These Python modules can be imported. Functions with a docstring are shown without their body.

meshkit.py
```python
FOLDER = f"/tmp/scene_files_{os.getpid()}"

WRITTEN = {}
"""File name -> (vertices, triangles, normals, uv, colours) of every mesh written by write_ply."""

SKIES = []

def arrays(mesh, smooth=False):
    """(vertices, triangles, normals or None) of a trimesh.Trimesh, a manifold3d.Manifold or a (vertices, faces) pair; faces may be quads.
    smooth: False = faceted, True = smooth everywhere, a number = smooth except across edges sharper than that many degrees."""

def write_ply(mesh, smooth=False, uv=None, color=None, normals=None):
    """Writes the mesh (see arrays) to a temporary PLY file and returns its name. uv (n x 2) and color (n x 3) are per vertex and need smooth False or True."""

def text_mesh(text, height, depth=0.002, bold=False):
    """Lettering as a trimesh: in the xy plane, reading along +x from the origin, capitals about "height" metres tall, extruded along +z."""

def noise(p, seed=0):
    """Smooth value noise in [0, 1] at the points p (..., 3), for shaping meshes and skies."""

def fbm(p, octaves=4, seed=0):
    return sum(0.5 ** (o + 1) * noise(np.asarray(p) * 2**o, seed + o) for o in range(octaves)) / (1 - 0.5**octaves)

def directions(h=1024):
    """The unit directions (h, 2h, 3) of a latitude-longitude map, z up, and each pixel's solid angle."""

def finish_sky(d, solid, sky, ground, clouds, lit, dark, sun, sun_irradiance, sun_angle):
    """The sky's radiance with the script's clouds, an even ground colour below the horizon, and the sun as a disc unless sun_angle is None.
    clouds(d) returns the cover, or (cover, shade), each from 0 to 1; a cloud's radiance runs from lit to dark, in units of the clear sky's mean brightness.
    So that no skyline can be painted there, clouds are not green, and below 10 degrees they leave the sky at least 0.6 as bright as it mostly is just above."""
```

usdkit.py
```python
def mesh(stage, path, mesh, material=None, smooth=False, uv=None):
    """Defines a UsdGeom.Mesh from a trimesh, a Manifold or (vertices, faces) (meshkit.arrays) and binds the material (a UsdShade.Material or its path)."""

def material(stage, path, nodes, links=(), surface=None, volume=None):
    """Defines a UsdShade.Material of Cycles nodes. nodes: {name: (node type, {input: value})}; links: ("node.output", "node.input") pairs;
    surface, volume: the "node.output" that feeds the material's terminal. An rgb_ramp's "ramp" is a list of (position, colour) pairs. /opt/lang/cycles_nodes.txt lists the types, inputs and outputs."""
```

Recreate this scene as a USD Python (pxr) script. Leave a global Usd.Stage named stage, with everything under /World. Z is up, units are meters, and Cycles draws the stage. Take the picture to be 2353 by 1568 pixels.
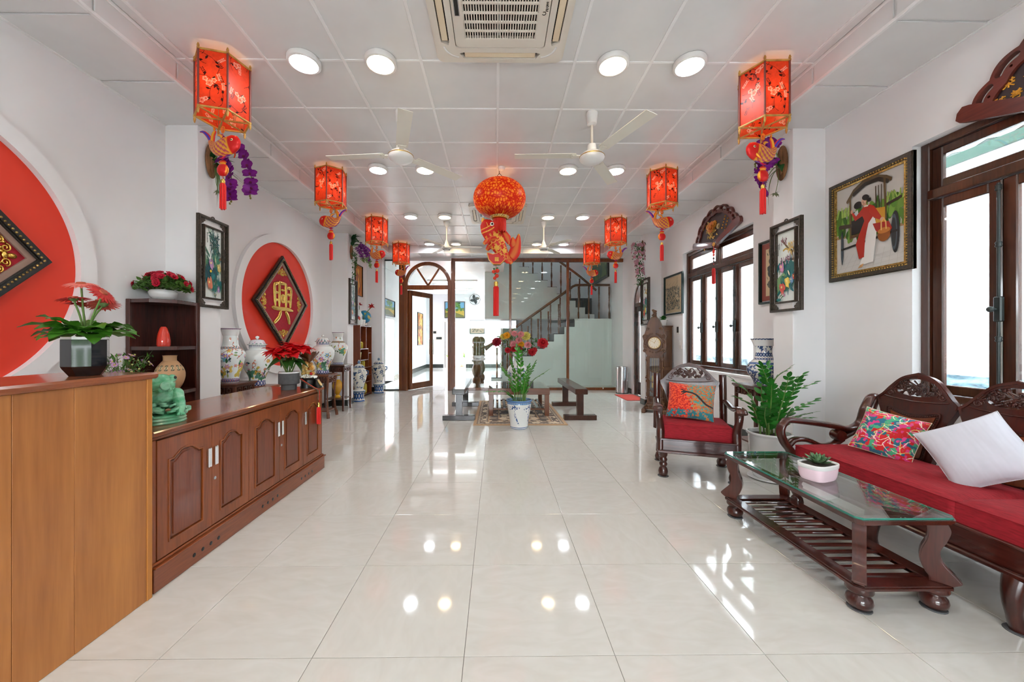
import math, random
import numpy as np, trimesh, usdkit, meshkit, shapely
import manifold3d as m3
from pxr import Usd, UsdGeom, UsdLux, UsdShade, Gf, Sdf, Vt
from shapely.geometry import Polygon, LineString, Point, box as sbox
from shapely import affinity
from shapely.ops import unary_union

stage = Usd.Stage.CreateInMemory()
UsdGeom.SetStageUpAxis(stage, 'Z'); UsdGeom.SetStageMetersPerUnit(stage, 1.0)
stage.SetDefaultPrim(UsdGeom.Xform.Define(stage, '/World').GetPrim())
UsdGeom.Scope.Define(stage, '/World/Looks')
PI = math.pi

# ---------------------------------------------------------------- camera, sky, sun, exposure
CAM_H, FPX, PX, PY, YAW = 1.235, 854.4, 1148.2, 781.6, 0.0099
EXPOSURE = 1.68
cam = UsdGeom.Camera.Define(stage, '/World/camera')
cam.CreateHorizontalApertureAttr(36.0); cam.CreateVerticalApertureAttr(24.0)
cam.CreateFocalLengthAttr(36.0 * FPX / 2353)
cam.CreateHorizontalApertureOffsetAttr((1176.5 - PX) * 36 / 2353)
cam.CreateVerticalApertureOffsetAttr(-(784 - PY) * 36 / 2353)
cam.CreateClippingRangeAttr((0.05, 200.0)); cam.CreateFStopAttr(0.0)
cam.CreateExposureAttr(EXPOSURE)
ct, st_ = math.cos(YAW), math.sin(YAW)
cam.AddTransformOp().Set(Gf.Matrix4d(ct, -st_, 0, 0, 0, 0, 1, 0, -st_, -ct, 0, 0, 0, 0, CAM_H, 1))
SKY, SUN, LAMP, BULB = 3.0, 7.0, 20.0, 13.0
dome = UsdLux.DomeLight.Define(stage, '/World/sky')
dome.CreateColorAttr(Gf.Vec3f(0.86, 0.93, 1.0)); dome.CreateIntensityAttr(SKY)
sun = UsdLux.DistantLight.Define(stage, '/World/sun')
sun.CreateIntensityAttr(SUN); sun.CreateAngleAttr(0.6); sun.CreateColorAttr(Gf.Vec3f(1.0, 0.96, 0.9))
sun.AddRotateXYZOp().Set(Gf.Vec3f(8, -25, 0))

# ---------------------------------------------------------------- helpers
def C(r, g, b):
    x = np.array([r, g, b], float) / 255
    return tuple(np.where(x <= 0.04045, x / 12.92, ((x + 0.055) / 1.055) ** 2.4))

def TR(x=0, y=0, z=0):
    m = np.eye(4); m[:3, 3] = (x, y, z); return m
def RO(ax, deg):
    return trimesh.transformations.rotation_matrix(math.radians(deg), {'x': (1, 0, 0), 'y': (0, 1, 0), 'z': (0, 0, 1)}[ax])
def SC(x, y=None, z=None):
    return np.diag([x, x if y is None else y, x if z is None else z, 1.0])
XZ = np.array([[1, 0, 0, 0], [0, 0, -1, 0], [0, 1, 0, 0], [0, 0, 0, 1.0]])   # drawing plane (x, z), facing -y
YZ = np.array([[0, 0, -1, 0], [-1, 0, 0, 0], [0, 1, 0, 0], [0, 0, 0, 1.0]])  # drawing x -> -y, y -> z, facing -x (right wall)
LW = np.array([[0, 0, 1, 0], [1, 0, 0, 0], [0, 1, 0, 0], [0, 0, 0, 1.0]])    # drawing x -> +y, y -> z, facing +x (left wall)

def spline(pts, n=24):
    pts = np.asarray(pts, float); p = np.vstack([2 * pts[0] - pts[1], pts, 2 * pts[-1] - pts[-2]])
    out, k = [], max(2, int(round(n / (len(pts) - 1))))
    for i in range(1, len(p) - 2):
        t = (np.arange(k) / k)[:, None]
        a, b, c, d = p[i - 1], p[i], p[i + 1], p[i + 2]
        out.append(0.5 * (2 * b + (c - a) * t + (2 * a - 5 * b + 4 * c - d) * t**2 + (3 * b - a - 3 * c + d) * t**3))
    return np.vstack(out + [pts[-1:]])

class G:
    """A growing mesh: vertices, triangles, and a colour per vertex where a colour was given."""
    def __init__(s): s.v, s.f, s.c, s.n, s.col = [], [], [], 0, False
    def add(s, v, f, col=None):
        v = np.asarray(v, float).reshape(-1, 3); f = np.asarray(f, int)
        if f.shape[1] == 4: f = np.vstack([f[:, [0, 1, 2]], f[:, [0, 2, 3]]])
        s.v.append(v); s.f.append(f + s.n); s.n += len(v)
        if col is not None: s.col = True
        s.c.append(np.broadcast_to(np.asarray((1, 1, 1) if col is None else col, float), v.shape))
        return s
    def done(s): return np.vstack(s.v), np.vstack(s.f), np.vstack(s.c)
    def put(s, g, M=None):
        v, f, c = g.done()
        if M is not None:
            v = v @ M[:3, :3].T + M[:3, 3]
            if np.linalg.det(M[:3, :3]) < 0: f = f[:, ::-1]
        s.add(v, f); s.c[-1] = c; s.col |= g.col
        return s
    def tf(s, M): return G().put(s, M)
    def box(s, x0, x1, y0, y1, z0, z1, ch=0, col=None):
        lo, hi = np.array([x0, y0, z0], float), np.array([x1, y1, z1], float)
        ch = min(ch, 0.45 * (hi - lo).min())
        c, h = (lo + hi) / 2, (hi - lo) / 2
        def quad(q):
            q = np.asarray(q); n = np.cross(q[1] - q[0], q[2] - q[0])
            if n @ (q.mean(0)) < 0: q = q[::-1]
            s.add(q + c, [[0, 1, 2, 3]] if len(q) == 4 else [[0, 1, 2]], col)
        for a in range(3):
            b, d = (a + 1) % 3, (a + 2) % 3
            for sg in (-1, 1):
                q = []
                for u, w in ((-1, -1), (1, -1), (1, 1), (-1, 1)):
                    p = np.zeros(3); p[a] = sg * h[a]; p[b] = u * (h[b] - ch); p[d] = w * (h[d] - ch); q.append(p)
                quad(q)
            if ch > 0:
                for u in (-1, 1):
                    for w in (-1, 1):
                        q = []
                        for e, k in ((-1, 0), (1, 0), (1, 1), (-1, 1)):
                            p = np.zeros(3); p[a] = e * (h[a] - ch)
                            p[b] = u * (h[b] - (ch if k else 0)); p[d] = w * (h[d] - (0 if k else ch)); q.append(p)
                        quad(q)
        if ch > 0:
            for i in (-1, 1):
                for j in (-1, 1):
                    for k in (-1, 1):
                        g = np.array([i, j, k])
                        quad([g * (h - ch * (1 - np.eye(3)[m])) for m in range(3)])
        return s
    def grid(s, P, col=None, wrap=False, flip=False):
        P = np.asarray(P, float); a, b = P.shape[:2]
        i, j = np.meshgrid(np.arange(a - 1), np.arange(b if wrap else b - 1), indexing='ij'); j2 = (j + 1) % b
        q = np.stack([i * b + j, i * b + j2, (i + 1) * b + j2, (i + 1) * b + j], -1).reshape(-1, 4)
        if flip: q = q[:, ::-1]
        return s.add(P.reshape(-1, 3), q, None if col is None else np.broadcast_to(np.asarray(col, float), P.shape).reshape(-1, 3))
    def lathe(s, prof, n=24, col=None, sharp=50, c=(0, 0, 0)):
        p, out = [tuple(map(float, x)) for x in prof], []
        for k, x in enumerate(p):
            out.append(x)
            if 0 < k < len(p) - 1:
                a, b = np.subtract(x, p[k - 1]), np.subtract(p[k + 1], x)
                la, lb = np.hypot(*a), np.hypot(*b)
                if la > 0 and lb > 0 and a @ b / la / lb < math.cos(math.radians(sharp)): out.append(None); out.append(x)
        run, ang = [], np.arange(n) * 2 * PI / n
        for x in out + [None]:
            if x is None:
                if len(run) > 1:
                    r, z = np.array(run).T
                    P = np.stack([r[:, None] * np.cos(ang) + c[0], r[:, None] * np.sin(ang) + c[1], np.repeat(z[:, None], n, 1) + c[2]], -1)
                    cc = col((np.repeat(ang[None], len(r), 0)), np.repeat(z[:, None], n, 1)) if callable(col) else col
                    s.grid(P, cc, wrap=True)
                run = []
            else: run.append(x)
        return s
    def tube(s, pts, r, n=8, col=None, up=None, cap=True):
        p = np.asarray(pts, float); m = len(p)
        t = np.gradient(p, axis=0); t /= np.linalg.norm(t, axis=1, keepdims=True) + 1e-12
        rx, ry = (r if isinstance(r, tuple) else (r, r))
        rx, ry = np.broadcast_to(rx, m), np.broadcast_to(ry, m)
        a = np.array(up if up is not None else ((0, 0, 1) if abs(t[0][2]) < 0.9 else (1, 0, 0)), float)
        A = np.zeros((m, 3))
        for i in range(m):
            a = (np.array(up, float) if up is not None else a); a = a - t[i] * (a @ t[i]); a /= np.linalg.norm(a) + 1e-12; A[i] = a
        B = np.cross(t, A); ang = np.arange(n) * 2 * PI / n
        P = p[:, None] + rx[:, None, None] * np.cos(ang)[None, :, None] * A[:, None] + ry[:, None, None] * np.sin(ang)[None, :, None] * B[:, None]
        s.grid(P, col, wrap=True)
        if cap:
            for k, o in ((0, -1), (m - 1, 1)):
                idx = np.arange(n) if o > 0 else np.arange(n)[::-1]
                s.add(P[k][idx], [[0, i, i + 1] for i in range(1, n - 1)], None if col is None else (col if np.ndim(col) == 1 else np.asarray(col)[k, 0]))
        return s
    def ball(s, c, r, n=10, col=None):
        r = np.broadcast_to(r, 3); th = np.linspace(0, PI, max(4, n // 2 + 1)); ph = np.arange(n) * 2 * PI / n
        P = np.stack([np.sin(th)[:, None] * np.cos(ph), np.sin(th)[:, None] * np.sin(ph), np.repeat(np.cos(th)[:, None], n, 1)], -1) * r + np.asarray(c)
        return s.grid(P, col, wrap=True, flip=True)
    def ext(s, poly, h, M=None, z0=0.0, col=None, back=True, sharp=35):
        for g in getattr(poly, 'geoms', [poly]):
            if g.is_empty or g.area < 1e-9: continue
            v, f = trimesh.creation.triangulate_polygon(g, engine='earcut')
            v, f = np.asarray(v), np.asarray(f)
            a = v[f]; cr = (a[:, 1, 0] - a[:, 0, 0]) * (a[:, 2, 1] - a[:, 0, 1]) - (a[:, 1, 1] - a[:, 0, 1]) * (a[:, 2, 0] - a[:, 0, 0])
            f = np.where(cr[:, None] < 0, f[:, ::-1], f)
            part = [(np.c_[v, np.full(len(v), z0 + h)], f)]
            if back: part.append((np.c_[v, np.full(len(v), z0)], f[:, ::-1]))
            g = shapely.geometry.polygon.orient(g)
            if h:
                for ring in (g.exterior, *g.interiors):
                    r = np.array(ring.coords)[:-1]; n = len(r)
                    e = np.roll(r, -1, 0) - r; e /= np.linalg.norm(e, axis=1, keepdims=True) + 1e-12
                    hard = (e * np.roll(e, 1, 0)).sum(1) < math.cos(math.radians(sharp))
                    P, F = [], []
                    ids, m = np.zeros((n, 2), int), 0                  # start-vertex, end-vertex of each side
                    first = None
                    for i in range(n):
                        if i == 0 or hard[i]: P.append(r[i]); ids[i, 0] = m; m += 1
                        else: ids[i, 0] = ids[i - 1, 1]
                        if i == n - 1 and not hard[0]: ids[i, 1] = ids[0, 0]
                        else: P.append(r[(i + 1) % n]); ids[i, 1] = m; m += 1
                    P = np.array(P)
                    V = np.vstack([np.c_[P, np.full(m, z0)], np.c_[P, np.full(m, z0 + h)]])
                    F = np.stack([ids[:, 0], ids[:, 1], ids[:, 1] + m, ids[:, 0] + m], 1)
                    part.append((V, np.vstack([F[:, [0, 1, 2]], F[:, [0, 2, 3]]])))
            for V, F in part:
                V = np.asarray(V, float)
                if M is not None:
                    V = V @ M[:3, :3].T + M[:3, 3]
                    if np.linalg.det(M[:3, :3]) < 0: F = F[:, ::-1]
                s.add(V, F, col)
        return s
    def tri(s, m, col=None):
        v, f, _ = meshkit.arrays(m); return s.add(v, f, col)

USED, BIND = {}, []
def numbered(parent, n):
    k = USED.setdefault((parent, n), 0); USED[(parent, n)] += 1
    return n if k == 0 else f'{n}_{k:03d}'
def tag(p, label=None, cat=None, group=None, kind=None):
    for k, x in (('label', label), ('category', cat), ('group', group), ('kind', kind)):
        if x: p.SetCustomDataByKey(k, x)
def thing(n, label, cat, loc=(0, 0, 0), rz=0, group=None, kind=None, M=None):
    path = '/World/' + numbered('/World', n)
    x = UsdGeom.Xform.Define(stage, path)
    if M is not None: x.AddTransformOp().Set(Gf.Matrix4d(*np.asarray(M, float).T.ravel().tolist()))
    else:
        x.AddTranslateOp().Set(Gf.Vec3d(*map(float, loc)))
        if rz: x.AddRotateZOp().Set(float(rz))
    tag(x.GetPrim(), label, cat, group, kind)
    return path
def obj(n, g, mat, parent='/World', label=None, cat=None, group=None, kind=None):
    path = parent + '/' + numbered(parent, n)
    v, f, c = g.done()
    nr, fn = np.zeros_like(v), np.cross(v[f[:, 1]] - v[f[:, 0]], v[f[:, 2]] - v[f[:, 0]])
    for k in range(3): np.add.at(nr, f[:, k], fn)
    nr /= np.maximum(np.linalg.norm(nr, axis=1, keepdims=True), 1e-20)
    m = UsdGeom.Mesh.Define(stage, path)
    m.CreatePointsAttr(Vt.Vec3fArray.FromNumpy(v.astype(np.float32)))
    m.CreateFaceVertexCountsAttr(Vt.IntArray.FromNumpy(np.full(len(f), 3, np.int32)))
    m.CreateFaceVertexIndicesAttr(Vt.IntArray.FromNumpy(f.astype(np.int32).ravel()))
    m.CreateSubdivisionSchemeAttr('none')
    m.CreateNormalsAttr(Vt.Vec3fArray.FromNumpy(nr.astype(np.float32))); m.SetNormalsInterpolation('vertex')
    m.CreateExtentAttr(Vt.Vec3fArray.FromNumpy(np.array([v.min(0), v.max(0)], np.float32)))
    if g.col: UsdGeom.PrimvarsAPI(m).CreatePrimvar('Cd', Sdf.ValueTypeNames.Color3fArray, 'vertex').Set(Vt.Vec3fArray.FromNumpy(c.astype(np.float32)))
    BIND.append((m.GetPrim(), mat))
    tag(m.GetPrim(), label, cat, group, kind)
    return path
def dup(src, loc, rz=0, label=None, group=None, n=None):
    p = stage.GetPrimAtPath(src); cd = p.GetCustomData()
    base = n or src.rsplit('/', 1)[1].rstrip('0123456789').rstrip('_')
    path = '/World/' + numbered('/World', base)
    x = UsdGeom.Xform.Define(stage, path)
    x.AddTranslateOp().Set(Gf.Vec3d(*map(float, loc)))
    if rz: x.AddRotateZOp().Set(float(rz))
    q = x.GetPrim(); q.GetReferences().AddInternalReference(src); q.SetInstanceable(True)
    x.SetXformOpOrder(x.GetOrderedXformOps())
    tag(q, label or cd.get('label'), cd.get('category'), group or cd.get('group'))
    return path

# ---------------------------------------------------------------- materials
M = {}
def mat(n, nodes, links, surface='p.BSDF', **k): M[n] = usdkit.material(stage, '/World/Looks/' + n, nodes, links, surface=surface, **k); return M[n]
def plain(n, col, rough=0.5, **k):
    return mat(n, {'p': ('principled_bsdf', {'base_color': col, 'roughness': rough, **k})}, [])
def noisy(n, a, b, scale=8, rough=0.5, bump=0, stretch=(1, 1, 1), detail=4, dist=0, lo=0.3, hi=0.7, **k):
    nodes = {'t': ('texture_coordinate', {}), 'm': ('mapping', {'scale': stretch}), 'n': ('noise_texture', {'scale': scale, 'detail': float(detail), 'distortion': float(dist)}),
             'r': ('rgb_ramp', {'ramp': [(lo, a), (hi, b)]}), 'p': ('principled_bsdf', {'roughness': rough, **k})}
    links = [('t.object', 'm.vector'), ('m.vector', 'n.vector'), ('n.fac', 'r.fac'), ('r.color', 'p.base_color')]
    if bump: nodes['b'] = ('bump', {'strength': bump, 'distance': 0.002}); links += [('n.fac', 'b.height'), ('b.normal', 'p.normal')]
    return mat(n, nodes, links)
def wood(n, dark, light, axis='z', rough=0.3, coat=0.0, fine=1.0, figure=0.35):
    sx = {'x': (0.7, 9, 9), 'y': (9, 0.7, 9), 'z': (9, 9, 0.7)}[axis]; s2 = tuple(q * 9 for q in sx)
    mid = tuple(0.5 * (p + q) for p, q in zip(dark, light))
    return mat(n, {'t': ('texture_coordinate', {}), 'o': ('object_info', {}), 'va': ('vector_math', {'math_type': 'add'}),
        'm': ('mapping', {'scale': sx}), 'm2': ('mapping', {'scale': s2}),
        'n': ('noise_texture', {'scale': 0.55 * fine, 'detail': 3.0, 'distortion': 1.1}), 'n2': ('noise_texture', {'scale': 1.0 * fine, 'detail': 3.0}),
        'x': ('mix_float', {'fac': figure}), 'r': ('rgb_ramp', {'ramp': [(0.28, dark), (0.5, mid), (0.72, light)]}),
        'p': ('principled_bsdf', {'roughness': rough, 'coat_weight': coat, 'coat_roughness': 0.06})},
        [('t.object', 'va.vector1'), ('o.random', 'va.vector2'), ('va.vector', 'm.vector'), ('va.vector', 'm2.vector'), ('m.vector', 'n.vector'), ('m2.vector', 'n2.vector'),
         ('n.fac', 'x.a'), ('n2.fac', 'x.b'), ('x.result', 'r.fac'), ('r.color', 'p.base_color')])
def vcol(n, rough=0.5, trans=0.0, **k):
    nodes = {'a': ('attribute', {'attribute': 'Cd'}), 'p': ('principled_bsdf', {'roughness': rough, **k})}
    links = [('a.color', 'p.base_color')]
    if trans:
        nodes.update({'t': ('translucent_bsdf', {}), 'x': ('mix_closure', {'fac': trans})})
        return mat(n, nodes, links + [('a.color', 't.color'), ('p.BSDF', 'x.closure1'), ('t.BSDF', 'x.closure2')], 'x.closure')
    return mat(n, nodes, links)
def emit(n, col, s): return mat(n, {'e': ('emission', {'color': col, 'strength': s})}, [], 'e.emission')

noisy('wall_paint', C(232, 232, 234), C(236, 235, 236), 3, 0.6)
noisy('ceiling_paint', (0.74, 0.74, 0.74), (0.78, 0.78, 0.78), 4, 0.32)
plain('rail_paint', (0.86, 0.86, 0.86), 0.35)
plain('joint_dark', (0.30, 0.29, 0.27), 0.8)
noisy('porcelain_tile', (0.65, 0.635, 0.59), (0.705, 0.695, 0.66), 5, 0.055, 0, (1, 2.5, 1), 8, 1.5, 0.3, 0.7, specular_ior_level=0.6)
noisy('porcelain_tile_b', (0.66, 0.645, 0.60), (0.70, 0.69, 0.65), 6, 0.06, 0, (2.2, 1, 1), 8, 1.5, 0.3, 0.7, specular_ior_level=0.6)
plain('skirting_dark', (0.025, 0.027, 0.024), 0.15)
noisy('red_paint', C(226, 52, 28), C(230, 60, 34), 3, 0.55)
wood('rosewood', C(36, 11, 8), C(84, 32, 20), 'z', 0.24, 0.6)
wood('rosewood_x', C(36, 10, 8), C(84, 31, 20), 'x', 0.22, 0.6)
wood('rosewood_panel', C(92, 40, 22), C(140, 72, 40), 'z', 0.2, 0.5)
wood('cabinet_wood', C(104, 46, 18), C(164, 86, 40), 'z', 0.26, 0.4)
wood('cabinet_wood_y', C(98, 44, 20), C(154, 80, 40), 'y', 0.24, 0.5)
wood('cabinet_panel', C(98, 44, 22), C(132, 64, 34), 'z', 0.28, 0.4, 1.0, 0.6)
wood('partition_wood', C(84, 42, 20), C(140, 78, 38), 'z', 0.25, 0.4)
wood('counter_wood', C(150, 88, 40), C(204, 136, 72), 'z', 0.38, 0.1, 0.7, 0.3)
wood('counter_top_wood', C(120, 60, 34), C(170, 98, 60), 'y', 0.22, 0.4)
wood('window_wood', C(42, 21, 12), C(86, 45, 25), 'z', 0.25, 0.4)
wood('dark_wood', C(34, 18, 14), C(70, 40, 30), 'y', 0.22, 0.5)
wood('table_wood', C(92, 52, 34), C(136, 84, 56), 'x', 0.3, 0.2)
wood('stair_wood', C(78, 44, 22), C(126, 76, 40), 'z', 0.25, 0.3)
wood('clock_wood', C(62, 36, 20), C(118, 74, 42), 'z', 0.3, 0.3)
wood('stand_wood', C(58, 28, 18), C(98, 52, 32), 'z', 0.28, 0.3)
wood('shelf_wood', C(44, 18, 14), C(84, 38, 28), 'z', 0.2, 0.5)
plain('black_frame', (0.012, 0.011, 0.009), 0.3)
noisy('carved_frame_paint', (0.022, 0.018, 0.014), (0.07, 0.052, 0.035), 60, 0.4)
noisy('aged_gold', C(120, 92, 40), C(206, 168, 92), 70, 0.35, metallic=0.7)
plain('gold', C(224, 186, 96), 0.22, metallic=1.0)
plain('brass', C(196, 150, 60), 0.3, metallic=1.0)
plain('chrome', (0.75, 0.75, 0.76), 0.16, metallic=1.0)
plain('steel', (0.66, 0.66, 0.66), 0.28, metallic=1.0)
plain('dark_metal', (0.03, 0.04, 0.04), 0.35, metallic=0.3)
plain('white_plastic', (0.82, 0.81, 0.79), 0.35)
plain('cream_plastic', C(226, 218, 206), 0.4)
plain('fan_paint', C(232, 228, 216), 0.35)
plain('black_plastic', (0.012, 0.012, 0.012), 0.35)
plain('black_ceramic', (0.006, 0.007, 0.009), 0.06, coat_weight=0.5)
plain('white_ceramic', (0.80, 0.80, 0.79), 0.12, coat_weight=0.3)
noisy('grey_pot', C(78, 80, 82), C(88, 90, 92), 40, 0.75)
noisy('soil', (0.02, 0.014, 0.01), (0.06, 0.045, 0.03), 60, 0.95, 0.5)
noisy('red_fabric', C(132, 8, 22), C(166, 20, 36), 110, 0.85, 0.4, (0.2, 1, 1), 3)
noisy('red_silk', C(214, 26, 14), C(238, 52, 26), 90, 0.5, 0.3, (3, 3, 0.2))
noisy('jade', C(70, 162, 116), C(158, 218, 184), 9, 0.2, 0, (1, 1, 2.5), 6, 1.0, 0.3, 0.75, subsurface_weight=0.15, subsurface_radius=(0.2, 0.6, 0.3), subsurface_scale=0.02, coat_weight=0.3)
plain('yellow_ceramic', C(214, 200, 72), 0.12, coat_weight=0.3)
noisy('marble', C(30, 58, 74), C(150, 180, 192), 3.2, 0.25, 0, (1, 0.7, 2), 8, 2.2, 0.35, 0.65)
plain('green_roof', C(14, 58, 44), 0.5)
noisy('exterior_paint', (0.80, 0.81, 0.82), (0.86, 0.87, 0.88), 1.5, 0.8)
noisy('paving', (0.45, 0.44, 0.42), (0.55, 0.53, 0.5), 5, 0.9)
noisy('terracotta', C(196, 96, 66), C(214, 120, 90), 5, 0.8)
emit('lamp_cool', (0.86, 0.93, 1.0), LAMP); emit('lamp_warm', (1.0, 0.74, 0.42), LAMP * 0.6); emit('tube_light', (0.95, 0.98, 1.0), 4.0)
emit('bulb', (1.0, 0.62, 0.26), BULB)
vcol('glaze', 0.1, coat_weight=0.4); vcol('painted', 0.55); vcol('satin', 0.3); vcol('petal', 0.55, 0.3); vcol('leaf', 0.28, 0.18); vcol('paper', 0.35, 0.55); vcol('fabric', 0.85, sheen_weight=0.2); vcol('foil', 0.3, metallic=0.25)
def pane(n, tint, base=0.045):
    return mat(n, {'l': ('layer_weight', {'blend': 0.5}), 'pw': ('math', {'math_type': 'power', 'value2': 5.0}), 'ma': ('math', {'math_type': 'multiply_add', 'value2': 0.9, 'value3': base}),
        't': ('transparent_bsdf', {'color': tint}), 'g': ('glossy_bsdf', {'color': (1, 1, 1), 'roughness': 0.0}), 'x': ('mix_closure', {})},
        [('l.facing', 'pw.value1'), ('pw.value', 'ma.value1'), ('ma.value', 'x.fac'), ('t.BSDF', 'x.closure1'), ('g.BSDF', 'x.closure2')], 'x.closure')
pane('pane', (0.97, 0.99, 0.98)); pane('partition_glass', (0.93, 0.975, 0.96), 0.022); pane('green_glass', (0.93, 0.98, 0.96), 0.07)
plain('glass_edge', C(70, 170, 150), 0.1, transmission_weight=0.5)
plain('clear_glass', (0.95, 0.98, 0.97), 0.0, transmission_weight=1.0, ior=1.45)
# ---------------------------------------------------------------- plant helpers
def axes(p, az, el=0, roll=0, s=1.0): return TR(*p) @ RO('z', az) @ RO('y', -el) @ RO('x', roll) @ SC(s)
def leafg(L, W, droop=.2, fold=.15, n=8, c=C(46, 110, 36), tip=.55, wav=0.0, rib=1.18, k=1.0):
    s = np.linspace(0, 1, n); v = np.array([-1, -.55, 0, .55, 1]); w = W / 2 * np.sin(PI * s ** tip) ** k
    w[0] = max(w[0], W * .03); w[-1] = W * .01
    S, V = np.meshgrid(s, v, indexing='ij'); Y = V * w[:, None]
    Z = -droop * L * S ** 2 + fold * np.abs(Y) + wav * W * np.sin(S * 17) * np.abs(V)
    col = np.ones(S.shape + (3,)) * np.array(c) * (1 - .12 * S[..., None]); col[:, 2] *= rib
    return G().grid(np.stack([S * L, Y, Z], -1), col)
def vary(c, r, k=.15): return tuple(np.clip(np.array(c) * (1 + r.uniform(-k, k)), 0, 1))
def vase_cols(R, base, items):
    """Painter for a lathe: items are (kind, angle, z, size, colour[, extra]) laid on the wall of a vessel of radius about R."""
    def f(a, z):
        col = np.zeros(a.shape + (3,)) + base
        for it in items:
            k, t, z0, sz, c = it[:5]
            if k == 'band':
                m = np.abs(z - z0) < sz; col[m] = c
                if len(it) > 5: col[m & (np.sin(a * it[6]) * np.cos((z - z0) / sz * 3) > it[7])] = it[5]
                continue
            dx, dz = (((a - t + PI) % (2 * PI)) - PI) * R, z - z0; r, an = np.hypot(dx, dz), np.arctan2(dz, dx)
            if k == 'flower':
                m = r < sz * (.72 + .28 * np.cos(an * 6)); col[m] = np.array(c) * (.75 + .5 * (r[m] / sz))[:, None]; col[r < sz * .28] = it[5] if len(it) > 5 else C(240, 200, 80)
            elif k == 'leaf':
                ca, sa = math.cos(it[5]), math.sin(it[5]); u, v = (dx * ca + dz * sa) / sz, (-dx * sa + dz * ca) / (sz * .42)
                col[(u > 0) & (u < 1) & (np.abs(v) < np.sin(np.clip(u, 0, 1) * PI) * .5)] = c
            elif k == 'blob': col[r < sz * (1 + .35 * np.sin(an * 3 + t * 9 + z0 * 50))] = c
            elif k == 'branch':
                q = it[5]; d = np.full(a.shape, 9.)
                P = np.stack([dx, dz], -1)
                for p, e in zip(q[:-1], q[1:]):
                    p, e = np.array(p) * sz, np.array(e) * sz; dd = e - p; tt = np.clip(((P - p) @ dd) / (dd @ dd + 1e-9), 0, 1); d = np.minimum(d, np.linalg.norm(P - p - tt[..., None] * dd, axis=-1))
                col[d < it[6]] = c
            elif k == 'char':
                m = (np.abs(dx) < sz) & (np.abs(dz) < sz) & ((np.abs(dx) < sz * .14) | (np.abs(dz - sz * .4) < sz * .14) | (np.abs(dz + sz * .1) < sz * .12) | (np.abs(dx - dz * .7 + sz * .7) < sz * .14)); col[m] = c
        return col
    return f
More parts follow.
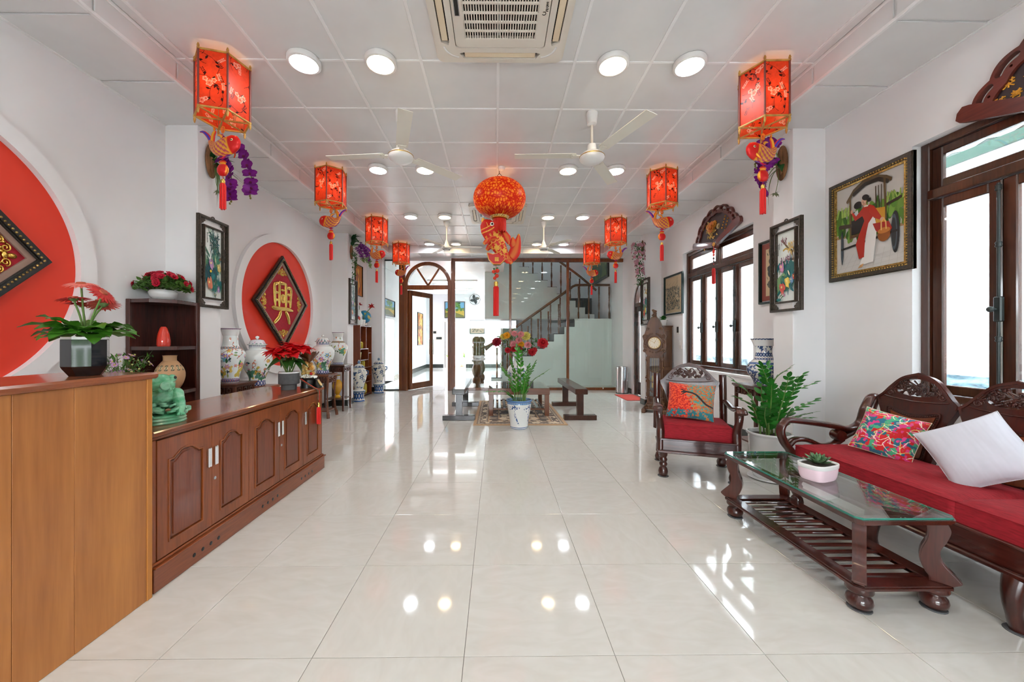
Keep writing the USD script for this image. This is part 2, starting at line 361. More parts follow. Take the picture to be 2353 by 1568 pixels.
def garden(seed, R, zlo, zhi, n=26, hues=None, facing=None):
    r = random.Random(seed); it = []
    hues = hues or [C(212, 150, 60), C(196, 128, 176), C(206, 92, 120), C(190, 60, 50), C(220, 190, 90), C(150, 110, 170)]
    for i in range(n * 2):
        z = zlo + (zhi - zlo) * r.random() ** 1.6; t = r.uniform(0, 6.28)
        it.append(('leaf', t, z, r.uniform(.03, .055), vary(r.choice([C(46, 104, 62), C(90, 150, 96), C(40, 86, 84), C(150, 170, 90)]), r), r.uniform(0, 6.28)))
    for i in range(n // 2): it.append(('blob', r.uniform(0, 6.28), zlo + r.uniform(-.02, .05), r.uniform(.02, .05), r.choice([C(214, 190, 84), C(84, 150, 120), C(58, 120, 90)])))
    for i in range(n): it.append(('flower', r.uniform(0, 6.28), zlo + (zhi - zlo) * r.random(), r.uniform(.018, .036), r.choice(hues), C(236, 206, 110)))
    for i in range(5):
        q = [(0, 0)]
        for j in range(6): q.append((q[-1][0] + r.uniform(-.25, .35), q[-1][1] + r.uniform(.05, .3)))
        t = r.uniform(0, 6.28); it.append(('branch', t, zhi - .04, .09, C(120, 84, 70), q, .0022))
        for j in (2, 4, 6): it.append(('flower', t + q[j][0] * .09 / R, zhi - .04 + q[j][1] * .09, .011, C(206, 90, 96)))
    return it
def make_vase(n, lab, loc, prof, items, base=C(232, 238, 236), R=.12, nth=230, nz=200, cat='vase', lid=None, group=None, rz=0):
    t = thing(n, lab, cat, loc, rz, group=group)
    p = np.array(prof, float); sp = spline(np.c_[p, np.zeros(len(p))], nz)[:, :2]
    obj('body', G().lathe([(max(r, .0005), z) for r, z in sp], nth, vase_cols(R, base, items), sharp=80), 'glaze', t)
    zb = p[0][1]; obj('foot', G().lathe([(0, zb + .002), (p[0][0] * .99, zb)], 40), 'white_ceramic', t)
    if lid: obj('lid', G().lathe(lid[0], 80, vase_cols(R * .6, base, lid[1]), sharp=60), 'glaze', t)
    else:
        r1, z1 = p[-1]; obj('inside', G().lathe([(r1 - .001, z1), (r1 - .012, z1 - .004), (r1 * .7, z1 - .08), (0, z1 - .1)], 40), 'white_ceramic', t)
    return t

# ---------------------------------------------------------------- room shell
XL, XR, YF, YG, YB, ZC, ZS = -3.08, 3.12, -3.6, 9.09, 16.5, 3.41, 3.235
def struct(n, g, m, parent='/World', label=None):
    return obj(n, g, m, parent, label, kind='structure' if parent == '/World' else None)
# floor: polished tiles on a grout bed
TF, FX, FY = 0.5902, -1.305, 1.4504
floor = thing('floor', 'glossy cream polished porcelain tile floor', 'floor', kind='structure')
obj('grout_bed', G().box(-3.4, 3.4, YF, YG + 0.1, -0.2, -0.004), 'joint_dark', floor)
rnd = random.Random(5)
rest = G()
xs = [XL] + [FX + TF * i for i in range(-3, 8) if XL + 0.05 < FX + TF * i < XR - 0.02] + [XR]
for j in range(-9, 13):
    y0 = FY + TF * j; y1 = min(y0 + TF, YG + 0.06)
    for a, b in zip(xs[:-1], xs[1:]):
        g = G().box(a + 0.0011, b - 0.0011, y0 + 0.0011, y1 - 0.0011, -0.02, rnd.uniform(-0.0002, 0.0002), 0.0008)
        if j >= -1: obj('tile', g, rnd.choice(('porcelain_tile', 'porcelain_tile', 'porcelain_tile_b')), floor)
        else: rest.put(g)
obj('tile_field', rest, 'porcelain_tile', floor, kind='stuff')
g = G()
for j in range(13):
    for i in range(-4, 9):
        x0 = FX + TF * i; y0 = YG + 0.07 + TF * j
        g.box(max(x0, -3.6) + 0.001, min(x0 + TF, 4.0) - 0.001, y0 + 0.001, y0 + TF - 0.001, -0.02, 0)
obj('inner_tile_field', g, 'porcelain_tile', floor, kind='stuff')
obj('inner_grout_bed', G().box(-3.6, 4.0, YG + 0.1, YB + 0.3, -0.2, -0.004), 'joint_dark', floor)

# ceiling: square metal panels in a white grid, lower soffits along both walls and the far end
ceil = thing('ceiling', 'white suspended ceiling of square metal panels with lower side soffits', 'ceiling', kind='structure')
obj('slab', G().box(-3.5, 3.36, YF - 0.3, YG + .2, 3.56, 3.8), 'wall_paint', ceil)
obj('slab', G().box(-3.5, .15, YG + .2, YB + 0.3, 3.56, 3.8), 'wall_paint', ceil)
obj('slab', G().box(.15, 3.36, YG + .2, YB + 0.3, 5.4, 5.6), 'wall_paint', ceil)
FXL, FXR, YS = -2.472, 2.498, 8.58
gx = [FXL] + [-1.7845 + 0.6 * i for i in range(-1, 8)] + [FXR]
rest = G()
for j in range(-11, 10):
    y0 = 2.905 + 0.6 * j; y1 = min(y0 + 0.6, YS)
    if y1 - y0 < 0.1: continue
    for a, b in zip(gx[:-1], gx[1:]):
        if b - a < 0.02: continue
        tilt = rnd.uniform(-0.0016, 0.0016), rnd.uniform(-0.0016, 0.0016)
        xx, yy = np.meshgrid(np.linspace(a + 0.007, b - 0.007, 5), np.linspace(y0 + 0.007, y1 - 0.007, 5), indexing='ij')
        u, v = (xx - a) / (b - a), (yy - y0) / (y1 - y0)
        zz = ZC + 0.004 + tilt[0] * (u - 0.5) + tilt[1] * (v - 0.5) - 0.0035 * 16 * u * (1 - u) * v * (1 - v) * rnd.uniform(0.2, 1)
        g = G().grid(np.stack([xx, yy, zz], -1), flip=True).grid(np.stack([xx, yy, zz * 0 + ZC + 0.02], -1))
        if j >= -1: obj('panel', g, 'ceiling_paint', ceil)
        else: rest.put(g)
obj('panel_field', rest, 'ceiling_paint', ceil, kind='stuff')
obj('panel_backing', G().box(FXL, FXR, YF, YS, ZC + 0.022, ZC + 0.05), 'joint_dark', ceil)
for x in gx[1:-1]: obj('grid_rail', G().box(x - 0.012, x + 0.012, YF, YS, ZC - 0.004, ZC + 0.012, 0.002), 'rail_paint', ceil)
for j in range(-4, 10):
    y = 2.905 + 0.6 * j
    obj('cross_rail', G().box(FXL, FXR, y - 0.010, y + 0.010, ZC - 0.002, ZC + 0.012, 0.002), 'rail_paint', ceil)
for sg, fx, wx in ((-1, FXL, XL), (1, FXR, XR)):
    for j in range(-11, 10):
        y0 = 2.905 + 0.6 * j; y1 = min(y0 + 0.6, YS + 0.6 * (j == 9))
        a, b = sorted((fx, wx - sg * 0.0))
        obj('soffit_panel', G().box(a + 0.02 * (sg > 0), b - 0.02 * (sg < 0), y0 + 0.012, y1 - 0.012, ZS + 0.003, ZS + 0.012), 'ceiling_paint', ceil)
        if y0 < YS - 0.05:
            c0, c1 = sorted((fx, fx + sg * 0.012))
            obj('soffit_face_panel', G().box(c0, c1, y0 + 0.012, min(y1, YS) - 0.012, ZS + 0.022, ZC + 0.02), 'ceiling_paint', ceil)
    c0, c1 = sorted((fx - sg * 0.004, fx + sg * 0.02))
    obj('soffit_edge', G().box(c0, c1, YF, YS, ZS, ZS + 0.022, 0.002), 'rail_paint', ceil)
    obj('soffit_edge', G().box(c0, c1, YF, YS, ZC - 0.022, ZC + 0.004, 0.002), 'rail_paint', ceil)
    w0, w1 = sorted((wx, wx - sg * 0.018)); obj('wall_bead', G().box(w0, w1, YF, YG + .02, ZS - 0.003, ZS + 0.01), 'rail_paint', ceil)
    bk = G().box(min(fx + sg * 0.014, wx), max(fx + sg * 0.014, wx), YF, YS, ZS + 0.014, ZC + 0.15)
    obj('soffit_core', bk, 'rail_paint', ceil)
for i in range(-1, 9):
    a = max(-1.7845 + 0.6 * (i - 1), FXL); b = min(-1.7845 + 0.6 * i, FXR)
    if b - a < 0.03: continue
    obj('end_face_panel', G().box(a + 0.01, b - 0.01, YS, YS + 0.012, ZS + 0.022, ZC + 0.02), 'ceiling_paint', ceil)
    obj('end_soffit_panel', G().box(a + 0.01, b - 0.01, YS + 0.02, YG - 0.05, ZS + 0.003, ZS + 0.012), 'ceiling_paint', ceil)
obj('end_core', G().box(-3.2, 3.2, YS + 0.013, YG + .2, ZS + 0.013, ZC + 0.15), 'rail_paint', ceil)
obj('end_core', G().box(-3.2, .15, YG + .2, YB + 0.2, ZS + 0.013, ZC + 0.15), 'rail_paint', ceil)
obj('end_edge', G().box(FXL, FXR, YS - 0.004, YS + 0.02, ZS, ZS + 0.022, 0.002), 'rail_paint', ceil)

# walls
wl = sbox(YF, -.1, YB, 3.56).difference(sbox(10.2, 0, 11.25, 1.84))
struct('wall_left', G().ext(wl, .25, np.array([[0, 0, 1, XL - .25], [1, 0, 0, 0], [0, 1, 0, 0], [0, 0, 0, 1.0]])), 'wall_paint')
W1, W2, WD = (1.12, 2.757, 0.79, 2.685), (4.48, 6.18, 0.785, 2.67), (7.42, 8.45)
def arch(y0, y1, zs, z0=0.0):
    r = (y1 - y0) / 2
    return Polygon([(y0, z0)] + [(y0 + r - r * math.cos(t), zs + r * math.sin(t)) for t in np.linspace(0, PI, 33)] + [(y1, z0)])
wr = sbox(YF, -0.1, YB, 5.4)
for a, b, c, d in (W1, W2): wr = wr.difference(sbox(a, c, b, d))
DZ = 2.02
wr = wr.difference(arch(*WD, DZ, -0.05))
struct('wall_right', G().ext(wr, 0.22, np.array([[0, 0, 1, XR], [1, 0, 0, 0], [0, 1, 0, 0], [0, 0, 0, 1.0]])), 'wall_paint')
fr = sbox(-3.4, -0.1, 3.4, 3.56).difference(sbox(-1.75, 0, 1.25, 2.45))
struct('wall_front', G().ext(fr, 0.25, XZ @ TR(0, 0, -YF)), 'wall_paint')
for x, y0, y1 in ((-1, 3.495, 3.79), (-1, 7.0, 7.29), (-1, 8.9, 9.16), (1, 3.49, 3.74), (1, 6.985, 7.2)):
    a, b = (XL - 0.02, -2.784) if x < 0 else (2.81, XR + 0.02)
    if y0 > 8: b = -2.72
    p = thing('pilaster', None, None, kind='structure')
    obj('shaft', G().box(a, b, y0, y1, 0, ZS + 0.01, 0.004), 'wall_paint', p)
    obj('skirting', G().box(a, b + 0.008, y0 - 0.008, y1 + 0.008, 0, 0.11, 0.003) if x < 0 else G().box(a - 0.008, b, y0 - 0.008, y1 + 0.008, 0, 0.11, 0.003), 'skirting_dark', p)
struct('baseboard_left', G().box(XL, XL + 0.012, YF, YG, 0, 0.11, 0.003), 'skirting_dark')
struct('baseboard_right', G().box(XR - 0.012, XR, YF, WD[0] - 0.08, 0, 0.11, 0.003).box(XR - 0.012, XR, WD[1] + 0.08, YG, 0, 0.11, 0.003), 'skirting_dark')
# shopfront behind the camera: open bays between mullions
sf = G()
for x in (-1.72, -.25, 1.22): sf.box(x - 0.04, x + 0.04, YF + 0.05, YF + 0.13, 0, 2.45, 0.005)
sf.box(-1.72, 1.22, YF + 0.05, YF + 0.13, 2.37, 2.45, 0.005)
struct('trim_1', sf, 'window_wood')

# street outside the shopfront: a slatted canopy and a white railing
sg_ = G()
for i in range(34): sg_.box(-4 + i * .24, -3.80 + i * .24, -8.2, YF - .2, 2.78, 2.82)
for x in (-3.9, 3.9): sg_.box(x, x + .1, -8.2, -8.1, -.1, 2.82)
struct('street_canopy', sg_.box(-4, 4, -8.25, -8.15, 2.66, 2.82), 'rail_paint')
sg_ = G()
for i in range(41): sg_.box(-4 + i * .2, -3.97 + i * .2, -8.02, -7.99, 0, 1.1)
struct('street_railing', sg_.box(-4, 4.03, -8.03, -7.98, 1.05, 1.1).box(-4, 4.03, -8.03, -7.98, .1, .14), 'rail_paint')
struct('street_wall', G().box(-12, 12, -13.2, -13, -.3, 2.2), 'hedge_green'); noisy('hedge_green', C(24, 44, 20), C(60, 84, 44), 6, .9)

# round red wall panels with raised rims
for yc, lab in ((1.886, 'large round red wall panel cropped by the left edge of the photo, behind the reception counter'), (5.335, 'round red wall panel with white rim between the two left pilasters')):
    t = thing('round_wall_panel', lab, 'wall panel', (XL, yc, 1.735), group=None)
    Mx = np.array([[0, 0, 1, 0], [1, 0, 0, 0], [0, 1, 0, 0], [0, 0, 0, 1.0]])
    d = Point(0, 0).buffer(0.87, 64)
    obj('panel', G().ext(d, 0.004, Mx, -0.001), 'red_paint', t)
    obj('rim', G().ext(Point(0, 0).buffer(0.975, 64).difference(Point(0, 0).buffer(0.865, 64)), 0.047, Mx, -0.002), 'wall_paint', t)

# windows in the right wall: two top lights over four leaves, brown timber
def bars(g, x0, x1, y0, y1, z0, z1, w, ch=0.006):
    g.box(x0, x1, y0, y0 + w, z0, z1, ch).box(x0, x1, y1 - w, y1, z0, z1, ch).box(x0, x1, y0 + w, y1 - w, z0, z0 + w, ch).box(x0, x1, y0 + w, y1 - w, z1 - w, z1, ch)
    return g
for k, (y0, y1, z0, z1) in enumerate((W1, W2)):
    t = thing(f'window_{k + 1}', 'tall brown timber casement window with four leaves and two top lights, ' + ('nearest the camera behind the sofa' if k == 0 else 'beyond the armchair'), 'window', kind='structure')
    x0, x1, zt = XR + 0.062, XR + 0.14, z0 + 1.47
    obj('window_frame', bars(G(), x0, x1, y0, y1, z0, z1, 0.055).box(x0 - 0.012, x1, y0 + 0.05, y1 - 0.05, zt, zt + 0.07, 0.006), 'window_wood', t)
    obj('sill', G().box(XR - 0.015, x0, y0 - 0.01, y1 + 0.01, z0 - 0.03, z0 + 0.002, 0.004), 'wall_paint', t)
    w = (y1 - y0 - 0.11) / 4
    for i in range(4):
        a = y0 + 0.055 + w * i
        s = obj('leaf', bars(G(), x0 + 0.02, x0 + 0.055, a + 0.002, a + w - 0.002, z0 + 0.057, zt - 0.002, 0.066), 'window_wood', t)
        obj('pane', G().box(x0 + 0.030, x0 + 0.035, a + 0.06, a + w - 0.06, z0 + 0.115, zt - 0.06), 'pane', s)
    for i in range(2):
        a = y0 + 0.055 + 2 * w * i
        s = obj('top_light', bars(G(), x0 + 0.02, x0 + 0.055, a + 0.003, a + 2 * w - 0.003, zt + 0.072, z1 - 0.057, 0.062), 'window_wood', t)
        obj('pane', G().box(x0 + 0.030, x0 + 0.035, a + 0.055, a + 2 * w - 0.055, zt + 0.125, z1 - 0.11), 'pane', s)
    for i in (1, 2, 3):                                              # espagnolette bolts
        a = y0 + 0.055 + w * i; g = G().tube([(x0 - 0.004, a, z0 + 0.09), (x0 - 0.004, a, zt - 0.03)], 0.008, 8)
        for z in (z0 + 0.12, z0 + 0.45, z0 + 1.05, zt - 0.06): g.lathe([(0, -.018), (.012, -.018), (.016, -.01), (.012, 0), (.016, .01), (.012, .018), (0, .018)], 12, c=(x0 - 0.004, a, z))
        g.box(x0 - 0.016, x0 + 0.012, a - 0.02, a + 0.02, z0 + 0.56, z0 + 0.72, 0.006).ball((x0 - 0.04, a + 0.012, z0 + 0.64), 0.019, 10).tube([(x0 - .04, a + .012, z0 + .64), (x0, a, z0 + .64)], .007)
        obj('bolt', g, 'dark_metal', t)

# arched door in the right wall
t = thing('door_1', 'dark brown arched timber door with glass leaves in the right wall', 'door', kind='structure')
Md = np.array([[0, 0, 1, XR + 0.03], [1, 0, 0, 0], [0, 1, 0, 0], [0, 0, 0, 1.0]])
outer, inner = arch(*WD, DZ), arch(WD[0] + 0.06, WD[1] - 0.06, DZ)
obj('door_frame', G().ext(outer.difference(inner), 0.1, Md), 'window_wood', t)
obj('transom', G().box(XR + 0.035, XR + 0.12, WD[0] + 0.05, WD[1] - 0.05, DZ - 0.04, DZ + 0.04, 0.004), 'window_wood', t)
ym = (WD[0] + WD[1]) / 2
for a, b in ((WD[0] + 0.06, ym), (ym, WD[1] - 0.06)):
    s = obj('leaf', bars(G(), XR + 0.05, XR + 0.1, a + 0.002, b - 0.002, 0.02, DZ - 0.04, 0.11).box(XR + .05, XR + .1, a + .1, b - .1, .11, .3, .004), 'dark_wood', t)
    obj('pane', G().box(XR + 0.07, XR + 0.078, a + 0.1, b - 0.1, 0.29, DZ - 0.14), 'pane', s)
obj('fanlight', G().ext(arch(WD[0] + 0.055, WD[1] - 0.055, DZ, DZ), 0.006, Md, 0.05), 'pane', t)
for z in (0.35, 0.95, 1.55, 1.75): obj('hinge', G().tube([(XR + .025, WD[1] - .06, z), (XR + .025, WD[1] - .06, z + .09)], .012), 'dark_metal', t)

# outdoors beyond the right wall
struct('outdoor_paving', G().box(3.3, 12, -8, 20, -0.25, -0.12).box(-12, 12, -16, YF, -0.25, -0.06), 'paving')
nb = thing('neighbour_building', 'white neighbouring house wall with marble plinth seen through the windows', 'building')
obj('wall', G().box(5.0, 5.3, -4, 17, -0.12, 5.2), 'exterior_paint', nb)
obj('plinth', G().box(4.97, 5.0, -4, 17, -0.12, 0.86, 0.005), 'marble', nb)
cr = []
for i in range(121): cr.append((-4 + i * 7.7 / 120, 0.02 * math.sin(i * PI / 2)))
pts = np.array(cr); P = np.stack([np.stack([np.full(121, x), pts[:, 0], z + pts[:, 1]], -1) for x, z in ((5.02, 3.30), (4.35, 3.00))])
obj('awning', G().grid(P).grid(P - [0, 0, 0.004], flip=True).box(4.34, 4.37, -4, 3.7, 2.90, 2.99), 'green_roof', nb)
obj('wall_bracket', G().box(4.93, 5.0, 4.28, 4.36, 1.78, 1.86, .01).ball((4.9, 4.3, 1.82), .05).tube([(4.9, 4.3, 1.82), (4.84, 4.2, 1.8)], .02), 'dark_metal', nb)

# glazed partition at the far end
FR = 0.035
pt = thing('wall_back', 'glazed partition in brown timber frame at the far end', 'partition', kind='structure')
def X9(u): return (u - 1139.7) * 9.07 / 854.4
pf = G().box(X9(1037), 3.13, YG, YG + 0.08, 3.15, ZS, 0.004).box(X9(1043), 3.08, YG + .01, YG + 0.07, 0, 0.065, 0.004)
for u0, u1 in ((1036, 1045.5), (1170, 1175.5), (1303, 1308.5), (1436.5, 1443)): pf.box(X9(u0), X9(u1), YG, YG + 0.08, 0, 3.16, 0.006)
pf.box(X9(917), X9(931), YG - .01, YG + 0.09, 0, 3.16, 0.006)
obj('frame', pf, 'partition_wood', pt)
for a, b in ((1045, 1170.5), (1175, 1303.5), (1308, 1437)):
    obj('pane', G().box(X9(a) - .005, X9(b) + .005, YG + 0.035, YG + 0.043, 0.06, 3.155), 'partition_glass', pt)
obj('side_pane', G().box(X9(884), X9(918), YG + 0.03, YG + 0.038, 0.02, 3.2), 'partition_glass', pt)
obj('side_frame', G().box(X9(880), X9(884), YG + .01, YG + 0.06, 0, 3.2, 0.003).box(X9(884), X9(918), YG + .01, YG + .06, 0, .03, .003).box(X9(884), X9(918), YG + .01, YG + .06, 3.17, 3.2, .003), 'dark_metal', pt)
obj('header', G().box(-2.8, X9(1037), YG + 0.02, YG + 0.07, 3.17, ZS + .02), 'rail_paint', pt)
obj('door_stop', G().ball((2.62, YG - .015, .05), .02, 12), 'chrome', pt)
# arched doorway in the partition, its glass leaf standing open
dr = thing('door_2', 'arched timber doorway with fanlight and an open glass leaf in the far partition', 'door', kind='structure')
xa, xb = X9(929), X9(1037)
za = 1.235 + (781.6 - 656) * 9.07 / 854.4
Ma = np.array([[1, 0, 0, 0], [0, 0, -1, YG + 0.09], [0, 1, 0, 0], [0, 0, 0, 1.0]])
ao, ai = arch(xa, xb, za, 0), arch(xa + .085, xb - .085, za, -.1)
obj('arch_frame', G().ext(ao.difference(ai), 0.11, Ma), 'partition_wood', dr)
ao2, ai2 = arch(xa + .02, xb - .02, za, 0), arch(xa + .06, xb - .06, za, -.1)
obj('arch_moulding', G().ext(ao2.difference(ai2), 0.018, Ma, 0.11), 'partition_wood', dr)
obj('transom', G().box(xa + .03, xb - .03, YG - .01, YG + .08, za - .10, za, .006), 'partition_wood', dr)
xm, rr = (xa + xb) / 2, (xb - xa) / 2 - .08
for an in (57, 123):
    c, s_ = math.cos(math.radians(an)), math.sin(math.radians(an))
    obj('glazing_bar', G().ext(LineString([(xm, za), (xm + rr * c, za + rr * s_)]).buffer(.022, cap_style=2), .03, Ma, .03), 'partition_wood', dr)
obj('fanlight', G().ext(arch(xa + .08, xb - .08, za, za), .006, Ma, .04), 'partition_glass', dr)
lm = thing('door_3', 'open glass door leaf in a brown frame, swung into the back room', 'door', kind='structure', M=TR(xa + .1, YG + .07, 0) @ RO('z', 62))
LWd, LH = 0.92, za - .11
obj('leaf', G().box(0, .1, -.02, .02, 0.01, LH, .004).box(LWd - .1, LWd, -.02, .02, .01, LH, .004).box(.1, LWd - .1, -.02, .02, .01, .16, .004).box(.1, LWd - .1, -.02, .02, LH - .12, LH, .004), 'partition_wood', lm)
obj('pane', G().box(.095, LWd - .095, -.004, .004, .15, LH - .11), 'partition_glass', lm)
for sg in (-1, 1): obj('handle', G().tube([(LWd - .05, sg * .06, .85), (LWd - .05, sg * .06, 1.25)], .014).tube([(LWd - .05, 0, .92), (LWd - .05, sg * .06, .92)], .008).tube([(LWd - .05, 0, 1.18), (LWd - .05, sg * .06, 1.18)], .008), 'chrome', lm)
# ---------------------------------------------------------------- back room and stairwell behind the glass
wb = sbox(-3.6, -.1, 4.2, 3.56).difference(sbox(-2.27, 0, -1.385, 2.04))
struct('wall_rear', G().ext(wb, 0.2, np.array([[1, 0, 0, 0], [0, 0, -1, YB + 0.2], [0, 1, 0, 0], [0, 0, 0, 1.0]])), 'wall_paint')
struct('trim_2', G().box(-2.33, -2.27, YB - .02, YB + .2, 0, 2.10, .004).box(-1.385, -1.325, YB - .02, YB + .2, 0, 2.10, .004).box(-2.27, -1.385, YB - .02, YB + .2, 2.04, 2.10, .004), 'rail_paint')
struct('baseboard_rear', G().box(XL, -2.33, YB - .015, YB, 0, .16, .003).box(-1.325, 0.3, YB - .015, YB, 0, .16, .003).box(XL, XL + .012, YG + .1, 10.2, 0, .16).box(XL, XL + .012, 11.25, YB, 0, .16), 'skirting_dark')
struct('wall_stairwell', G().box(.15, 3.2, 13.0, 13.15, 0, 5.4).box(.15, .22, YG + .2, 13.0, 3.25, 5.4).box(.15, .22, 11.95, 13.0, 0, 3.3).box(.15, 3.2, YG + .12, YG + .2, 3.5, 5.4), 'wall_paint')
struct('courtyard_wall', G().box(-5, 1, 19.2, 19.4, -.2, 4.5).box(-6.2, -6.0, 8, 19, -.2, 4), 'exterior_paint')
struct('courtyard_paving', G().box(-5, 1, YB + .2, 19.3, -.15, -.02).box(-6.2, XL - .25, 8, YB + .2, -.15, -.02), 'terracotta')
# staircase: first flight to the right, landing, second flight back to the left
st = thing('staircase', 'white-sided staircase with brown turned wooden balusters behind the glass partition', 'staircase')
RUN, RISE, LXX, LZ, NS = .28, .1985, 2.126, 1.787, 9
prof = [(3.12, 0), (3.12, LZ)]
for i in range(NS): x, z = LXX - RUN * i, LZ - RISE * i; prof += [(x, z), (x, z - RISE)]
prof += [(LXX - RUN * (NS - 1), 0)]
pg = Polygon(prof).buffer(0)
obj('side_panel', G().ext(pg, .04, TR(0, 10.04, 0) @ XZ), 'stair_white', st)
obj('core', G().ext(pg, .84, TR(0, 10.9, 0) @ XZ, 0), 'stair_white', st)
plain('stair_white', (0.80, 0.83, 0.81), .35); plain('tread_stone', (0.045, 0.055, 0.052), .15)
for i in range(NS):
    x, z = LXX - RUN * i, LZ - RISE * i
    if i: obj('tread', G().box(x - .015, x + RUN, 10.045, 10.9, z - .001, z + .02, .003), 'tread_stone', st)
    obj('riser', G().box(x - .008, x + .001, 10.045, 10.9, z - RISE + .02, z, .001), 'tread_stone', st)
obj('landing', G().box(LXX - .02, 3.12, 10.045, 11.95, LZ - .001, LZ + .02, .003), 'tread_stone', st)
obj('landing_edge', G().box(LXX - .01, 3.12, 9.985, 10.045, LZ - .012, LZ + .022, .004), 'stair_white', st)
def baluster(x, y, z, h, m='stair_wood', s=1.0):
    p = [(.022, 0), (.024, .16), (.018, .17), (.026, .19), (.018, .21), (.012, .25), (.024, .36), (.027, .42), (.018, .52), (.014, .56), (.022, .58), (.014, .60), (.014, .64), (.022, .66), (.014, .68), (.018, .74), (.024, .80), (.02, .84), (.022, 1)]
    obj('baluster', G().lathe([(r * s, q * h) for r, q in p], 12, c=(x, y, z)), m, st)
SL = RISE / RUN
for i in range(1, NS): baluster(LXX - RUN * i + .14, 10.11, LZ - RISE * i + .02, .80)
for i in range(1, NS - 1): baluster(LXX - RUN * i + .02, 10.80, LZ - RISE * i + .02, .86)
for i in range(4): baluster(LXX + .12 + .28 * i, 10.11, LZ + .02, .88)
def rail(pts, n_='handrail'): obj(n_, G().tube(pts, (np.full(len(pts), .034), np.full(len(pts), .03)), 10, up=(0, 0, 1)), 'stair_wood', st)
zr0 = lambda x: LZ + .92 - (LXX - x) * SL
rail(spline([(-.45, 10.0, 1.0), (-.25, 10.08, zr0(-.25) + .03), (0, 10.11, zr0(0)), (.5, 10.11, zr0(.5)), (1.5, 10.11, zr0(1.5)), (1.98, 10.11, zr0(1.98)), (2.12, 10.11, LZ + .92), (2.3, 10.11, LZ + .945), (3.1, 10.11, LZ + .945)], 80))
rail(spline([(-.3, 10.75, .95), (0, 10.8, zr0(0)), (.6, 10.8, zr0(.6)), (1.9, 10.8, zr0(1.9)), (2.12, 10.82, LZ + 1.0), (2.16, 10.98, LZ + 1.25)], 50))
NW = [(.0, 0), (.085, 0), (.088, .06), (.08, .10), (.10, .13), (.11, .2), (.10, .27), (.075, .30), (.075, .33), (.11, .40), (.125, .50), (.11, .58), (.085, .66), (.08, .70), (.13, .74), (.13, .77), (.09, .80), (.12, .84), (.12, .88), (.09, .90), (.105, .93), (.105, 1.10), (.12, 1.12), (.12, 1.15), (.09, 1.17), (.085, 1.20), (.115, 1.25), (.118, 1.31), (.10, 1.37), (.05, 1.42), (0, 1.425)]
for x, y in ((-.50, 9.55), (-.42, 10.45)): obj('newel_post', G().lathe([(r * .95, z * .93) for r, z in NW], 30, sharp=70, c=(x, y, 0)), 'stair_wood', st)
p2 = []
for i in range(9): x, z = 2.92 - .28 * i, 1.80 + .2 * (i + 1); p2 += [(x, z - .2), (x, z)]
x2, z2 = p2[-1]; p2 += [(-.33, z2), (-.33, 1.86), (2.92, 1.86)]
pg2 = Polygon(p2).buffer(0).intersection(sbox(-.33, 1.86, .16, 3.24).union(sbox(.16, 1.8, 3, 5)))
obj('upper_side_panel', G().ext(pg2, .05, TR(0, 11.05, 0) @ XZ), 'stair_white', st)
obj('upper_core', G().ext(pg2, .86, TR(0, 11.92, 0) @ XZ), 'stair_white', st)
for i in range(9):
    x, z = 2.92 - .28 * i, 1.80 + .2 * (i + 1); obj('upper_tread', G().box(x - .28, x + .015, 11.055, 11.92, z - .001, z + .018, .002), 'tread_stone', st)
    baluster(x - .14, 11.10, z + .018, .85)
rail(spline([(3.0, 11.1, 2.72), (2.4, 11.1, 3.22), (1.6, 11.1, 3.79), (.4, 11.1, 4.65)], 30), 'upper_handrail')
obj('dark_door', G().box(1.7, 3.1, 12.0, 12.06, LZ, LZ + .80, .004), 'tread_stone', st)
t = thing('stairwell_painting', 'green and gold painting hanging high in the stairwell', 'painting', (0, 0, 0))
obj('frame', G().box(3.07, 3.118, 10.2, 11.85, 2.98, 3.75, .006), 'black_frame', t)
noisy('green_abstract', C(14, 64, 52), C(120, 140, 40), 1.6, .4, 0, (1, 2.5, .8), 4, 2.5, .35, .7)
obj('canvas', G().box(3.062, 3.071, 10.27, 11.78, 3.05, 3.68), 'green_abstract', t)
# tube lamps, plants in the courtyard, small fittings
for (x0, x1, y), lab in (((-2.3, -.62, 12.48), 'nearer fluorescent tube lamp on the back room ceiling'), ((-2.4, -.76, 14.4), 'farther fluorescent tube lamp on the back room ceiling')):
    t = thing('tube_lamp', lab, 'ceiling lamp', (0, 0, 0)); obj('housing', G().box(x0, x1, y - .03, y + .03, 3.205, 3.248, .004), 'white_plastic', t); obj('tube', G().tube([(x0 + .03, y, 3.185), (x1 - .03, y, 3.185)], .018, 10), 'tube_light', t)
t = thing('wall_fan', 'dark wall fan high in the back room', 'fan', (-.92, 16.42, 3.0)); r = random.Random(1)
obj('bracket', G().box(-.05, .05, -.02, .08, -.1, .12, .01).tube([(0, 0, .05), (0, -.22, .08)], .025), 'dark_metal', t)
obj('guard', G().tube([(.23 * math.cos(a), -.25, .23 * math.sin(a)) for a in np.linspace(0, 2 * PI, 33)], .008, 6, cap=False).ball((0, -.24, 0), (.06, .1, .06), 12), 'dark_metal', t)
for k in range(4):
    a = k * PI / 2 + .4; obj('blade', G().ball((.11 * math.cos(a), -.25, .11 * math.sin(a)), (.03 + .08 * abs(math.cos(a)), .012, .03 + .08 * abs(math.sin(a))), 10), 'dark_metal', t)
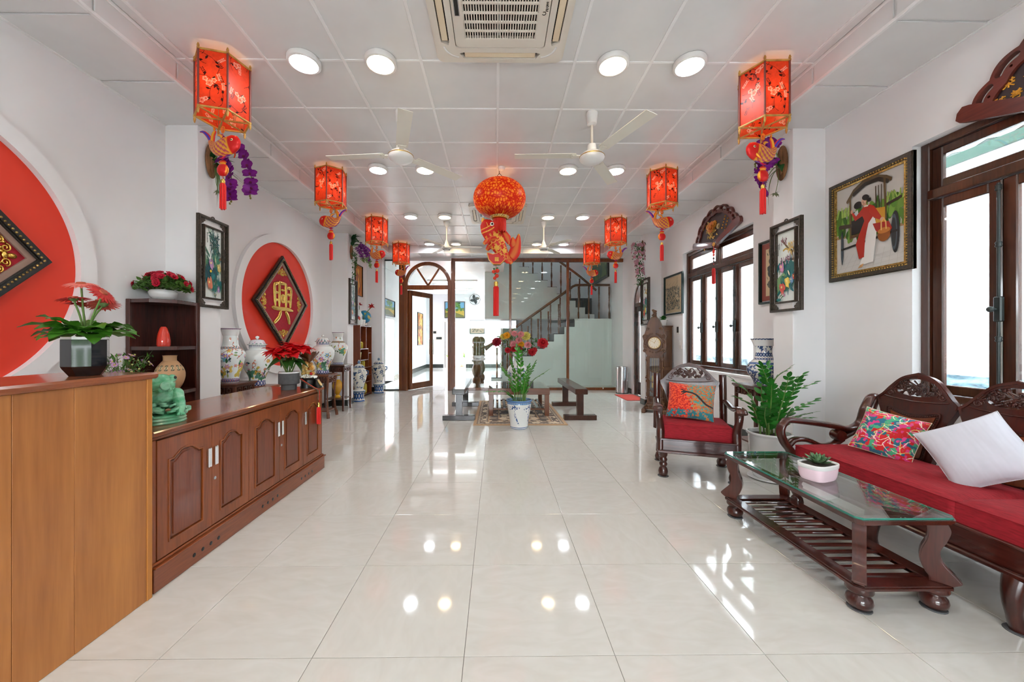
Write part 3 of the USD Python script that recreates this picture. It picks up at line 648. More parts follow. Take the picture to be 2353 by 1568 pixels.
for k, (x, lab) in enumerate(((-2.25, 'leafy plant in a pale pot outside the rear doorway, left'), (-1.5, 'leafy plant in a pale pot outside the rear doorway, right'))):
    t = thing('courtyard_plant', lab, 'plant', (x, 17.6 + .15 * k, -.02)); obj('pot', G().lathe([(0, 0), (.16, 0), (.26, .12), (.27, .3), (.22, .42), (.2, .42), (0, .4)], 24), 'cream_plastic', t); r = random.Random(50 + k)
    for i in range(26): obj('leaf', leafg(r.uniform(.3, .5), .06, r.uniform(.3, .8), .2, 8, vary(C(104, 156, 76), r, .25), .5).tf(axes((0, 0, .4), r.uniform(0, 360), r.uniform(35, 85))), 'leaf', t)
for x, z, w, h, lab in ((-2.71, 1.57, .16, .17, 'small square control panel on the rear wall'), (-2.52, 1.31, .3, .17, 'dark oblong display panel on the rear wall')):
    t = thing('control_panel', lab, 'panel', (x, YB, z)); obj('case', G().box(-w / 2, w / 2, -.03, 0, -h / 2, h / 2, .006), 'cream_plastic', t); obj('screen', G().box(-w * .4, w * .4, -.034, -.028, -h * .28, h * .3), 'dark_metal', t)
# ---------------------------------------------------------------- ceiling lamps, fans, air conditioners
ROWS, ROWN = (2.895, 4.705, 6.50, 8.32), ('nearest', 'second', 'third', 'farthest')
LX = ((-1.487, 'cool', 'outer left'), (-0.895, 'warm', 'inner left'), (0.912, 'warm', 'inner right'), (1.515, 'cool', 'outer right'))
def make_lamp(kind, lab, loc):
    t = thing('ceiling_lamp', lab, 'ceiling lamp', loc, group='round ceiling lamps')
    obj('housing', G().lathe([(0.02, 0), (.118, 0), (.122, -.006), (.122, -.034), (.116, -.04), (.102, -.041), (.101, -.036)], 40), 'white_plastic', t)
    obj('diffuser', G().lathe([(.102, -.0365), (.06, -.037), (0, -.037)], 32), 'lamp_' + kind, t)
    return t
proto = {}
for yr, rn in zip(ROWS, ROWN):
    for x, kind, side in LX:
        lab = f'{"cool white" if kind == "cool" else "warm yellow"} round ceiling lamp, {side} in the {rn} row of lamps'
        if kind not in proto: proto[kind] = make_lamp(kind, lab, (x, yr, ZC))
        else: dup(proto[kind], (x, yr, ZC), 0, lab, 'round ceiling lamps')
# rows of the same lamps above and behind the camera
RB = {1.08: 'overhead', -.72: 'behind', -2.52: 'by the shopfront'}
for yr in (1.08, -0.72, -2.52):
    for x, kind, side in LX: dup(proto[kind], (x, yr, ZC), 0, f'{kind} round ceiling lamp above the camera, {side}, {RB[yr]}', 'lamps above the camera')
for y, n_ in ((10.6, 'nearer'), (12.2, 'farther')): dup(proto['cool'], (1.7, y, 5.4), 0, n_ + ' round lamp on the stairwell ceiling', 'stairwell lamps')

def blade(L, W, round_=False):
    g = G(); n = 14; s = np.linspace(0, 1, n); wv = np.array([-1, -.9, -.4, .4, .9, 1])
    top, bot = [], []
    for k in s:
        w = W * (0.92 + 0.08 * k) * (1 if not round_ else (1 if k < .85 else math.sqrt(max(0.02, 1 - ((k - .85) / .15) ** 2))))
        yy = wv * w / 2; zz = -0.10 * yy + 0.004 - 0.5 * (yy ** 2)
        top.append(np.c_[np.full(6, .16 + k * (L - .16)), yy, zz]); bot.append(np.c_[np.full(6, .16 + k * (L - .16)), yy, zz - .004])
    top, bot = np.array(top), np.array(bot)
    g.grid(top, flip=True).grid(bot)
    ring = lambda P: np.vstack([P[:, 0], P[-1, 1:], P[::-1, -1][1:], P[0, ::-1][1:]])
    g.grid(np.stack([ring(top), ring(bot)]))
    return g
def make_fan(lab, loc, drop, angs, cone, L, W):
    t = thing('ceiling_fan', lab, 'ceiling fan', loc, group='white three-blade ceiling fans')
    if cone:
        obj('canopy', G().lathe([(0, 0), (.062, 0), (.06, -.02), (.016, -.11), (0, -.11)], 24), 'white_plastic', t)
        obj('downrod', G().lathe([(.011, -.1), (.011, -drop + .13)], 12), 'fan_paint', t)
        obj('motor', G().lathe([(.011, -drop + .16), (.018, -drop + .14), (.05, -drop + .05), (.06, -drop + .04), (.085, -drop + .025), (.09, -drop), (.07, -drop - .02), (.05, -drop - .03), (0, -drop - .032)], 32), 'white_plastic', t)
        obj('trim_ring', G().lathe([(.06, -drop - .024), (.064, -drop - .03), (.056, -drop - .032)], 28), 'dark_metal', t)
    else:
        obj('canopy', G().lathe([(0, 0), (.052, 0), (.055, -.01), (.044, -.11), (.02, -.12), (0, -.12)], 24), 'white_plastic', t)
        obj('downrod', G().lathe([(.0125, -.1), (.0125, -drop + .1)], 12), 'cream_plastic', t)
        obj('motor', G().lathe([(.0, -drop + .13), (.038, -drop + .128), (.042, -drop + .11), (.045, -drop + .05), (.09, -drop + .044), (.112, -drop + .022), (.118, -drop), (.108, -drop - .02), (.08, -drop - .04), (.03, -drop - .05), (0, -drop - .051)], 36), 'white_plastic', t)
        obj('trim_ring', G().lathe([(.1145, -drop + .017), (.119, -drop + .013), (.117, -drop + .008)], 36), 'brass', t)
    bz = -drop + .025
    for a in angs:
        Mx = TR(0, 0, bz) @ RO('z', a)
        b = obj('blade', blade(L, W, cone).tf(Mx), 'fan_paint', t)
        br = G().box(.08, .2, -.022, .022, -.012, -.002, .003).box(.15, .2, -.04, .04, -.01, -.003, .003)
        for q in (-.025, .025): br.ball((.185, q, -.011), .005, 6)
        obj('bracket', br.tf(Mx), 'fan_paint', b)
    return t
make_fan('white ceiling fan with long blades, left of the two nearer the camera', (-.905, 3.55, ZC), .435, (-73, 46, 174), False, .72, .115)
make_fan('white ceiling fan with long blades, right of the two nearer the camera', (.918, 3.55, ZC), .435, (-67, 58, 178), False, .74, .115)
make_fan('small white ceiling fan with cone-shaped canopy, left of the far pair', (-.91, 6.86, ZC), .485, (-121, 122, 2), True, .66, .1)
make_fan('small white ceiling fan with cone-shaped canopy, right of the far pair', (.88, 6.86, ZC), .485, (-52, 55, 178), True, .66, .1)

def make_ac(lab, loc):
    t = thing('air_conditioner', lab, 'air conditioner', loc)
    R = lambda h, r: sbox(-h + r, -h + r, h - r, h - r).buffer(r, 8)
    F = SC(1, 1, -1)
    body = R(.475, .06); slot = []
    for k in range(4):
        slot.append(affinity.rotate(Polygon([(-.27, -.425), (.27, -.425), (.30, -.375), (.27, -.365), (-.27, -.365), (-.30, -.375)]), 90 * k, origin=(0, 0)))
    rim = body.difference(unary_union(slot)).difference(R(.325, .03))
    g = G().ext(rim, .03, F).ext(body.buffer(-.012).difference(unary_union(slot)).difference(R(.325, .03)), .008, F, .03)
    obj('panel', g, 'cream_plastic', t)
    obj('backing', G().box(-.46, .46, -.46, .46, -.004, .04), 'black_plastic', t)
    gr = G().ext(R(.32, .03).difference(sbox(-.245, -.25, .245, .25)), .034, F)
    obj('intake_frame', gr, 'cream_plastic', t)
    g = G()
    for i in range(29): x = -.245 + i * .0175; g.box(x - .0042, x + .0042, -.25, .25, -.034, -.02, .002)
    for j in range(8): y = -.25 + j * .0714; g.box(-.25, .25, y - .009, y + .009, -.035, -.026, .002)
    obj('grille', g, 'cream_plastic', t)
    for k in range(4):
        g = G().box(-.265, .265, -.418, -.374, -.03, -.022, .003).tf(TR(0, 0, -.004) @ RO('z', 90 * k))
        obj('vane', g, 'vane_plastic', t)
    for sx in (-1, 1):
        for sy in (-1, 1):
            a = np.linspace(.15, PI / 2 - .15, 12); P = np.c_[sx * (.29 + .12 * np.cos(a)), sy * (.29 + .12 * np.sin(a)), np.full(12, -.039)]
            obj('corner_groove', G().tube(P, (np.full(12, .003), np.full(12, .008)), 6, up=(0, 0, 1)), 'white_plastic', t)
    dsp = obj('display', G().box(-.305, -.268, -.11, .06, -.037, -.03, .003), 'steel', t)
    obj('screen', G().box(-.299, -.274, -.1, .05, -.039, -.036), 'black_plastic', dsp)
    lt = meshkit.text_mesh('Midea', .018, .001); v = np.array(lt.vertices)
    obj('logo', G().add(np.c_[.292 + v[:, 1], -v[:, 0] + .02, -.035 - v[:, 2]], lt.faces).tube([(.285 + .012 * math.cos(a), .034 + .012 * math.sin(a), -.035) for a in np.linspace(-2.2, 2.6, 14)], .002, 5), 'black_plastic', t)
    return t
plain('vane_plastic', C(232, 214, 184), 0.4)
make_ac('square cassette air conditioner with slotted grille at the top of the photo', (.03, 2.40, ZC))
make_ac('square cassette air conditioner partly hidden behind the round red lantern', (.03, 6.40, ZC))

for loc, lab, r in (((.07, 4.68, ZC), 'white smoke detector on the ceiling above the round red lantern', .045), ((-2.36, 6.66, ZC), 'white round smoke detector on the ceiling near the left soffit', .06)):
    t = thing('smoke_detector', lab, 'smoke detector', loc)
    obj('base', G().lathe([(0, 0), (r, 0), (r, -.012), (r * .9, -.016)], 28), 'white_plastic', t)
    obj('sensor', G().lathe([(r * .92, -.012), (r * .86, -.03), (r * .5, -.042), (0, -.044)], 28), 'white_plastic', t)

# ---------------------------------------------------------------- hexagonal paper lanterns
def blossom(P, col, cx, cy, r, petal, edge):
    dx, dy = P[..., 0] - cx, P[..., 1] - cy; rr, a = np.hypot(dx, dy), np.arctan2(dy, dx)
    lim = r * (.68 + .32 * np.abs(np.cos(2.5 * a)))
    col[rr < lim] = petal; col[(rr < lim) & (rr > lim - .0045)] = edge; col[rr < .24 * r] = C(206, 70, 52)
def stroke(P, col, pts, w, c):
    pts = np.asarray(pts, float); best = np.full(P.shape[:2], 9.0)
    for a, b in zip(pts[:-1], pts[1:]):
        d = b - a; t = np.clip(((P - a) @ d) / (d @ d + 1e-12), 0, 1)
        best = np.minimum(best, np.linalg.norm(P - a - t[..., None] * d, axis=-1))
    col[best < w] = c
def leafmark(P, col, x, y, ang, L, W, c):
    dx, dy = P[..., 0] - x, P[..., 1] - y; ca, sa = math.cos(ang), math.sin(ang)
    u, v = (dx * ca + dy * sa) / L, (-dx * sa + dy * ca) / W
    col[(u > 0) & (u < 1) & (np.abs(v) < np.sin(np.clip(u, 0, 1) * PI) * .5)] = c
def panel_print(w, h, seed):
    r = random.Random(seed); nx, ny = 60, 130
    X, Y = np.meshgrid(np.linspace(-w / 2, w / 2, nx), np.linspace(0, h, ny), indexing='ij'); P = np.stack([X, Y], -1)
    m = meshkit.fbm(np.stack([X * 40, Y * 40, X * 0 + seed], -1), 3)
    col = np.array(C(222, 74, 40)) * (.8 + .4 * m[..., None]); BL, PK, WH = C(52, 16, 14), C(234, 132, 108), C(242, 204, 192)
    for k in range(6):
        x, y, a = r.uniform(-w / 2, w / 2), h * (.08 + .17 * k), r.uniform(0, 6.3); pts = [(x, y)]
        for i in range(16): a += r.uniform(-.1, .42) * (1 if k % 2 else -1); x += .014 * math.cos(a); y += .014 * math.sin(a); pts.append((x, y))
        stroke(P, col, pts, .0016, BL)
        for i in (4, 8, 12): leafmark(P, col, *pts[i], r.uniform(0, 6.3), .032, .015, BL)
        leafmark(P, col, *pts[-1], a, .028, .014, BL)
    for k in range(6):
        x, y, a = r.uniform(-.4 * w, .4 * w), r.uniform(.1, .9) * h, r.uniform(.6, 2.2)
        cc = BL if k % 2 else WH
        for i in range(5):
            for sg in (-.9, .9): leafmark(P, col, x + .011 * i * math.cos(a), y + .011 * i * math.sin(a), a + sg, .016, .006, cc)
    cx, cy = r.uniform(-.25 * w, .3 * w), r.uniform(.25, .75) * h
    for dx, dy, q in ((0, 0, .024), (.03, .024, .018), (-.026, .028, .018)): blossom(P, col, cx + dx, cy + dy, q, PK, WH)
    cx, cy = r.uniform(-.5 * w, .5 * w), h * r.choice((.1, .9)); blossom(P, col, cx, cy, .022, PK, WH); blossom(P, col, cx + .026, cy + .016, .016, PK, WH)
    return X, Y, col
HR, HT, HB = .185, -.045, -.475
def make_lantern(lab, loc, rz):
    t = thing('hexagonal_lantern', lab, 'lantern', loc, rz, group='hexagonal red paper lanterns')
    V = [(HR * math.cos(k * PI / 3), HR * math.sin(k * PI / 3)) for k in range(6)]
    w = HR - .012
    for k in range(6):
        a, b = np.array(V[k]), np.array(V[(k + 1) % 6]); mid, d = (a + b) / 2, (b - a) / HR; n = mid / np.linalg.norm(mid)
        X, Y, col = panel_print(w, HT - HB - .02, 10 + k)
        P = np.stack([mid[0] + d[0] * X - n[0] * .004, mid[1] + d[1] * X - n[1] * .004, HB + .01 + Y], -1)
        sh = obj('shade_panel', G().grid(P, col), 'paper', t)
        for z in (HB, HT - .012): obj('rail', G().box(-w / 2, w / 2, -.006, .006, z, z + .012, .002).tf(np.array([[d[0], n[0], 0, mid[0]], [d[1], n[1], 0, mid[1]], [0, 0, 1, 0], [0, 0, 0, 1.0]])), 'lantern_wood', sh)
        x, y = V[k]
        obj('post', G().lathe([(.0075, HB), (.0075, HT)], 6, c=(x, y, 0)), 'lantern_trim', t)
        for lo, pr in ((True, [(0, HB - .05), (.006, HB - .04), (.010, HB - .018), (.006, HB - .006), (.010, HB), (.010, HB + .012)]), (False, [(.010, HT - .012), (.010, HT), (.006, HT + .006), (.010, HT + .014), (.004, HT + .032), (0, HT + .034)])): obj('finial', G().lathe(pr, 6, c=(x, y, 0)), 'lantern_wood', t)
    g = G()
    for k in range(3): g.put(G().box(-HR, HR, -.007, .007, HB - .002, HB + .008, .002), RO('z', 60 * k))
    obj('top_bar', G().box(-HR, HR, -.006, .006, HT - .01, HT - .002, .002), 'lantern_wood', t)
    obj('cross_bars', g, 'lantern_wood', t)
    obj('hook', G().tube([(0, 0, HT - .005), (0, 0, .0)], .004), 'dark_metal', t)
    obj('lamp_bulb', G().ball((0, 0, (HT + HB) / 2 - .02), (.03, .03, .036), 12), 'bulb', t)
    return t
plain('lantern_trim', C(128, 62, 52), .5)
noisy('lantern_wood', C(170, 120, 52), C(212, 166, 84), 20, .45)
LPOS = [(-2.115, 2.90, -105, 'left row, nearest the camera'), (-2.085, 4.72, -82, 'left row, second from the camera'), (-2.10, 6.57, -100, 'left row, third from the camera'), (-2.11, 8.3, -95, 'left row, farthest, beside the arched doorway'),
        (2.14, 2.96, -122, 'right row, nearest the camera'), (2.115, 4.72, -100, 'right row, second from the camera'), (2.12, 6.57, -75, 'right row, third from the camera'), (2.14, 8.3, -88, 'right row, farthest, before the staircase')]
l0 = None
for x, y, rz, s_ in LPOS:
    lab = 'red flowered hexagonal paper lantern with gilt frame, ' + s_
    if l0 is None: l0 = make_lantern(lab, (x, y, ZC), rz)
    else: dup(l0, (x, y, ZC), rz, lab)

# fish charms hanging beneath the hexagonal lanterns
def fish_cols(n, m, seed=0):
    s, a = np.meshgrid(np.linspace(0, 1, n), np.arange(m) * 2 * PI / m, indexing='ij')
    return s, a
def tassel(g, z0, z1, r, c, n=14):
    for k in range(n):
        a = 2 * PI * k / n; q = r * (.55 if k % 2 else .9)
        g.tube([(q * .5 * math.cos(a), q * .5 * math.sin(a), z0), (q * math.cos(a), q * math.sin(a), z0 - .02), (q * 1.02 * math.cos(a + .05), q * 1.02 * math.sin(a + .05), z1 + .004 * (k % 3))], r * .3, 5, c)
    return g
def make_charm(lab, loc, rz):
    t = thing('hanging_fish_charm', lab, 'ornament', loc, rz, group='fish charms under the hexagonal lanterns')
    RED, GLD, PUR, BLU = np.array(C(214, 24, 22)), np.array(C(240, 176, 40)), np.array(C(150, 24, 120)), np.array(C(60, 60, 190))
    sp = spline([(.155, 0, -.655), (.10, 0, -.665), (.03, 0, -.682), (-.04, 0, -.685), (-.085, 0, -.665), (-.12, 0, -.62)], 30); n = len(sp); u = np.linspace(0, 1, n)
    hh = np.interp(u, [0, .06, .2, .42, .65, .85, 1], [.022, .05, .068, .076, .058, .034, .02]); tk = hh * .42
    s, a = fish_cols(n, 20); col = np.zeros((n, 20, 3)) + RED
    body = s > .33; sc0 = 0; sc = (np.sin(s * 46) * np.sin(a * 5 + (np.floor(s * 46 / PI) % 2) * PI / 2)); k = body & (np.abs(sc) > .35); col[k] = GLD; col[body & (np.abs(sc) < .07)] = PUR * .6 + RED * .4
    col[(np.abs(s - .31) < .02)] = GLD; col[(np.abs(np.abs(((a + PI / 2) % PI) - PI / 2)) < .18) & body] = BLU
    b = obj('fish_body', G().tube(sp, (hh, tk), 20, col, up=(0, 0, 1)), 'foil', t)
    e = G()
    for sg in (-1, 1): e.ball((.105, sg * .022, -.648), (.013, .007, .013), 10, C(240, 225, 170)).ball((.107, sg * .027, -.647), (.006, .005, .006), 8, (.01, .01, .01))
    obj('eye', e, 'satin', b)
    def fin(pts, w0, w1, c1, c2):
        P = spline(pts, 10); m_ = len(P); w = np.interp(np.linspace(0, 1, m_), [0, .5, 1], [w0, (w0 + w1) * .62, w1]); cc = np.zeros((m_, 10, 3)) + c1; cc[:, 2:4] = c2; cc[:, 7:9] = c2
        obj('fin', G().tube(P, (w, w * .3 + .002), 10, cc, up=(0, 0, 1)), 'foil', t)
    fin([(-.10, 0, -.645), (-.135, 0, -.585), (-.18, 0, -.545), (-.215, 0, -.54)], .02, .004, RED, BLU)
    fin([(-.10, 0, -.64), (-.09, 0, -.58), (-.075, 0, -.55), (-.085, 0, -.52)], .022, .006, RED, GLD)
    fin([(.0, 0, -.61), (-.02, 0, -.59), (-.05, 0, -.585)], .02, .004, PUR, GLD); fin([(.03, 0, -.745), (0, 0, -.765), (-.03, 0, -.765)], .014, .003, PUR, RED); fin([(.09, .02, -.70), (.075, .035, -.73), (.06, .04, -.75)], .012, .004, RED, GLD)
    obj('cord', G().tube([(0, 0, HB + .003), (0, 0, -.63)], .0022, 5).tube([(0, 0, -.75), (0, 0, -.8)], .002, 5).tube([(0, 0, -.90), (0, 0, -.935)], .002, 5), 'red_silk', t)
    kn = G()
    for k in range(8):
        a_ = PI * k / 4; kn.ball((.014 * math.cos(a_), 0, -.545 + .02 * math.sin(a_)), (.009, .005, .011), 6, C(226, 120, 30))
    obj('knot', kn, 'satin', t)
    pc = lambda a_, z: np.where(((np.hypot(np.sin(a_) * .05, z + .855) < .030) & (np.sin((a_ * 7)) * np.sin(z * 300) > -.2) | (np.abs(z + .815) < .004))[..., None], GLD, RED)
    g = G().lathe([(0, -.905), (.03, -.90), (.048, -.875), (.05, -.85), (.038, -.825), (.022, -.812), (.032, -.798), (.02, -.785), (0, -.78)], 28, pc)
    obj('pouch', g.tf(TR(0, 0, 0) @ SC(1, .5, 1)), 'foil', t)
    obj('tassel_cap', G().lathe([(0, -.93), (.012, -.932), (.016, -.945), (.015, -.965)], 12), 'gold', t)
    obj('tassel', tassel(G(), -.958, -1.165, .019, C(222, 20, 16)), 'fabric', t)
    return t
c0 = None
for (x, y, _, s_), rz in zip(LPOS, (-12, 172, -8, 160, 192, 5, 186, 10)):
    lab = 'red gold fish charm with tassel, ' + s_.replace(', before the staircase', '').replace(', beside the arched doorway', '')
    if c0 is None: c0 = make_charm(lab, (x, y, ZC), rz)
    else: dup(c0, (x, y, ZC), rz, lab)

# ---------------------------------------------------------------- large round lantern with carp
LCX, LCY = .045, 4.79
def build_round_lantern():
    t = thing('round_lantern', 'large round red and gold lantern hanging in the middle of the room', 'lantern', (LCX, LCY, 0))
    n = 30; th = np.linspace(.28, PI - .32, n); prof = [(.337 * math.sin(a) ** .86, 3.055 + .245 * math.cos(a)) for a in th][::-1]
    def pc(a, z):
        P = np.stack([np.cos(a) * 9, np.sin(a) * 9, z * 26], -1); P += .35 * meshkit.noise(P * 2)[..., None]
        fl = np.floor(P); d1 = np.full(a.shape, 9.); d2 = d1.copy()
        for i, j, k in np.ndindex(3, 3, 3):
            q = fl + [i - 1, j - 1, k - 1]; h = np.sin(q @ np.array([12.98, 78.23, 37.7])) * 43758.5; o = np.stack([h % 1, (h * 7.1) % 1, (h * 13.7) % 1], -1)
            d = np.linalg.norm(q + o - P, axis=-1); d2 = np.minimum(d2, np.maximum(d, d1)); d1 = np.minimum(d1, d)
        e = d2 - d1; c = np.where((e < .16)[..., None], C(206, 44, 18), C(234, 120, 34)); c = np.where((e > .36)[..., None], C(246, 178, 60), c); return c
    ps = spline([(r, z, 0) for r, z in prof], 174)
    obj('shade', G().lathe([(r, z) for r, z, _ in ps], 300, pc), 'paper', t)
    def gc(a, z): return np.where((np.sin(a * 22) * np.sin(z * 160) > .3)[..., None], C(120, 84, 40), C(222, 190, 110))
    lace = []
    a = np.linspace(0, 2 * PI, 97)[:-1]; zt = 2.93 + .025 * np.abs(np.sin(a * 6)); P = []
    for f_ in np.linspace(0, 1, 8):
        z = 2.80 + (zt - 2.80) * f_; r = .10 + .085 * f_ ** .8 + .004; P.append(np.stack([r * np.cos(a), r * np.sin(a), z], -1))
    P = np.array(P); obj('lace_collar', G().grid(P, gc(np.repeat(a[None], 8, 0), P[..., 2]), wrap=True), 'satin', t)
    obj('base_ring', G().lathe([(.0, 2.788), (.095, 2.786), (.105, 2.794), (.105, 2.806), (.095, 2.812)], 36), 'brass', t)
    fr_ = G()
    for k in range(64):
        a_ = 2 * PI * k / 64; r = .082; fr_.tube([(r * math.cos(a_), r * math.sin(a_), 2.795), (r * 1.02 * math.cos(a_), r * 1.02 * math.sin(a_), 2.62 + .012 * math.sin(k * 5.1))], .0045, 4)
    obj('fringe', fr_, 'red_silk', t)
    hk = G()
    for sg in (-1, 1): hk.tube([(sg * .03, 0, 3.29), (sg * .03, 0, 3.35), (0, 0, 3.38), (0, 0, 3.41)], .0035, 6)
    obj('hanger', hk, 'dark_metal', t)
    obj('lamp_bulb', G().ball((0, -.02, 3.11), (.034, .034, .042), 12), 'bulb', t)
    # the carp hangs from the ring and moves with the lantern
    RED, GLD = np.array(C(214, 30, 20)), np.array(C(240, 180, 70))
    sp = spline([(-.20, 0, 2.785), (-.165, 0, 2.72), (-.10, 0, 2.60), (-.02, 0, 2.46), (.05, 0, 2.34), (.09, 0, 2.275)], 150); n = len(sp); u = np.linspace(0, 1, n)
    hh = np.interp(u, [0, .04, .14, .3, .55, .8, 1], [.010, .036, .078, .112, .108, .07, .045]); m = 96
    s, a = np.meshgrid(u, np.arange(m) * 2 * PI / m, indexing='ij'); col = np.zeros((n, m, 3)) + RED
    L = s * .62; wv = np.cos(a) * np.interp(s, u, hh)
    for ri in range(7):
        for k in range(-4, 5):
            cl, cw = .25 + .055 * ri, .058 * (k + .5 * (ri % 2)); d = np.hypot((L - cl) * 1.0, wv - cw); col[(np.abs(d - .037) < .0042) & (L > cl - .006) & (L > .24)] = GLD
    for hl in (.165, .205): col[np.abs(L - hl + 1.6 * wv ** 2 - .01) < .0055] = GLD
    for cl, cw in ((.29, .03), (.40, -.035), (.47, .03), (.35, .075)):
        dl, dw = L - cl, wv - cw; rr_, an = np.hypot(dl, dw), np.arctan2(dl, dw); col[rr_ < .034 * (.62 + .38 * np.abs(np.cos(2.5 * an)))] = GLD
    b = obj('carp_body', G().tube(sp, (hh, hh * .62), m, col, up=(.86, 0, .5)), 'painted', t)
    e = G()
    for sg in (-1, 1): e.ball((-.095, sg * .062, 2.71), (.026, .014, .026), 14, C(240, 240, 235)).ball((-.095, sg * .073, 2.71), (.015, .007, .015), 10, (.01, .01, .01)).ball((-.1, sg * .079, 2.716), .004, 6, (.9, .9, .9))
    obj('eye', e, 'satin', b)
    w_ = G()
    for sg in (-1, 1): w_.tube(spline([(-.195, sg * .02, 2.76), (-.165, sg * .05, 2.73), (-.15, sg * .06, 2.69), (-.13, sg * .07, 2.68)], 10), .006, 6, GLD)
    w_.tube(spline([(-.205, 0, 2.80), (-.215, 0, 2.77), (-.205, 0, 2.74)], 6), .02, 8, GLD)
    obj('barbel', w_, 'satin', b)
    def fin(pts, w0, wm, w1, c=RED, sp_=(.86, 0, .5), th_=.35):
        P = spline(pts, 14); k = np.linspace(0, 1, len(P)); w = np.interp(k, [0, .5, 1], [w0, wm, w1]); cc = np.zeros((len(P), 14, 3)) + c; cc[:, [0, 3, 4, 7, 10, 11]] = .35 * GLD + .65 * RED
        cc[-1] = GLD; obj('fin', G().tube(P, (w, w * th_ + .004), 14, cc, up=sp_), 'painted', t)
    fin([(.08, 0, 2.29), (.15, 0, 2.30), (.20, 0, 2.38), (.235, 0, 2.50), (.25, 0, 2.60)], .06, .075, .012)
    fin([(.2, 0, 2.40), (.18, 0, 2.48), (.17, 0, 2.56)], .04, .06, .01)
    fin([(.07, 0, 2.30), (.13, 0, 2.26), (.16, 0, 2.22)], .05, .055, .02)
    fin([(.06, 0, 2.62), (.1, 0, 2.55), (.13, 0, 2.47)], .035, .05, .02)
    fin([(-.05, -.07, 2.53), (-.13, -.11, 2.50), (-.2, -.12, 2.44)], .03, .05, .02); fin([(-.05, .07, 2.53), (-.11, .11, 2.49), (-.17, .12, 2.42)], .03, .05, .02)
    bt = spline([(-.11, 0, 2.335), (-.09, 0, 2.30), (-.03, 0, 2.245), (0, 0, 2.24), (.03, 0, 2.245), (.09, 0, 2.30), (.11, 0, 2.335)], 24)
    ing = Polygon([(-.115, 2.345), (-.05, 2.325), (0, 2.34), (.05, 2.325), (.115, 2.345), (.095, 2.27), (.04, 2.215), (-.04, 2.215), (-.095, 2.27)]).buffer(.012)
    OX = TR(-.035, .02, 0) @ XZ
    g = G().ext(ing, .05, OX @ TR(0, 0, 0), 0, RED).ext(ing.difference(ing.buffer(-.008)), .054, OX, -.002, GLD)
    for k in range(4): g.ball((-.035 + .018 * math.cos(PI / 2 * k + .78), -.031, 2.27 + .018 * math.sin(PI / 2 * k + .78)), (.016, .004, .016), 8, GLD)
    g.ball((-.035, 0, 2.335), (.03, .025, .02), 10, RED)
    obj('ingot', g, 'satin', t)
    fr2 = G()
    for x, z, r in ((-.075, 2.115, .024), (-.028, 2.125, .028), (-.035, 2.06, .027), (-.062, 2.03, .022)): fr2.ball((x, -.01, z), r, 12, C(210, 50, 26)).lathe([(0, r * .98), (r * .3, r * .93)], 6, GLD, c=(x, -.01, z))
    obj('orange_fruit', fr2, 'satin', t)
    lf = G()
    for x, z in ((-.03, 2.16), (-.055, 2.085), (-.07, 2.15)): lf.ball((x, -.005, z), (.016, .006, .012), 6, C(30, 110, 60))
    lf.tube([(-.045, 0, 2.22), (-.045, 0, 1.98)], .003, 5, C(180, 20, 20))
    obj('cord', lf, 'satin', t)
    obj('tassel_cap', G().lathe([(0, 1.985), (.027, 1.984), (.029, 1.965), (.026, 1.962), (.029, 1.955), (.026, 1.945), (.028, 1.94), (.028, 1.925)], 16, c=(-.045, 0, 0)), 'gold', t)
    obj('tassel', tassel(G(), 1.93, 1.545, .03, C(214, 18, 14), 26).tf(TR(-.045, 0, 0)), 'fabric', t)
build_round_lantern()
# ---------------------------------------------------------------- reception counter
t = thing('reception_counter', 'tall honey-brown wooden reception counter filling the lower left corner', 'counter', (0, 0, 0))
CX, CY1 = -1.650, 1.800
for a, b in ((.2, 1.283), (1.2842, 1.472), (1.473, CY1 - .028)): obj('front_board', G().box(CX - .02, CX, a, b, 0.001, 1.048, .0012), 'counter_wood', t)
obj('corner_trim', G().box(CX - .026, CX + .003, CY1 - .0275, CY1, 0, 1.05, .002), 'counter_trim', t)
obj('end_panel', G().box(-2.06, CX - .026, CY1 - .02, CY1 - .002, 0, 1.05, .002), 'counter_wood', t)
obj('back_panel', G().box(-2.06, -2.04, .2, CY1 - .02, 0, 1.05, .002).box(-2.04, CX - .02, .2, .22, 0, 1.05), 'counter_wood', t)
obj('top_board', G().box(-2.075, CX + .022, .15, CY1 + .018, 1.05, 1.08, .009), 'counter_top_wood', t)
wood('counter_trim', C(176, 108, 40), C(206, 138, 62), 'z', .35, .2)

# ---------------------------------------------------------------- long low cabinet
t = thing('sideboard_cabinet', 'long low reddish-brown cabinet with arched panel doors along the left side', 'cabinet', (0, 0, 0))
KX, KB, KY0, KY1, KZ = -1.67, -2.235, 1.82, 3.60, .785
obj('body', G().box(KB, KX - .022, KY0, KY1 - .01, .13, KZ - .028, .002), 'cabinet_wood_y', t)
obj('top_board', G().box(KB - .01, KX + .012, KY0 - .005, KY1 + .012, KZ - .028, KZ, .006).box(KB, KX - .004, KY0, KY1 - .002, KZ - .045, KZ - .028, .004), 'cabinet_wood_y', t)
obj('plinth', G().box(KB, KX + .012, KY0, KY1 + .012, 0, .115, .003).box(KB, KX + .022, KY0, KY1 + .024, .115, .125, .003).box(KB, KX + .006, KY0, KY1 + .006, .125, .14, .004), 'cabinet_wood_y', t)
fr_ = G().box(KX - .022, KX - .002, KY0, 1.846, .14, KZ - .045, .002).box(KX - .022, KX - .002, 3.572, KY1 - .01, .14, KZ - .045, .002)
obj('face_frame', fr_, 'cabinet_wood', t)
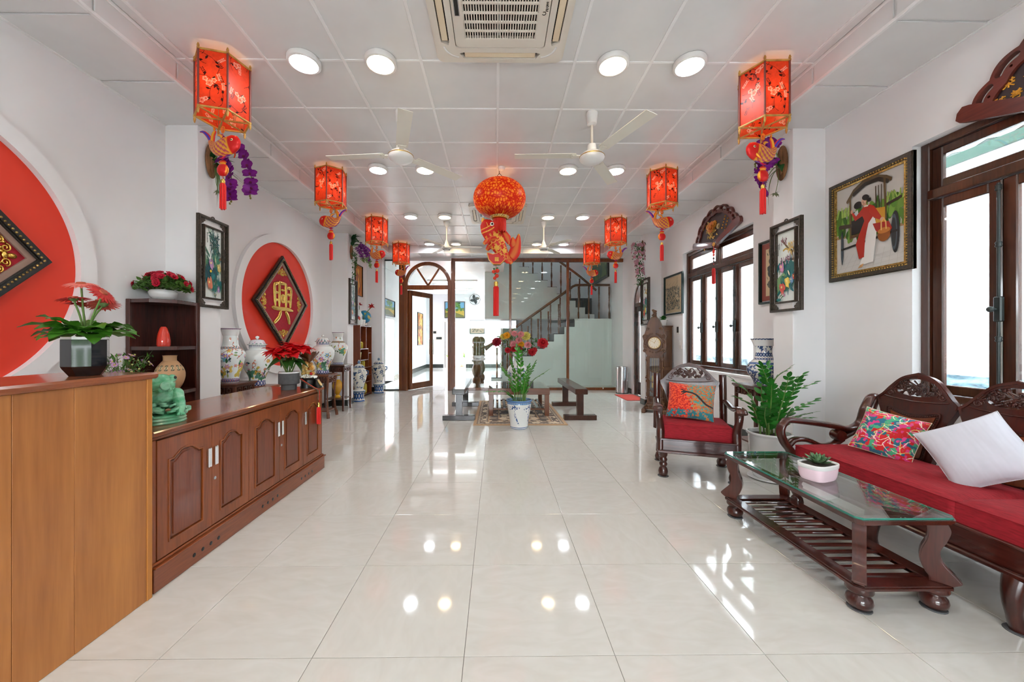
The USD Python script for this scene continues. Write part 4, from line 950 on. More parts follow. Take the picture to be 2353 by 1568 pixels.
def arch_panel(w, h, r, sh=.038):
    x = np.linspace(-w / 2, w / 2, 25); top = h - sh + sh * np.clip(np.cos(x / (w / 2) * PI * .5) * 1.25 - .25 * (np.abs(x) > w * .42), 0, 1) ** 1.0
    top = h - sh + sh * (.5 + .5 * np.cos(np.clip(np.abs(x) / (w * .44), 0, 1) ** 1.5 * PI))
    return Polygon([(-w / 2, 0)] + list(zip(x, top)) + [(w / 2, 0)])
de = (1.848, 2.2025, 2.5295, 2.8885, 3.2395, 3.570)
for k in range(5):
    a, b = de[k] + .0015, de[k + 1] - .0015; w, z0, z1 = b - a, .146, KZ - .05
    Md = TR(KX - .02, (a + b) / 2, z0) @ LW
    H = z1 - z0; pw, ph = w - .155, H - .16
    pn = affinity.translate(arch_panel(pw, ph, 0), 0, .075); hole = pn.buffer(.016, join_style=2)
    d = obj('door', G().ext(sbox(-w / 2, 0, w / 2, H).difference(hole), .02, Md).ext(hole.buffer(.004), .008, Md), 'cabinet_wood', t)
    q = G().ext(pn, .012, Md, .006).ext(pn.buffer(-.012), .006, Md, .017)
    obj('raised_panel', q, 'cabinet_panel', d)
    mo = hole.difference(hole.buffer(-.008)); obj('moulding', G().ext(mo, .016, Md, .008), 'cabinet_wood', d)
    sgn = 1 if k in (0, 2) else -1
    hy, hz = sgn * (w / 2 - .024), .405
    g = G()
    for q_ in (-.0065, .0065): g.box(hy + q_ - .0055, hy + q_ + .0055, hz - .056, hz + .056, .02, .034, .004)
    obj('handle', g.tf(Md), 'chrome', d)
    if k in (1, 3): obj('lock', G().lathe([(0, .004), (.006, .004), (.0095, .002), (.0095, 0)], 16).tf(TR(KX, (a + b) / 2 - w / 2 + .022, z0 + .27) @ RO('y', 90)), 'steel', d)
for yc in (2.12, 2.72, 3.25):
    for i in range(4): obj('vent_hole', G().lathe([(0, .001), (.009, .001), (.011, 0), (.011, -.004)], 14).tf(TR(KX + .0125, yc + .06 * i - .06, .052) @ RO('y', 90)), 'black_plastic', t)

# ---------------------------------------------------------------- corner shelf behind the cabinet
t = thing('corner_shelf', 'dark glossy wooden corner shelf standing against the first left pilaster', 'shelf', (0, 0, 0))
A_, B_, C_, D_, E_ = (-3.078, 3.13), (-2.86, 3.09), (-2.72, 3.2), (-2.765, 3.49), (-3.078, 3.49)
plan = Polygon([A_, B_, C_, D_, E_])
for z in (.05, .40, .765, 1.15, 1.548): obj('shelf_board', G().ext(plan.buffer(-.002, join_style=2), .03, None, z), 'shelf_wood', t)
obj('side_panel', G().box(-3.078, -3.045, 3.118, 3.142, 0, 1.579, .003), 'shelf_wood', t)
obj('side_panel', G().box(-2.775, -2.755, 3.452, 3.492, 0, 1.579, .003), 'shelf_wood', t)
obj('back_panel', G().box(-3.078, -3.066, 3.13, 3.49, 0, 1.56), 'shelf_wood', t)
obj('back_panel', G().box(-3.066, -2.765, 3.478, 3.49, 0, 1.56), 'shelf_wood', t)

t = thing('azalea_plant', 'bushy plant with crimson blooms in a white bowl on the corner shelf', 'plant', (-2.90, 3.27, 1.579))
obj('bowl', G().lathe([(0, 0), (.06, 0), (.088, .03), (.10, .065), (.092, .085), (.08, .09), (.07, .08), (0, .075)], 40), 'white_ceramic', t)
obj('soil', G().lathe([(.072, .078), (0, .09)], 24), 'soil', t)
r = random.Random(3); lf, st2 = G(), G()
for i in range(620):
    a, rr = r.uniform(0, 6.28), math.sqrt(r.random()); x, y = .22 * rr * math.cos(a), .15 * rr * math.sin(a); z = .085 + .145 * math.sqrt(max(0, 1 - rr * rr)) * r.uniform(.3, 1) - .015 * rr
    lf.put(leafg(r.uniform(.032, .05), .03, .1, .2, 5, vary(C(84, 124, 56), r, .3), .6), axes((x, y, z), r.uniform(0, 360), r.uniform(-20, 70), r.uniform(-40, 40)))
obj('foliage', lf, 'leaf', t, kind='stuff')
for i in range(22): a = r.uniform(0, 6.28); st2.tube([(0, 0, .08), (.1 * math.cos(a), .07 * math.sin(a), .13), (.2 * math.cos(a), .13 * math.sin(a), .16)], .0025, 5)
obj('stem', st2, 'stem_green', t, kind='stuff')
plain('stem_green', C(96, 130, 60), .6)
def rose(R, c, r, layers=3):
    g = G()
    for k in range(layers):
        n = 4 + k * 2; q = R * (.45 + .55 * k / max(1, layers - 1))
        for i in range(n):
            g.put(leafg(q * 1.15, q * 1.15, -.35 + .55 * k / layers, .25, 5, vary(c, r, .14), .75, 0, 1.0, .7), axes((0, 0, 0), 360 * i / n + 37 * k, 72 - 26 * k, 0))
    return g.ball((0, 0, R * .25), R * .3, 8, vary(np.array(c) * .8, r))
for i in range(34):
    a, rr = r.uniform(0, 6.28), math.sqrt(r.random()); x, y = .215 * rr * math.cos(a), .16 * rr * math.sin(a); z = .10 + .14 * math.sqrt(max(0, 1 - rr * rr)) - .01 * rr
    obj('bloom', rose(.029, C(206, 28, 60), r).tf(axes((x, y, z), math.degrees(a), 0) @ RO('y', 8 + 70 * rr)), 'petal', t)

t = thing('red_vase', 'small glossy orange-red bullet-shaped vase on the middle corner shelf board', 'vase', (-2.88, 3.25, 1.18))
plain('red_glaze', C(214, 52, 28), .08, coat_weight=.5)
obj('body', G().lathe([(0, 0), (.043, 0), (.047, .012), (.047, .05), (.039, .11), (.026, .155), (.016, .17), (.014, .168), (.011, .15)], 40), 'red_glaze', t)
it = [('band', 0, .19, .021, C(192, 150, 108), C(52, 74, 58), 0, .0)]
def tanp(a, z):
    col = np.zeros(a.shape + (3,)) + C(196, 154, 112); k = (np.abs(z - .197) < .02) & (np.abs(((a * 14 / (2 * PI)) % 1) - .5) < .33); col[k] = C(44, 62, 50)
    e = np.hypot((((a * 14 / (2 * PI)) % 1) - .5) * .055, (z - .197)); col[k & (np.abs(e - .011) < .0028)] = C(214, 196, 150); return col
t = thing('tan_vase', 'tan pottery vase with a band of dark green squares, on the lower corner shelf', 'vase', (-2.86, 3.29, .795))
sp = spline([(.06, 0, 0), (.092, .06, 0), (.106, .13, 0), (.095, .19, 0), (.06, .245, 0), (.048, .26, 0), (.048, .295, 0), (.052, .305, 0)], 60)
obj('body', G().lathe([(a, b) for a, b, _ in sp] + [(.046, .303), (.04, .27)], 84, tanp), 'painted', t)

# pots on the counter
t = thing('gerbera_plant', 'potted gerbera with coral daisies in a faceted black ceramic pot on the counter', 'plant', (-1.79, 1.64, 1.08))
oc = lambda R, z: [(R * math.cos(k * PI / 4 + .26), R * math.sin(k * PI / 4 + .26), z) for k in range(8)]
rings = [oc(.05, 0), oc(.07, .032), oc(.0745, .042), oc(.0745, .155), oc(.072, .158)]
g = G()
for a, b in zip(rings[:-1], rings[1:]):
    for k in range(8): g.add([a[k], a[(k + 1) % 8], b[(k + 1) % 8], b[k]], [[0, 1, 2, 3]])
g.add(oc(.05, 0), [[0, i + 1, i] for i in range(1, 7)])
obj('pot', g, 'black_ceramic', t)
g = G()
for a, b in ((oc(.0735, .157), oc(.0735, .168)), (oc(.0735, .168), oc(.066, .168)), (oc(.066, .168), oc(.064, .15))):
    for k in range(8): g.add([a[k], a[(k + 1) % 8], b[(k + 1) % 8], b[k]], [[0, 1, 2, 3]])
obj('pot_rim', g, 'white_ceramic', t); obj('soil', G().lathe([(.064, .152), (0, .158)], 16), 'soil', t)
r = random.Random(11)
for i in range(26):
    az = i * 137.5 + r.uniform(-15, 15); up = i / 26; L, W, dr, el = r.uniform(.11, .15), r.uniform(.075, .10), r.uniform(.25, .6), 4 + 34 * up
    if i in (0, 9, 18): L, dr, el = .20, .2, 14
    obj('leaf', leafg(L, W, dr, .18, 12, vary(C(70, 130, 36), r, .22), .85, .07, 1.18, .65).tf(axes((.02 * math.cos(math.radians(az)), .02 * math.sin(math.radians(az)), .175 + .03 * up), az, el, r.uniform(-15, 15))), 'leaf', t)
for (x, y, z, az, el, c) in ((-.02, .0, .40, 300, 74, C(232, 130, 118)), (-.03, -.02, .335, 200, 82, C(224, 70, 70)), (.085, -.01, .36, 10, 42, C(214, 44, 40)), (.02, .04, .33, 40, 100, C(206, 60, 56)), (.045, .03, .315, 330, 112, C(220, 90, 84)), (-.05, .03, .315, 190, 100, C(206, 70, 70))):
    s_ = obj('stem', G().tube(spline([(x * .2 - .0, y * .2, .15), (x * .35, y * .4, .24), (x, y, z - .004)], 10), .0036, 6), 'stem_green', t)
    f = G()
    for k in range(40): f.put(leafg((.060, .053)[k % 2], .0115, .30 if k % 2 else .14, .1, 7, vary(c, r, .16), .9, 0, 1.1, .4), RO('z', 9 * k) @ RO('y', -10 if k % 2 else 2))
    f.lathe([(.017, .0), (.014, .007), (0, .008)], 14, C(190, 90, 60)).lathe([(.004, -.016), (.016, -.004), (.017, .001)], 12, C(110, 140, 80))
    obj('flower', f.tf(axes((x, y, z), az, 0) @ RO('y', 90 - el)), 'petal', s_)

t = thing('aster_plant', 'small bush of lilac aster flowers between the counter and the corner shelf', 'plant', (-2.07, 2.08, KZ))
obj('pot', G().lathe([(0, 0), (.05, 0), (.068, .11), (.072, .115), (.064, .115), (0, .105)], 28), 'white_plastic', t)
lf, bd = G(), G()
for i in range(560):
    a, rr = r.uniform(0, 6.28), r.random() ** .6; h = r.uniform(.14, .36); q = .04 + .10 * (h - .12) / .24
    lf.put(leafg(r.uniform(.024, .04), .010, .1, .1, 4, vary(C(60, 110, 36), r, .3)), axes((q * rr * math.cos(a), q * rr * math.sin(a), h), r.uniform(0, 360), r.uniform(0, 70)))
obj('foliage', lf, 'leaf', t, kind='stuff'); st2 = G()
for i in range(34):
    a, q = r.uniform(0, 6.28), r.uniform(.02, .13); st2.tube([(0, 0, .1), (q * .4 * math.cos(a), q * .4 * math.sin(a), .22), (q * math.cos(a), q * math.sin(a), .34 + .02 * math.sin(i * 7))], .0018, 4)
obj('stem', st2, 'stem_green', t, kind='stuff')
for i in range(46): a, q = r.uniform(0, 6.28), r.uniform(.05, .135); bd.ball((q * math.cos(a), q * math.sin(a), r.uniform(.2, .37)), .005, 6, C(214, 214, 140))
obj('bud', bd, 'petal', t, kind='stuff')
for i in range(26):
    a, q = r.uniform(0, 6.28), .135 * math.sqrt(r.random()); h = .30 + .07 * (1 - (q / .13) ** 2) - (.08 if r.random() < .35 else 0)
    f = G()
    for k in range(14): f.put(leafg(.019, .0065, .1, 0, 4, vary(C(206, 160, 206), r, .1), .7), RO('z', 360 / 14 * k) @ RO('y', -12))
    obj('flower', f.ball((0, 0, .001), (.006, .006, .004), 8, C(214, 190, 120)).tf(axes((q * math.cos(a), q * math.sin(a), h), math.degrees(a), 0) @ RO('y', 20 + 40 * q / .13)), 'petal', t)

# ---------------------------------------------------------------- jade toad on the cabinet
def blobs(parts, refine=.008, amp=.0015, fr=70, it=8):
    u = m3.Manifold()
    for p in parts:
        hs = [m3.Manifold.sphere(1.0, 20).scale((q[3] if np.ndim(q[3]) else (q[3],) * 3)).translate(q[:3]) for q in p]
        u += m3.Manifold.batch_hull(hs) if len(hs) > 1 else hs[0]
    mm = u.refine_to_length(refine).to_mesh(); tm = trimesh.Trimesh(np.array(mm.vert_properties[:, :3]), np.array(mm.tri_verts), process=True)
    trimesh.smoothing.filter_taubin(tm, iterations=it)
    n = tm.vertex_normals; tm.vertices += n * ((meshkit.fbm(tm.vertices * fr, 3, 2) - .5) * 2 * amp)[:, None]
    return G().add(tm.vertices, tm.faces)
t = thing('jade_toad', 'carved green jade money toad sitting on coins at the near end of the cabinet', 'figurine', M=TR(-1.845, 2.06, KZ) @ RO('z', -38) @ SC(.86, .86, 1))
B = []
B.append([(-.03, 0, .13, (.085, .08, .075)), (.02, 0, .15, (.07, .075, .06))])                                # body
B.append([(.02, 0, .205, (.06, .075, .04)), (.085, 0, .205, (.045, .06, .03))])                                 # head
B.append([(.03, 0, .235, (.05, .05, .03)), (-.06, 0, .19, (.05, .05, .04))])
for sg in (-1, 1):
    B.append([(.045, sg * .05, .238, .023)])
    B.append([(.05, sg * .075, .15, .034), (.085, sg * .085, .085, .026)]); B.append([(.085, sg * .085, .08, .024), (.115, sg * .075, .055, .018)])
    B.append([(-.06, sg * .075, .11, .05), (-.02, sg * .105, .07, .03)]); B.append([(-.02, sg * .105, .065, .024), (.04, sg * .115, .05, .018)])
    for k in (-1, 0, 1): B.append([(.115, sg * .075, .052, .012), (.14, sg * (.075 + .014 * k), .047, .008)])
    B.append([(.06, sg * .045, .19, .014), (.125, sg * .02, .185, .012)])
for k in range(26): a = k * .9; B.append([(-.04 + .07 * math.cos(a) * (.6 + .02 * k), .078 * math.sin(a), .13 + .08 * math.sin(k * .37) * .6 + .035 * math.cos(a * 1.7), .011 + .004 * (k % 3))])
obj('body', blobs(B, .006, .0035, 55, 4), 'jade', t)
e = G()
for sg in (-1, 1): e.ball((.062, sg * .062, .243), .009, 10)
obj('eye', e, 'black_ceramic', t)
g = G(); rr = random.Random(8)
for i in range(80):
    a, q = rr.uniform(0, 6.28), rr.uniform(.06, .135); tl = RO('z', rr.uniform(0, 360)) @ RO('x', rr.uniform(-35, 35))
    g.put(G().lathe([(0, .005), (.011, .005), (.014, .008), (.021, .008), (.023, .005), (.023, -.003), (0, -.003)], 14), TR(q * math.cos(a), q * math.sin(a), .05 + .055 * (1 - q / .14) + rr.uniform(0, .022)) @ tl)
g.put(G().lathe([(0, .005), (.012, .005), (.016, .008), (.024, .008), (.026, .005), (.026, -.003), (0, -.003)], 20), TR(.135, 0, .205) @ RO('y', 62))
obj('coin', g, 'jade', t, kind='stuff')
pr_ = [(0, 0), (.140, 0), (.145, .006), (.138, .014), (.143, .022), (.136, .030), (.140, .038), (.128, .048), (0, .052)]
obj('base', G().lathe(pr_, 56).tf(SC(1.02, .92, 1)), 'jade', t)

# poinsettia and ornament at the far end of the cabinet
t = thing('poinsettia_plant', 'red poinsettia in a matte grey pot at the far end of the cabinet', 'plant', (-1.885, 3.405, KZ))
obj('pot', G().lathe([(0, 0), (.062, 0), (.064, .004), (.064, .045), (.084, .052), (.086, .056), (.086, .148), (.083, .15)], 44), 'grey_pot', t)
obj('pot_rim', G().lathe([(.084, .148), (.086, .155), (.084, .162), (.076, .162), (.074, .14)], 44), 'white_ceramic', t); obj('soil', G().lathe([(.076, .142), (0, .148)], 16), 'soil', t)
r = random.Random(21)
heads = ((-.10, -.02, .35), (.0, -.07, .37), (.10, .0, .36), (-.03, .07, .40), (.07, .07, .38), (-.03, -.11, .33), (.09, -.09, .33), (-.12, .06, .34))
for x, y, z in heads:
    obj('stem', G().tube(spline([(x * .15, y * .15, .14), (x * .5, y * .5, .22), (x, y, z)], 8), .005, 6), 'stem_green', t)
    for k in range(10):
        big = k < 6; az = k * 60 + 25 * r.random() if big else k * 90 + 30
        obj('bract', leafg(.125 if big else .085, .085 if big else .055, r.uniform(.25, .75), .16, 10, vary(C(222, 10, 24), r, .18), .72, .03, 1.1, .85).tf(axes((x, y, z), az, r.uniform(0, 30) if big else 42, r.uniform(-20, 20))), 'petal', t)
for k in range(13):
    az = k * 28 + r.uniform(-8, 8); obj('leaf', leafg(.135, .07, r.uniform(.5, .9), .18, 9, vary(C(40, 88, 34), r, .2), .6).tf(axes((.05 * math.cos(math.radians(az)), .05 * math.sin(math.radians(az)), .27 + .02 * (k % 2)), az, r.uniform(-15, 10), r.uniform(-20, 20))), 'leaf', t)

t = thing('pebble_ornament', 'black-based ornament with white pebbles, gold leaves and a ruffled brown bowl', 'ornament', (-1.775, 3.53, KZ), 12)
obj('base', G().lathe([(0, 0), (.068, 0), (.07, .012), (.064, .02), (.062, .075), (.074, .085), (.076, .096), (0, .097)], 8), 'black_plastic', t)
pl_ = obj('plaque_stand', G().add([(.068, -.04, 0), (.122, -.04, 0), (.068, .04, 0), (.122, .04, 0), (.07, -.04, .075), (.085, -.04, .075), (.07, .04, .075), (.085, .04, .075), (.12, -.04, .012), (.12, .04, .012)], [[4, 6, 7], [4, 7, 5], [5, 7, 9], [5, 9, 8], [8, 9, 3], [8, 3, 1], [0, 4, 5], [0, 5, 8], [0, 8, 1], [2, 3, 9], [2, 9, 7], [2, 7, 6], [0, 2, 6], [0, 6, 4]]), 'black_plastic', t)
obj('plaque', G().box(-.001, .001, -.034, .034, -.03, .03).tf(TR(.1038, 0, .044) @ RO('y', -30.5)), 'brass', pl_)
g = G(); r = random.Random(4)
def rock(g, c, s, r, col=None):
    m_ = trimesh.creation.icosphere(1, 1.0); v = np.array(m_.vertices) * (1 + .35 * (np.array([r.random() for _ in m_.vertices])[:, None] - .5)) * np.array([r.uniform(.7, 1.2) for _ in range(3)]) * s + c
    f_ = np.array(m_.faces); g.add(v[f_].reshape(-1, 3), np.arange(len(f_) * 3).reshape(-1, 3), col)
for i in range(90):
    a, q = r.uniform(0, 6.28), .07 * math.sqrt(r.random()); rock(g, (q * math.cos(a), q * math.sin(a), .1 + .035 * (1 - q / .07) * r.random()), r.uniform(.007, .013), r, vary(r.choice([C(236, 234, 226), C(214, 206, 190), C(240, 240, 240)]), r, .06))
obj('pebbles', g, 'satin', t, kind='stuff')
g = G()
for i in range(26):
    a, h = r.uniform(0, 6.28), r.uniform(.12, .23); rock(g, (.045 * math.cos(a) * (1.2 - h * 2), .045 * math.sin(a) * (1.2 - h * 2), h), r.uniform(.016, .028), r, vary(r.choice([C(196, 140, 60), C(236, 214, 160), C(224, 190, 110)]), r, .1))
obj('amber_rock', g, 'satin', t)
a = np.linspace(0, 2 * PI, 73)[:-1]; P = []
for s_, z in ((.2, .24), (.5, .265), (.8, .30), (1, .325), (1.04, .328), (.97, .322), (.6, .285), (.2, .265)): P.append(np.stack([.085 * s_ * (1 + .08 * np.sin(a * 7) * s_) * np.cos(a), .085 * s_ * (1 + .08 * np.sin(a * 7) * s_) * np.sin(a), z + .014 * s_ * np.sin(a * 7 + .8)], -1))
wood('bowl_wood', C(58, 28, 14), C(122, 66, 34), 'z', .3, .2)
obj('ruffled_bowl', G().grid(np.array(P), wrap=True), 'bowl_wood', t)
obj('gold_leaf', G().put(leafg(.05, .03, .1, .2, 6, (1, 1, 1)), axes((.02, -.05, .17), -60, 60)).put(leafg(.05, .03, .1, .2, 6, (1, 1, 1)), axes((.05, -.02, .15), 10, 50)), 'gold', t)
obj('ruby', G().ball((.04, -.055, .135), .014, 8, C(190, 20, 30)), 'glaze', t)

t = thing('coin_string', 'string of bronze coins with a red tassel hanging over the cabinet end', 'coin string', (0, 0, 0))
P = spline([(-1.795, 3.415, .876), (-1.735, 3.425, .83), (-1.68, 3.44, .79), (-1.645, 3.452, .765), (-1.645, 3.456, .70), (-1.645, 3.46, .655)], 26)
coin = G()
for k in range(2, len(P) - 5, 2):
    d = P[k + 1] - P[k - 1]; d /= np.linalg.norm(d); n_ = np.array([d[2], 0, -d[0]]); n_ = n_ / np.linalg.norm(n_) * (1 if n_[0] > 0 else -1); Mx = np.eye(4); Mx[:3, 0] = d; Mx[:3, 1] = np.cross(n_, d); Mx[:3, 2] = n_; Mx[:3, 3] = P[k] + n_ * .006
    obj('coin', G().lathe([(.005, -.0015), (.005, .0015), (.017, .0015), (.019, .0025), (.02, 0), (.019, -.0025), (.005, -.0015)], 18).tf(Mx), 'bronze_coin', t)
noisy('bronze_coin', C(70, 72, 62), C(130, 122, 96), 90, .45, metallic=.6)
obj('cord', G().tube(P + np.array([.01, 0, .006]), .0025, 5), 'red_silk', t)
obj('tassel_cap', G().lathe([(0, .66), (.012, .655), (.014, .645), (.010, .64), (.014, .632), (.012, .622), (.013, .615)], 12, c=(-1.643, 3.462, 0)), 'gold', t)
obj('tassel', tassel(G(), .618, .455, .016, C(226, 22, 14)).tf(TR(-1.643, 3.462, 0)), 'fabric', t)

# ---------------------------------------------------------------- porcelain on stands along the left wall
def fret(w, h, t_=.006, n=4):
    g = unary_union([sbox(-w / 2, -h / 2, w / 2, h / 2).difference(sbox(-w / 2 + t_, -h / 2 + t_, w / 2 - t_, h / 2 - t_))] + [LineString([(-w / 2 + w * i / n, -h / 2), (-w / 2 + w * i / n, h / 2)]).buffer(t_ / 2) for i in range(1, n)])
    for i in range(n):
        x = -w / 2 + w * (i + .5) / n; q = min(w / n, h) * .26; g = g.union(sbox(x - q, -q, x + q, q).difference(sbox(x - q + t_, -q + t_, x + q - t_, q - t_))).union(LineString([(x, -h / 2), (x, -q)]).buffer(t_ / 2)).union(LineString([(x, q), (x, h / 2)]).buffer(t_ / 2))
    return g
def make_stand(lab, loc, S, H, apron=.09, leg=.022, shelf=None, m='stand_wood', curved=False, n=4):
    t = thing('plant_stand', lab, 'stand', loc); h = S / 2
    obj('top', G().box(-h, h, -h, h, H - .022, H, .006).box(-h + .012, h - .012, -h + .012, h - .012, H - .034, H - .02, .004), m, t)
    hi = h - .02
    for k in range(4):
        Mx = RO('z', 90 * k) @ TR(0, -hi, H - .034 - apron / 2) @ XZ
        obj('fretwork_apron', G().ext(fret(2 * hi - .04, apron, .006, n), .008, Mx, -.006), m, t)
    obj('apron_board', G().box(-hi + .012, hi - .012, -hi + .014, hi - .014, H - .034 - apron, H - .03), 'shelf_wood', t)
    for sx in (-1, 1):
        for sy in (-1, 1):
            x, y = sx * (hi - leg / 2), sy * (hi - leg / 2)
            if curved:
                zz = np.linspace(0, H - .034, 12); u = zz / (H - .034); off = .035 * np.sin(u * PI * 1.0) * -1 + .02 * (u < .12)
                pts = np.c_[x + sx * (off * .5 + .01), y + sy * (off * .5 + .01), zz]; g = G().tube(pts, leg * (.45 + .35 * np.abs(np.cos(u * PI)) + .25 * (u < .1)), 8)
            else: g = G().box(x - leg / 2, x + leg / 2, y - leg / 2, y + leg / 2, 0, H - .034, .003)
            obj('leg', g, m, t)
    if shelf is not None: obj('lower_shelf', G().box(-hi + .01, hi - .01, -hi + .01, hi - .01, shelf, shelf + .018, .003), m, t)
    return t
make_stand('low carved dark wooden stand under the tall square-shouldered vase', (-2.885, 4.07, 0), .36, .775, .075, .03, .12, 'stand_wood', n=3)
make_vase('porcelain_vase', 'tall white porcelain vase painted with a pavilion, beside the first left pilaster', (-2.885, 4.07, .776),
    [(.075, 0), (.085, .03), (.078, .05), (.11, .16), (.135, .27), (.128, .335), (.09, .375), (.072, .42), (.07, .52), (.082, .565), (.102, .585)],
    garden(2, .125, .3, .38, 5) + [('band', 0, .025, .02, C(90, 120, 160), C(196, 120, 130), 24, .1), ('band', 0, .375, .012, C(90, 140, 180), C(220, 170, 120), 20, .0), ('band', 0, .575, .008, C(190, 120, 130), C(90, 120, 170), 30, 0)]
    + [('branch', 4.9 + q, .24, .07, C(70, 90, 110), [(-.6, 0), (-.6, .6), (0, .95), (.6, .6), (.6, 0), (-.7, 0), (.7, 0), (.7, -.15), (-.7, -.15)], .003) for q in (0, 2.4, 4.3)] + [('blob', 4.9 + q, .255, .02, C(110, 180, 200)) for q in (0, 2.4, 4.3)] + [('blob', 4.8 + q, .15 + .02 * (q % 2), .022, C(214, 190, 110)) for q in (0, .5, 1.3, 2.6, 4)] + garden(6, .12, .10, .30, 16) + [('blob', 5.1 + q, .12, .014, C(40, 60, 80)) for q in (0, 2.1, 4)] + [('flower', 5.3 + q, .47, .02, C(196, 90, 80)) for q in (0, 1.2, 2.4, 3.6)], R=.12)
make_stand('brown wooden stand under the lidded floral jar behind the cabinet', (-2.865, 4.50, 0), .36, .685, .07, .03, .12, 'cabinet_wood', n=3)
JP = [(.085, 0), (.098, .015), (.095, .07), (.105, .12), (.155, .22), (.175, .30), (.17, .36), (.135, .415), (.10, .435), (.092, .45)]
LID = [(.092, .448), (.095, .452), (.098, .485), (.115, .49), (.118, .497), (.098, .502), (.092, .515), (.075, .545), (.03, .556), (.012, .556), (.012, .565), (.024, .575), (.02, .592), (0, .598)]
lidp = [('band', 0, .47, .016, C(216, 214, 222), C(80, 100, 150), 26, .0), ('band', 0, .53, .03, C(226, 226, 232), C(90, 130, 130), 13, .15)] + [('flower', k, .525, .014, C(196, 110, 150)) for k in range(7)]
jar_items = lambda s: [('band', 0, .035, .033, C(206, 208, 222), C(70, 84, 140), 16, -.1)] + garden(s, .16, .10, .24, 30) + [('blob', 4.6, .13, .04, C(206, 190, 90)), ('blob', 5.3, .12, .035, C(90, 150, 130)), ('blob', 3.9, .13, .04, C(100, 150, 100))] + garden(s + 5, .16, .12, .30, 12)
make_vase('porcelain_jar', 'lidded white porcelain jar with painted garden flowers, left of the poinsettia', (-2.87, 4.50, .686), [(r_ * .9, z) for r_, z in JP], jar_items(5), R=.15, cat='jar', lid=([(r_ * .9, z) for r_, z in LID], lidp))
make_stand('honey-brown carved stand with curved legs under the second floral jar', (-2.79, 6.02, 0), .34, .69, .10, .024, .1, 'table_wood', True, 3)
make_vase('porcelain_jar', 'lidded white porcelain jar with blue and pink peonies, right of the poinsettia', (-2.79, 6.02, .691), [(r_ * .98, z * 1.05) for r_, z in JP], jar_items(17) + [('flower', 5.0, .24, .045, C(186, 110, 180)), ('flower', 5.5, .30, .04, C(90, 160, 200)), ('flower', 4.3, .22, .04, C(220, 160, 80))], R=.16, cat='jar', lid=([(r_, z * 1.05) for r_, z in LID], lidp))
make_stand('tall dark wooden stand with fretwork under the far porcelain vase', (-2.80, 6.62, 0), .38, .80, .085, .03, .2, 'stand_wood', n=3)
make_vase('porcelain_vase', 'white porcelain vase with a flared neck on the tall dark stand', (-2.80, 6.62, .801), [(.085, 0), (.09, .015), (.088, .045), (.13, .18), (.158, .29), (.15, .35), (.105, .40), (.08, .43), (.072, .50), (.085, .55), (.108, .57)],
    [('band', 0, .02, .02, C(90, 120, 170), C(206, 206, 220), 26, .0), ('band', 0, .40, .014, C(100, 150, 110), C(190, 120, 110), 18, 0), ('band', 0, .56, .008, C(180, 110, 110), C(90, 120, 170), 30, 0)] + garden(31, .15, .22, .33, 12) + [('flower', 4.7, .48, .028, C(190, 80, 70)), ('flower', 5.6, .46, .024, C(80, 130, 100)), ('flower', 3.6, .47, .02, C(150, 80, 100))] + [('char', 4.35 - .16 * (k // 4), .27 - .04 * (k % 4), .013, C(70, 80, 90)) for k in range(8)], R=.14)
t = make_vase('golden_vase', 'small gilded vase standing under the tall dark stand', (-2.80, 6.60, .219), [(.05, 0), (.052, .02), (.03, .05), (.06, .12), (.085, .2), (.07, .27), (.035, .32), (.035, .37), (.055, .40)], [], C(236, 176, 40), .07, 60, 50)
BW = C(222, 224, 216); IND = C(52, 84, 124)
def blue_items(seed, R, zlo, zhi, n=60, c=IND):
    r = random.Random(seed); it = []
    for i in range(n): it.append(('leaf', r.uniform(0, 6.28), r.uniform(zlo, zhi), r.uniform(.03, .07), vary(c, r, .2), r.uniform(0, 6.28)))
    for i in range(n // 5): it.append(('flower', r.uniform(0, 6.28), r.uniform(zlo, zhi), r.uniform(.025, .045), vary(c, r, .2), BW))
    return it
for loc, lab in (((-2.755, 7.50, 0), 'blue and white lidded floor jar, left of the open bookcase'), ((-2.72, 8.66, 0), 'blue and white lidded floor jar with handles, right of the open bookcase')):
    p = make_vase('floor_jar', lab, loc, [(.11, 0), (.115, .02), (.095, .07), (.10, .14), (.125, .2), (.125, .22), (.09, .24), (.088, .27), (.105, .34), (.14, .46), (.155, .56), (.14, .63), (.105, .66), (.098, .675)],
        [('band', 0, .12, .07, C(200, 206, 210), C(40, 84, 150), 12, -.3), ('band', 0, .205, .012, C(70, 104, 140)), ('band', 0, .02, .015, C(50, 90, 150)), ('blob', 4.5, .57, .035, IND), ('blob', 1.2, .57, .03, IND)] + blue_items(9, .13, .28, .62), BW, .13, cat='jar',
        lid=([(.098, .674), (.118, .678), (.12, .69), (.1, .705), (.07, .735), (.025, .75), (.018, .765), (.03, .78), (.022, .81), (.008, .83), (0, .835)], [('band', 0, .70, .02, C(190, 200, 204), IND, 10, -.2), ('band', 0, .79, .03, C(96, 124, 150))]), rz=0)
    for sg in (-1, 1): obj('handle', G().tube(spline([(sg * .14, 0, .62), (sg * .185, 0, .61), (sg * .18, 0, .55), (sg * .15, 0, .54)], 12), .013, 8), 'blue_glaze', p)
plain('blue_glaze', IND, .15)

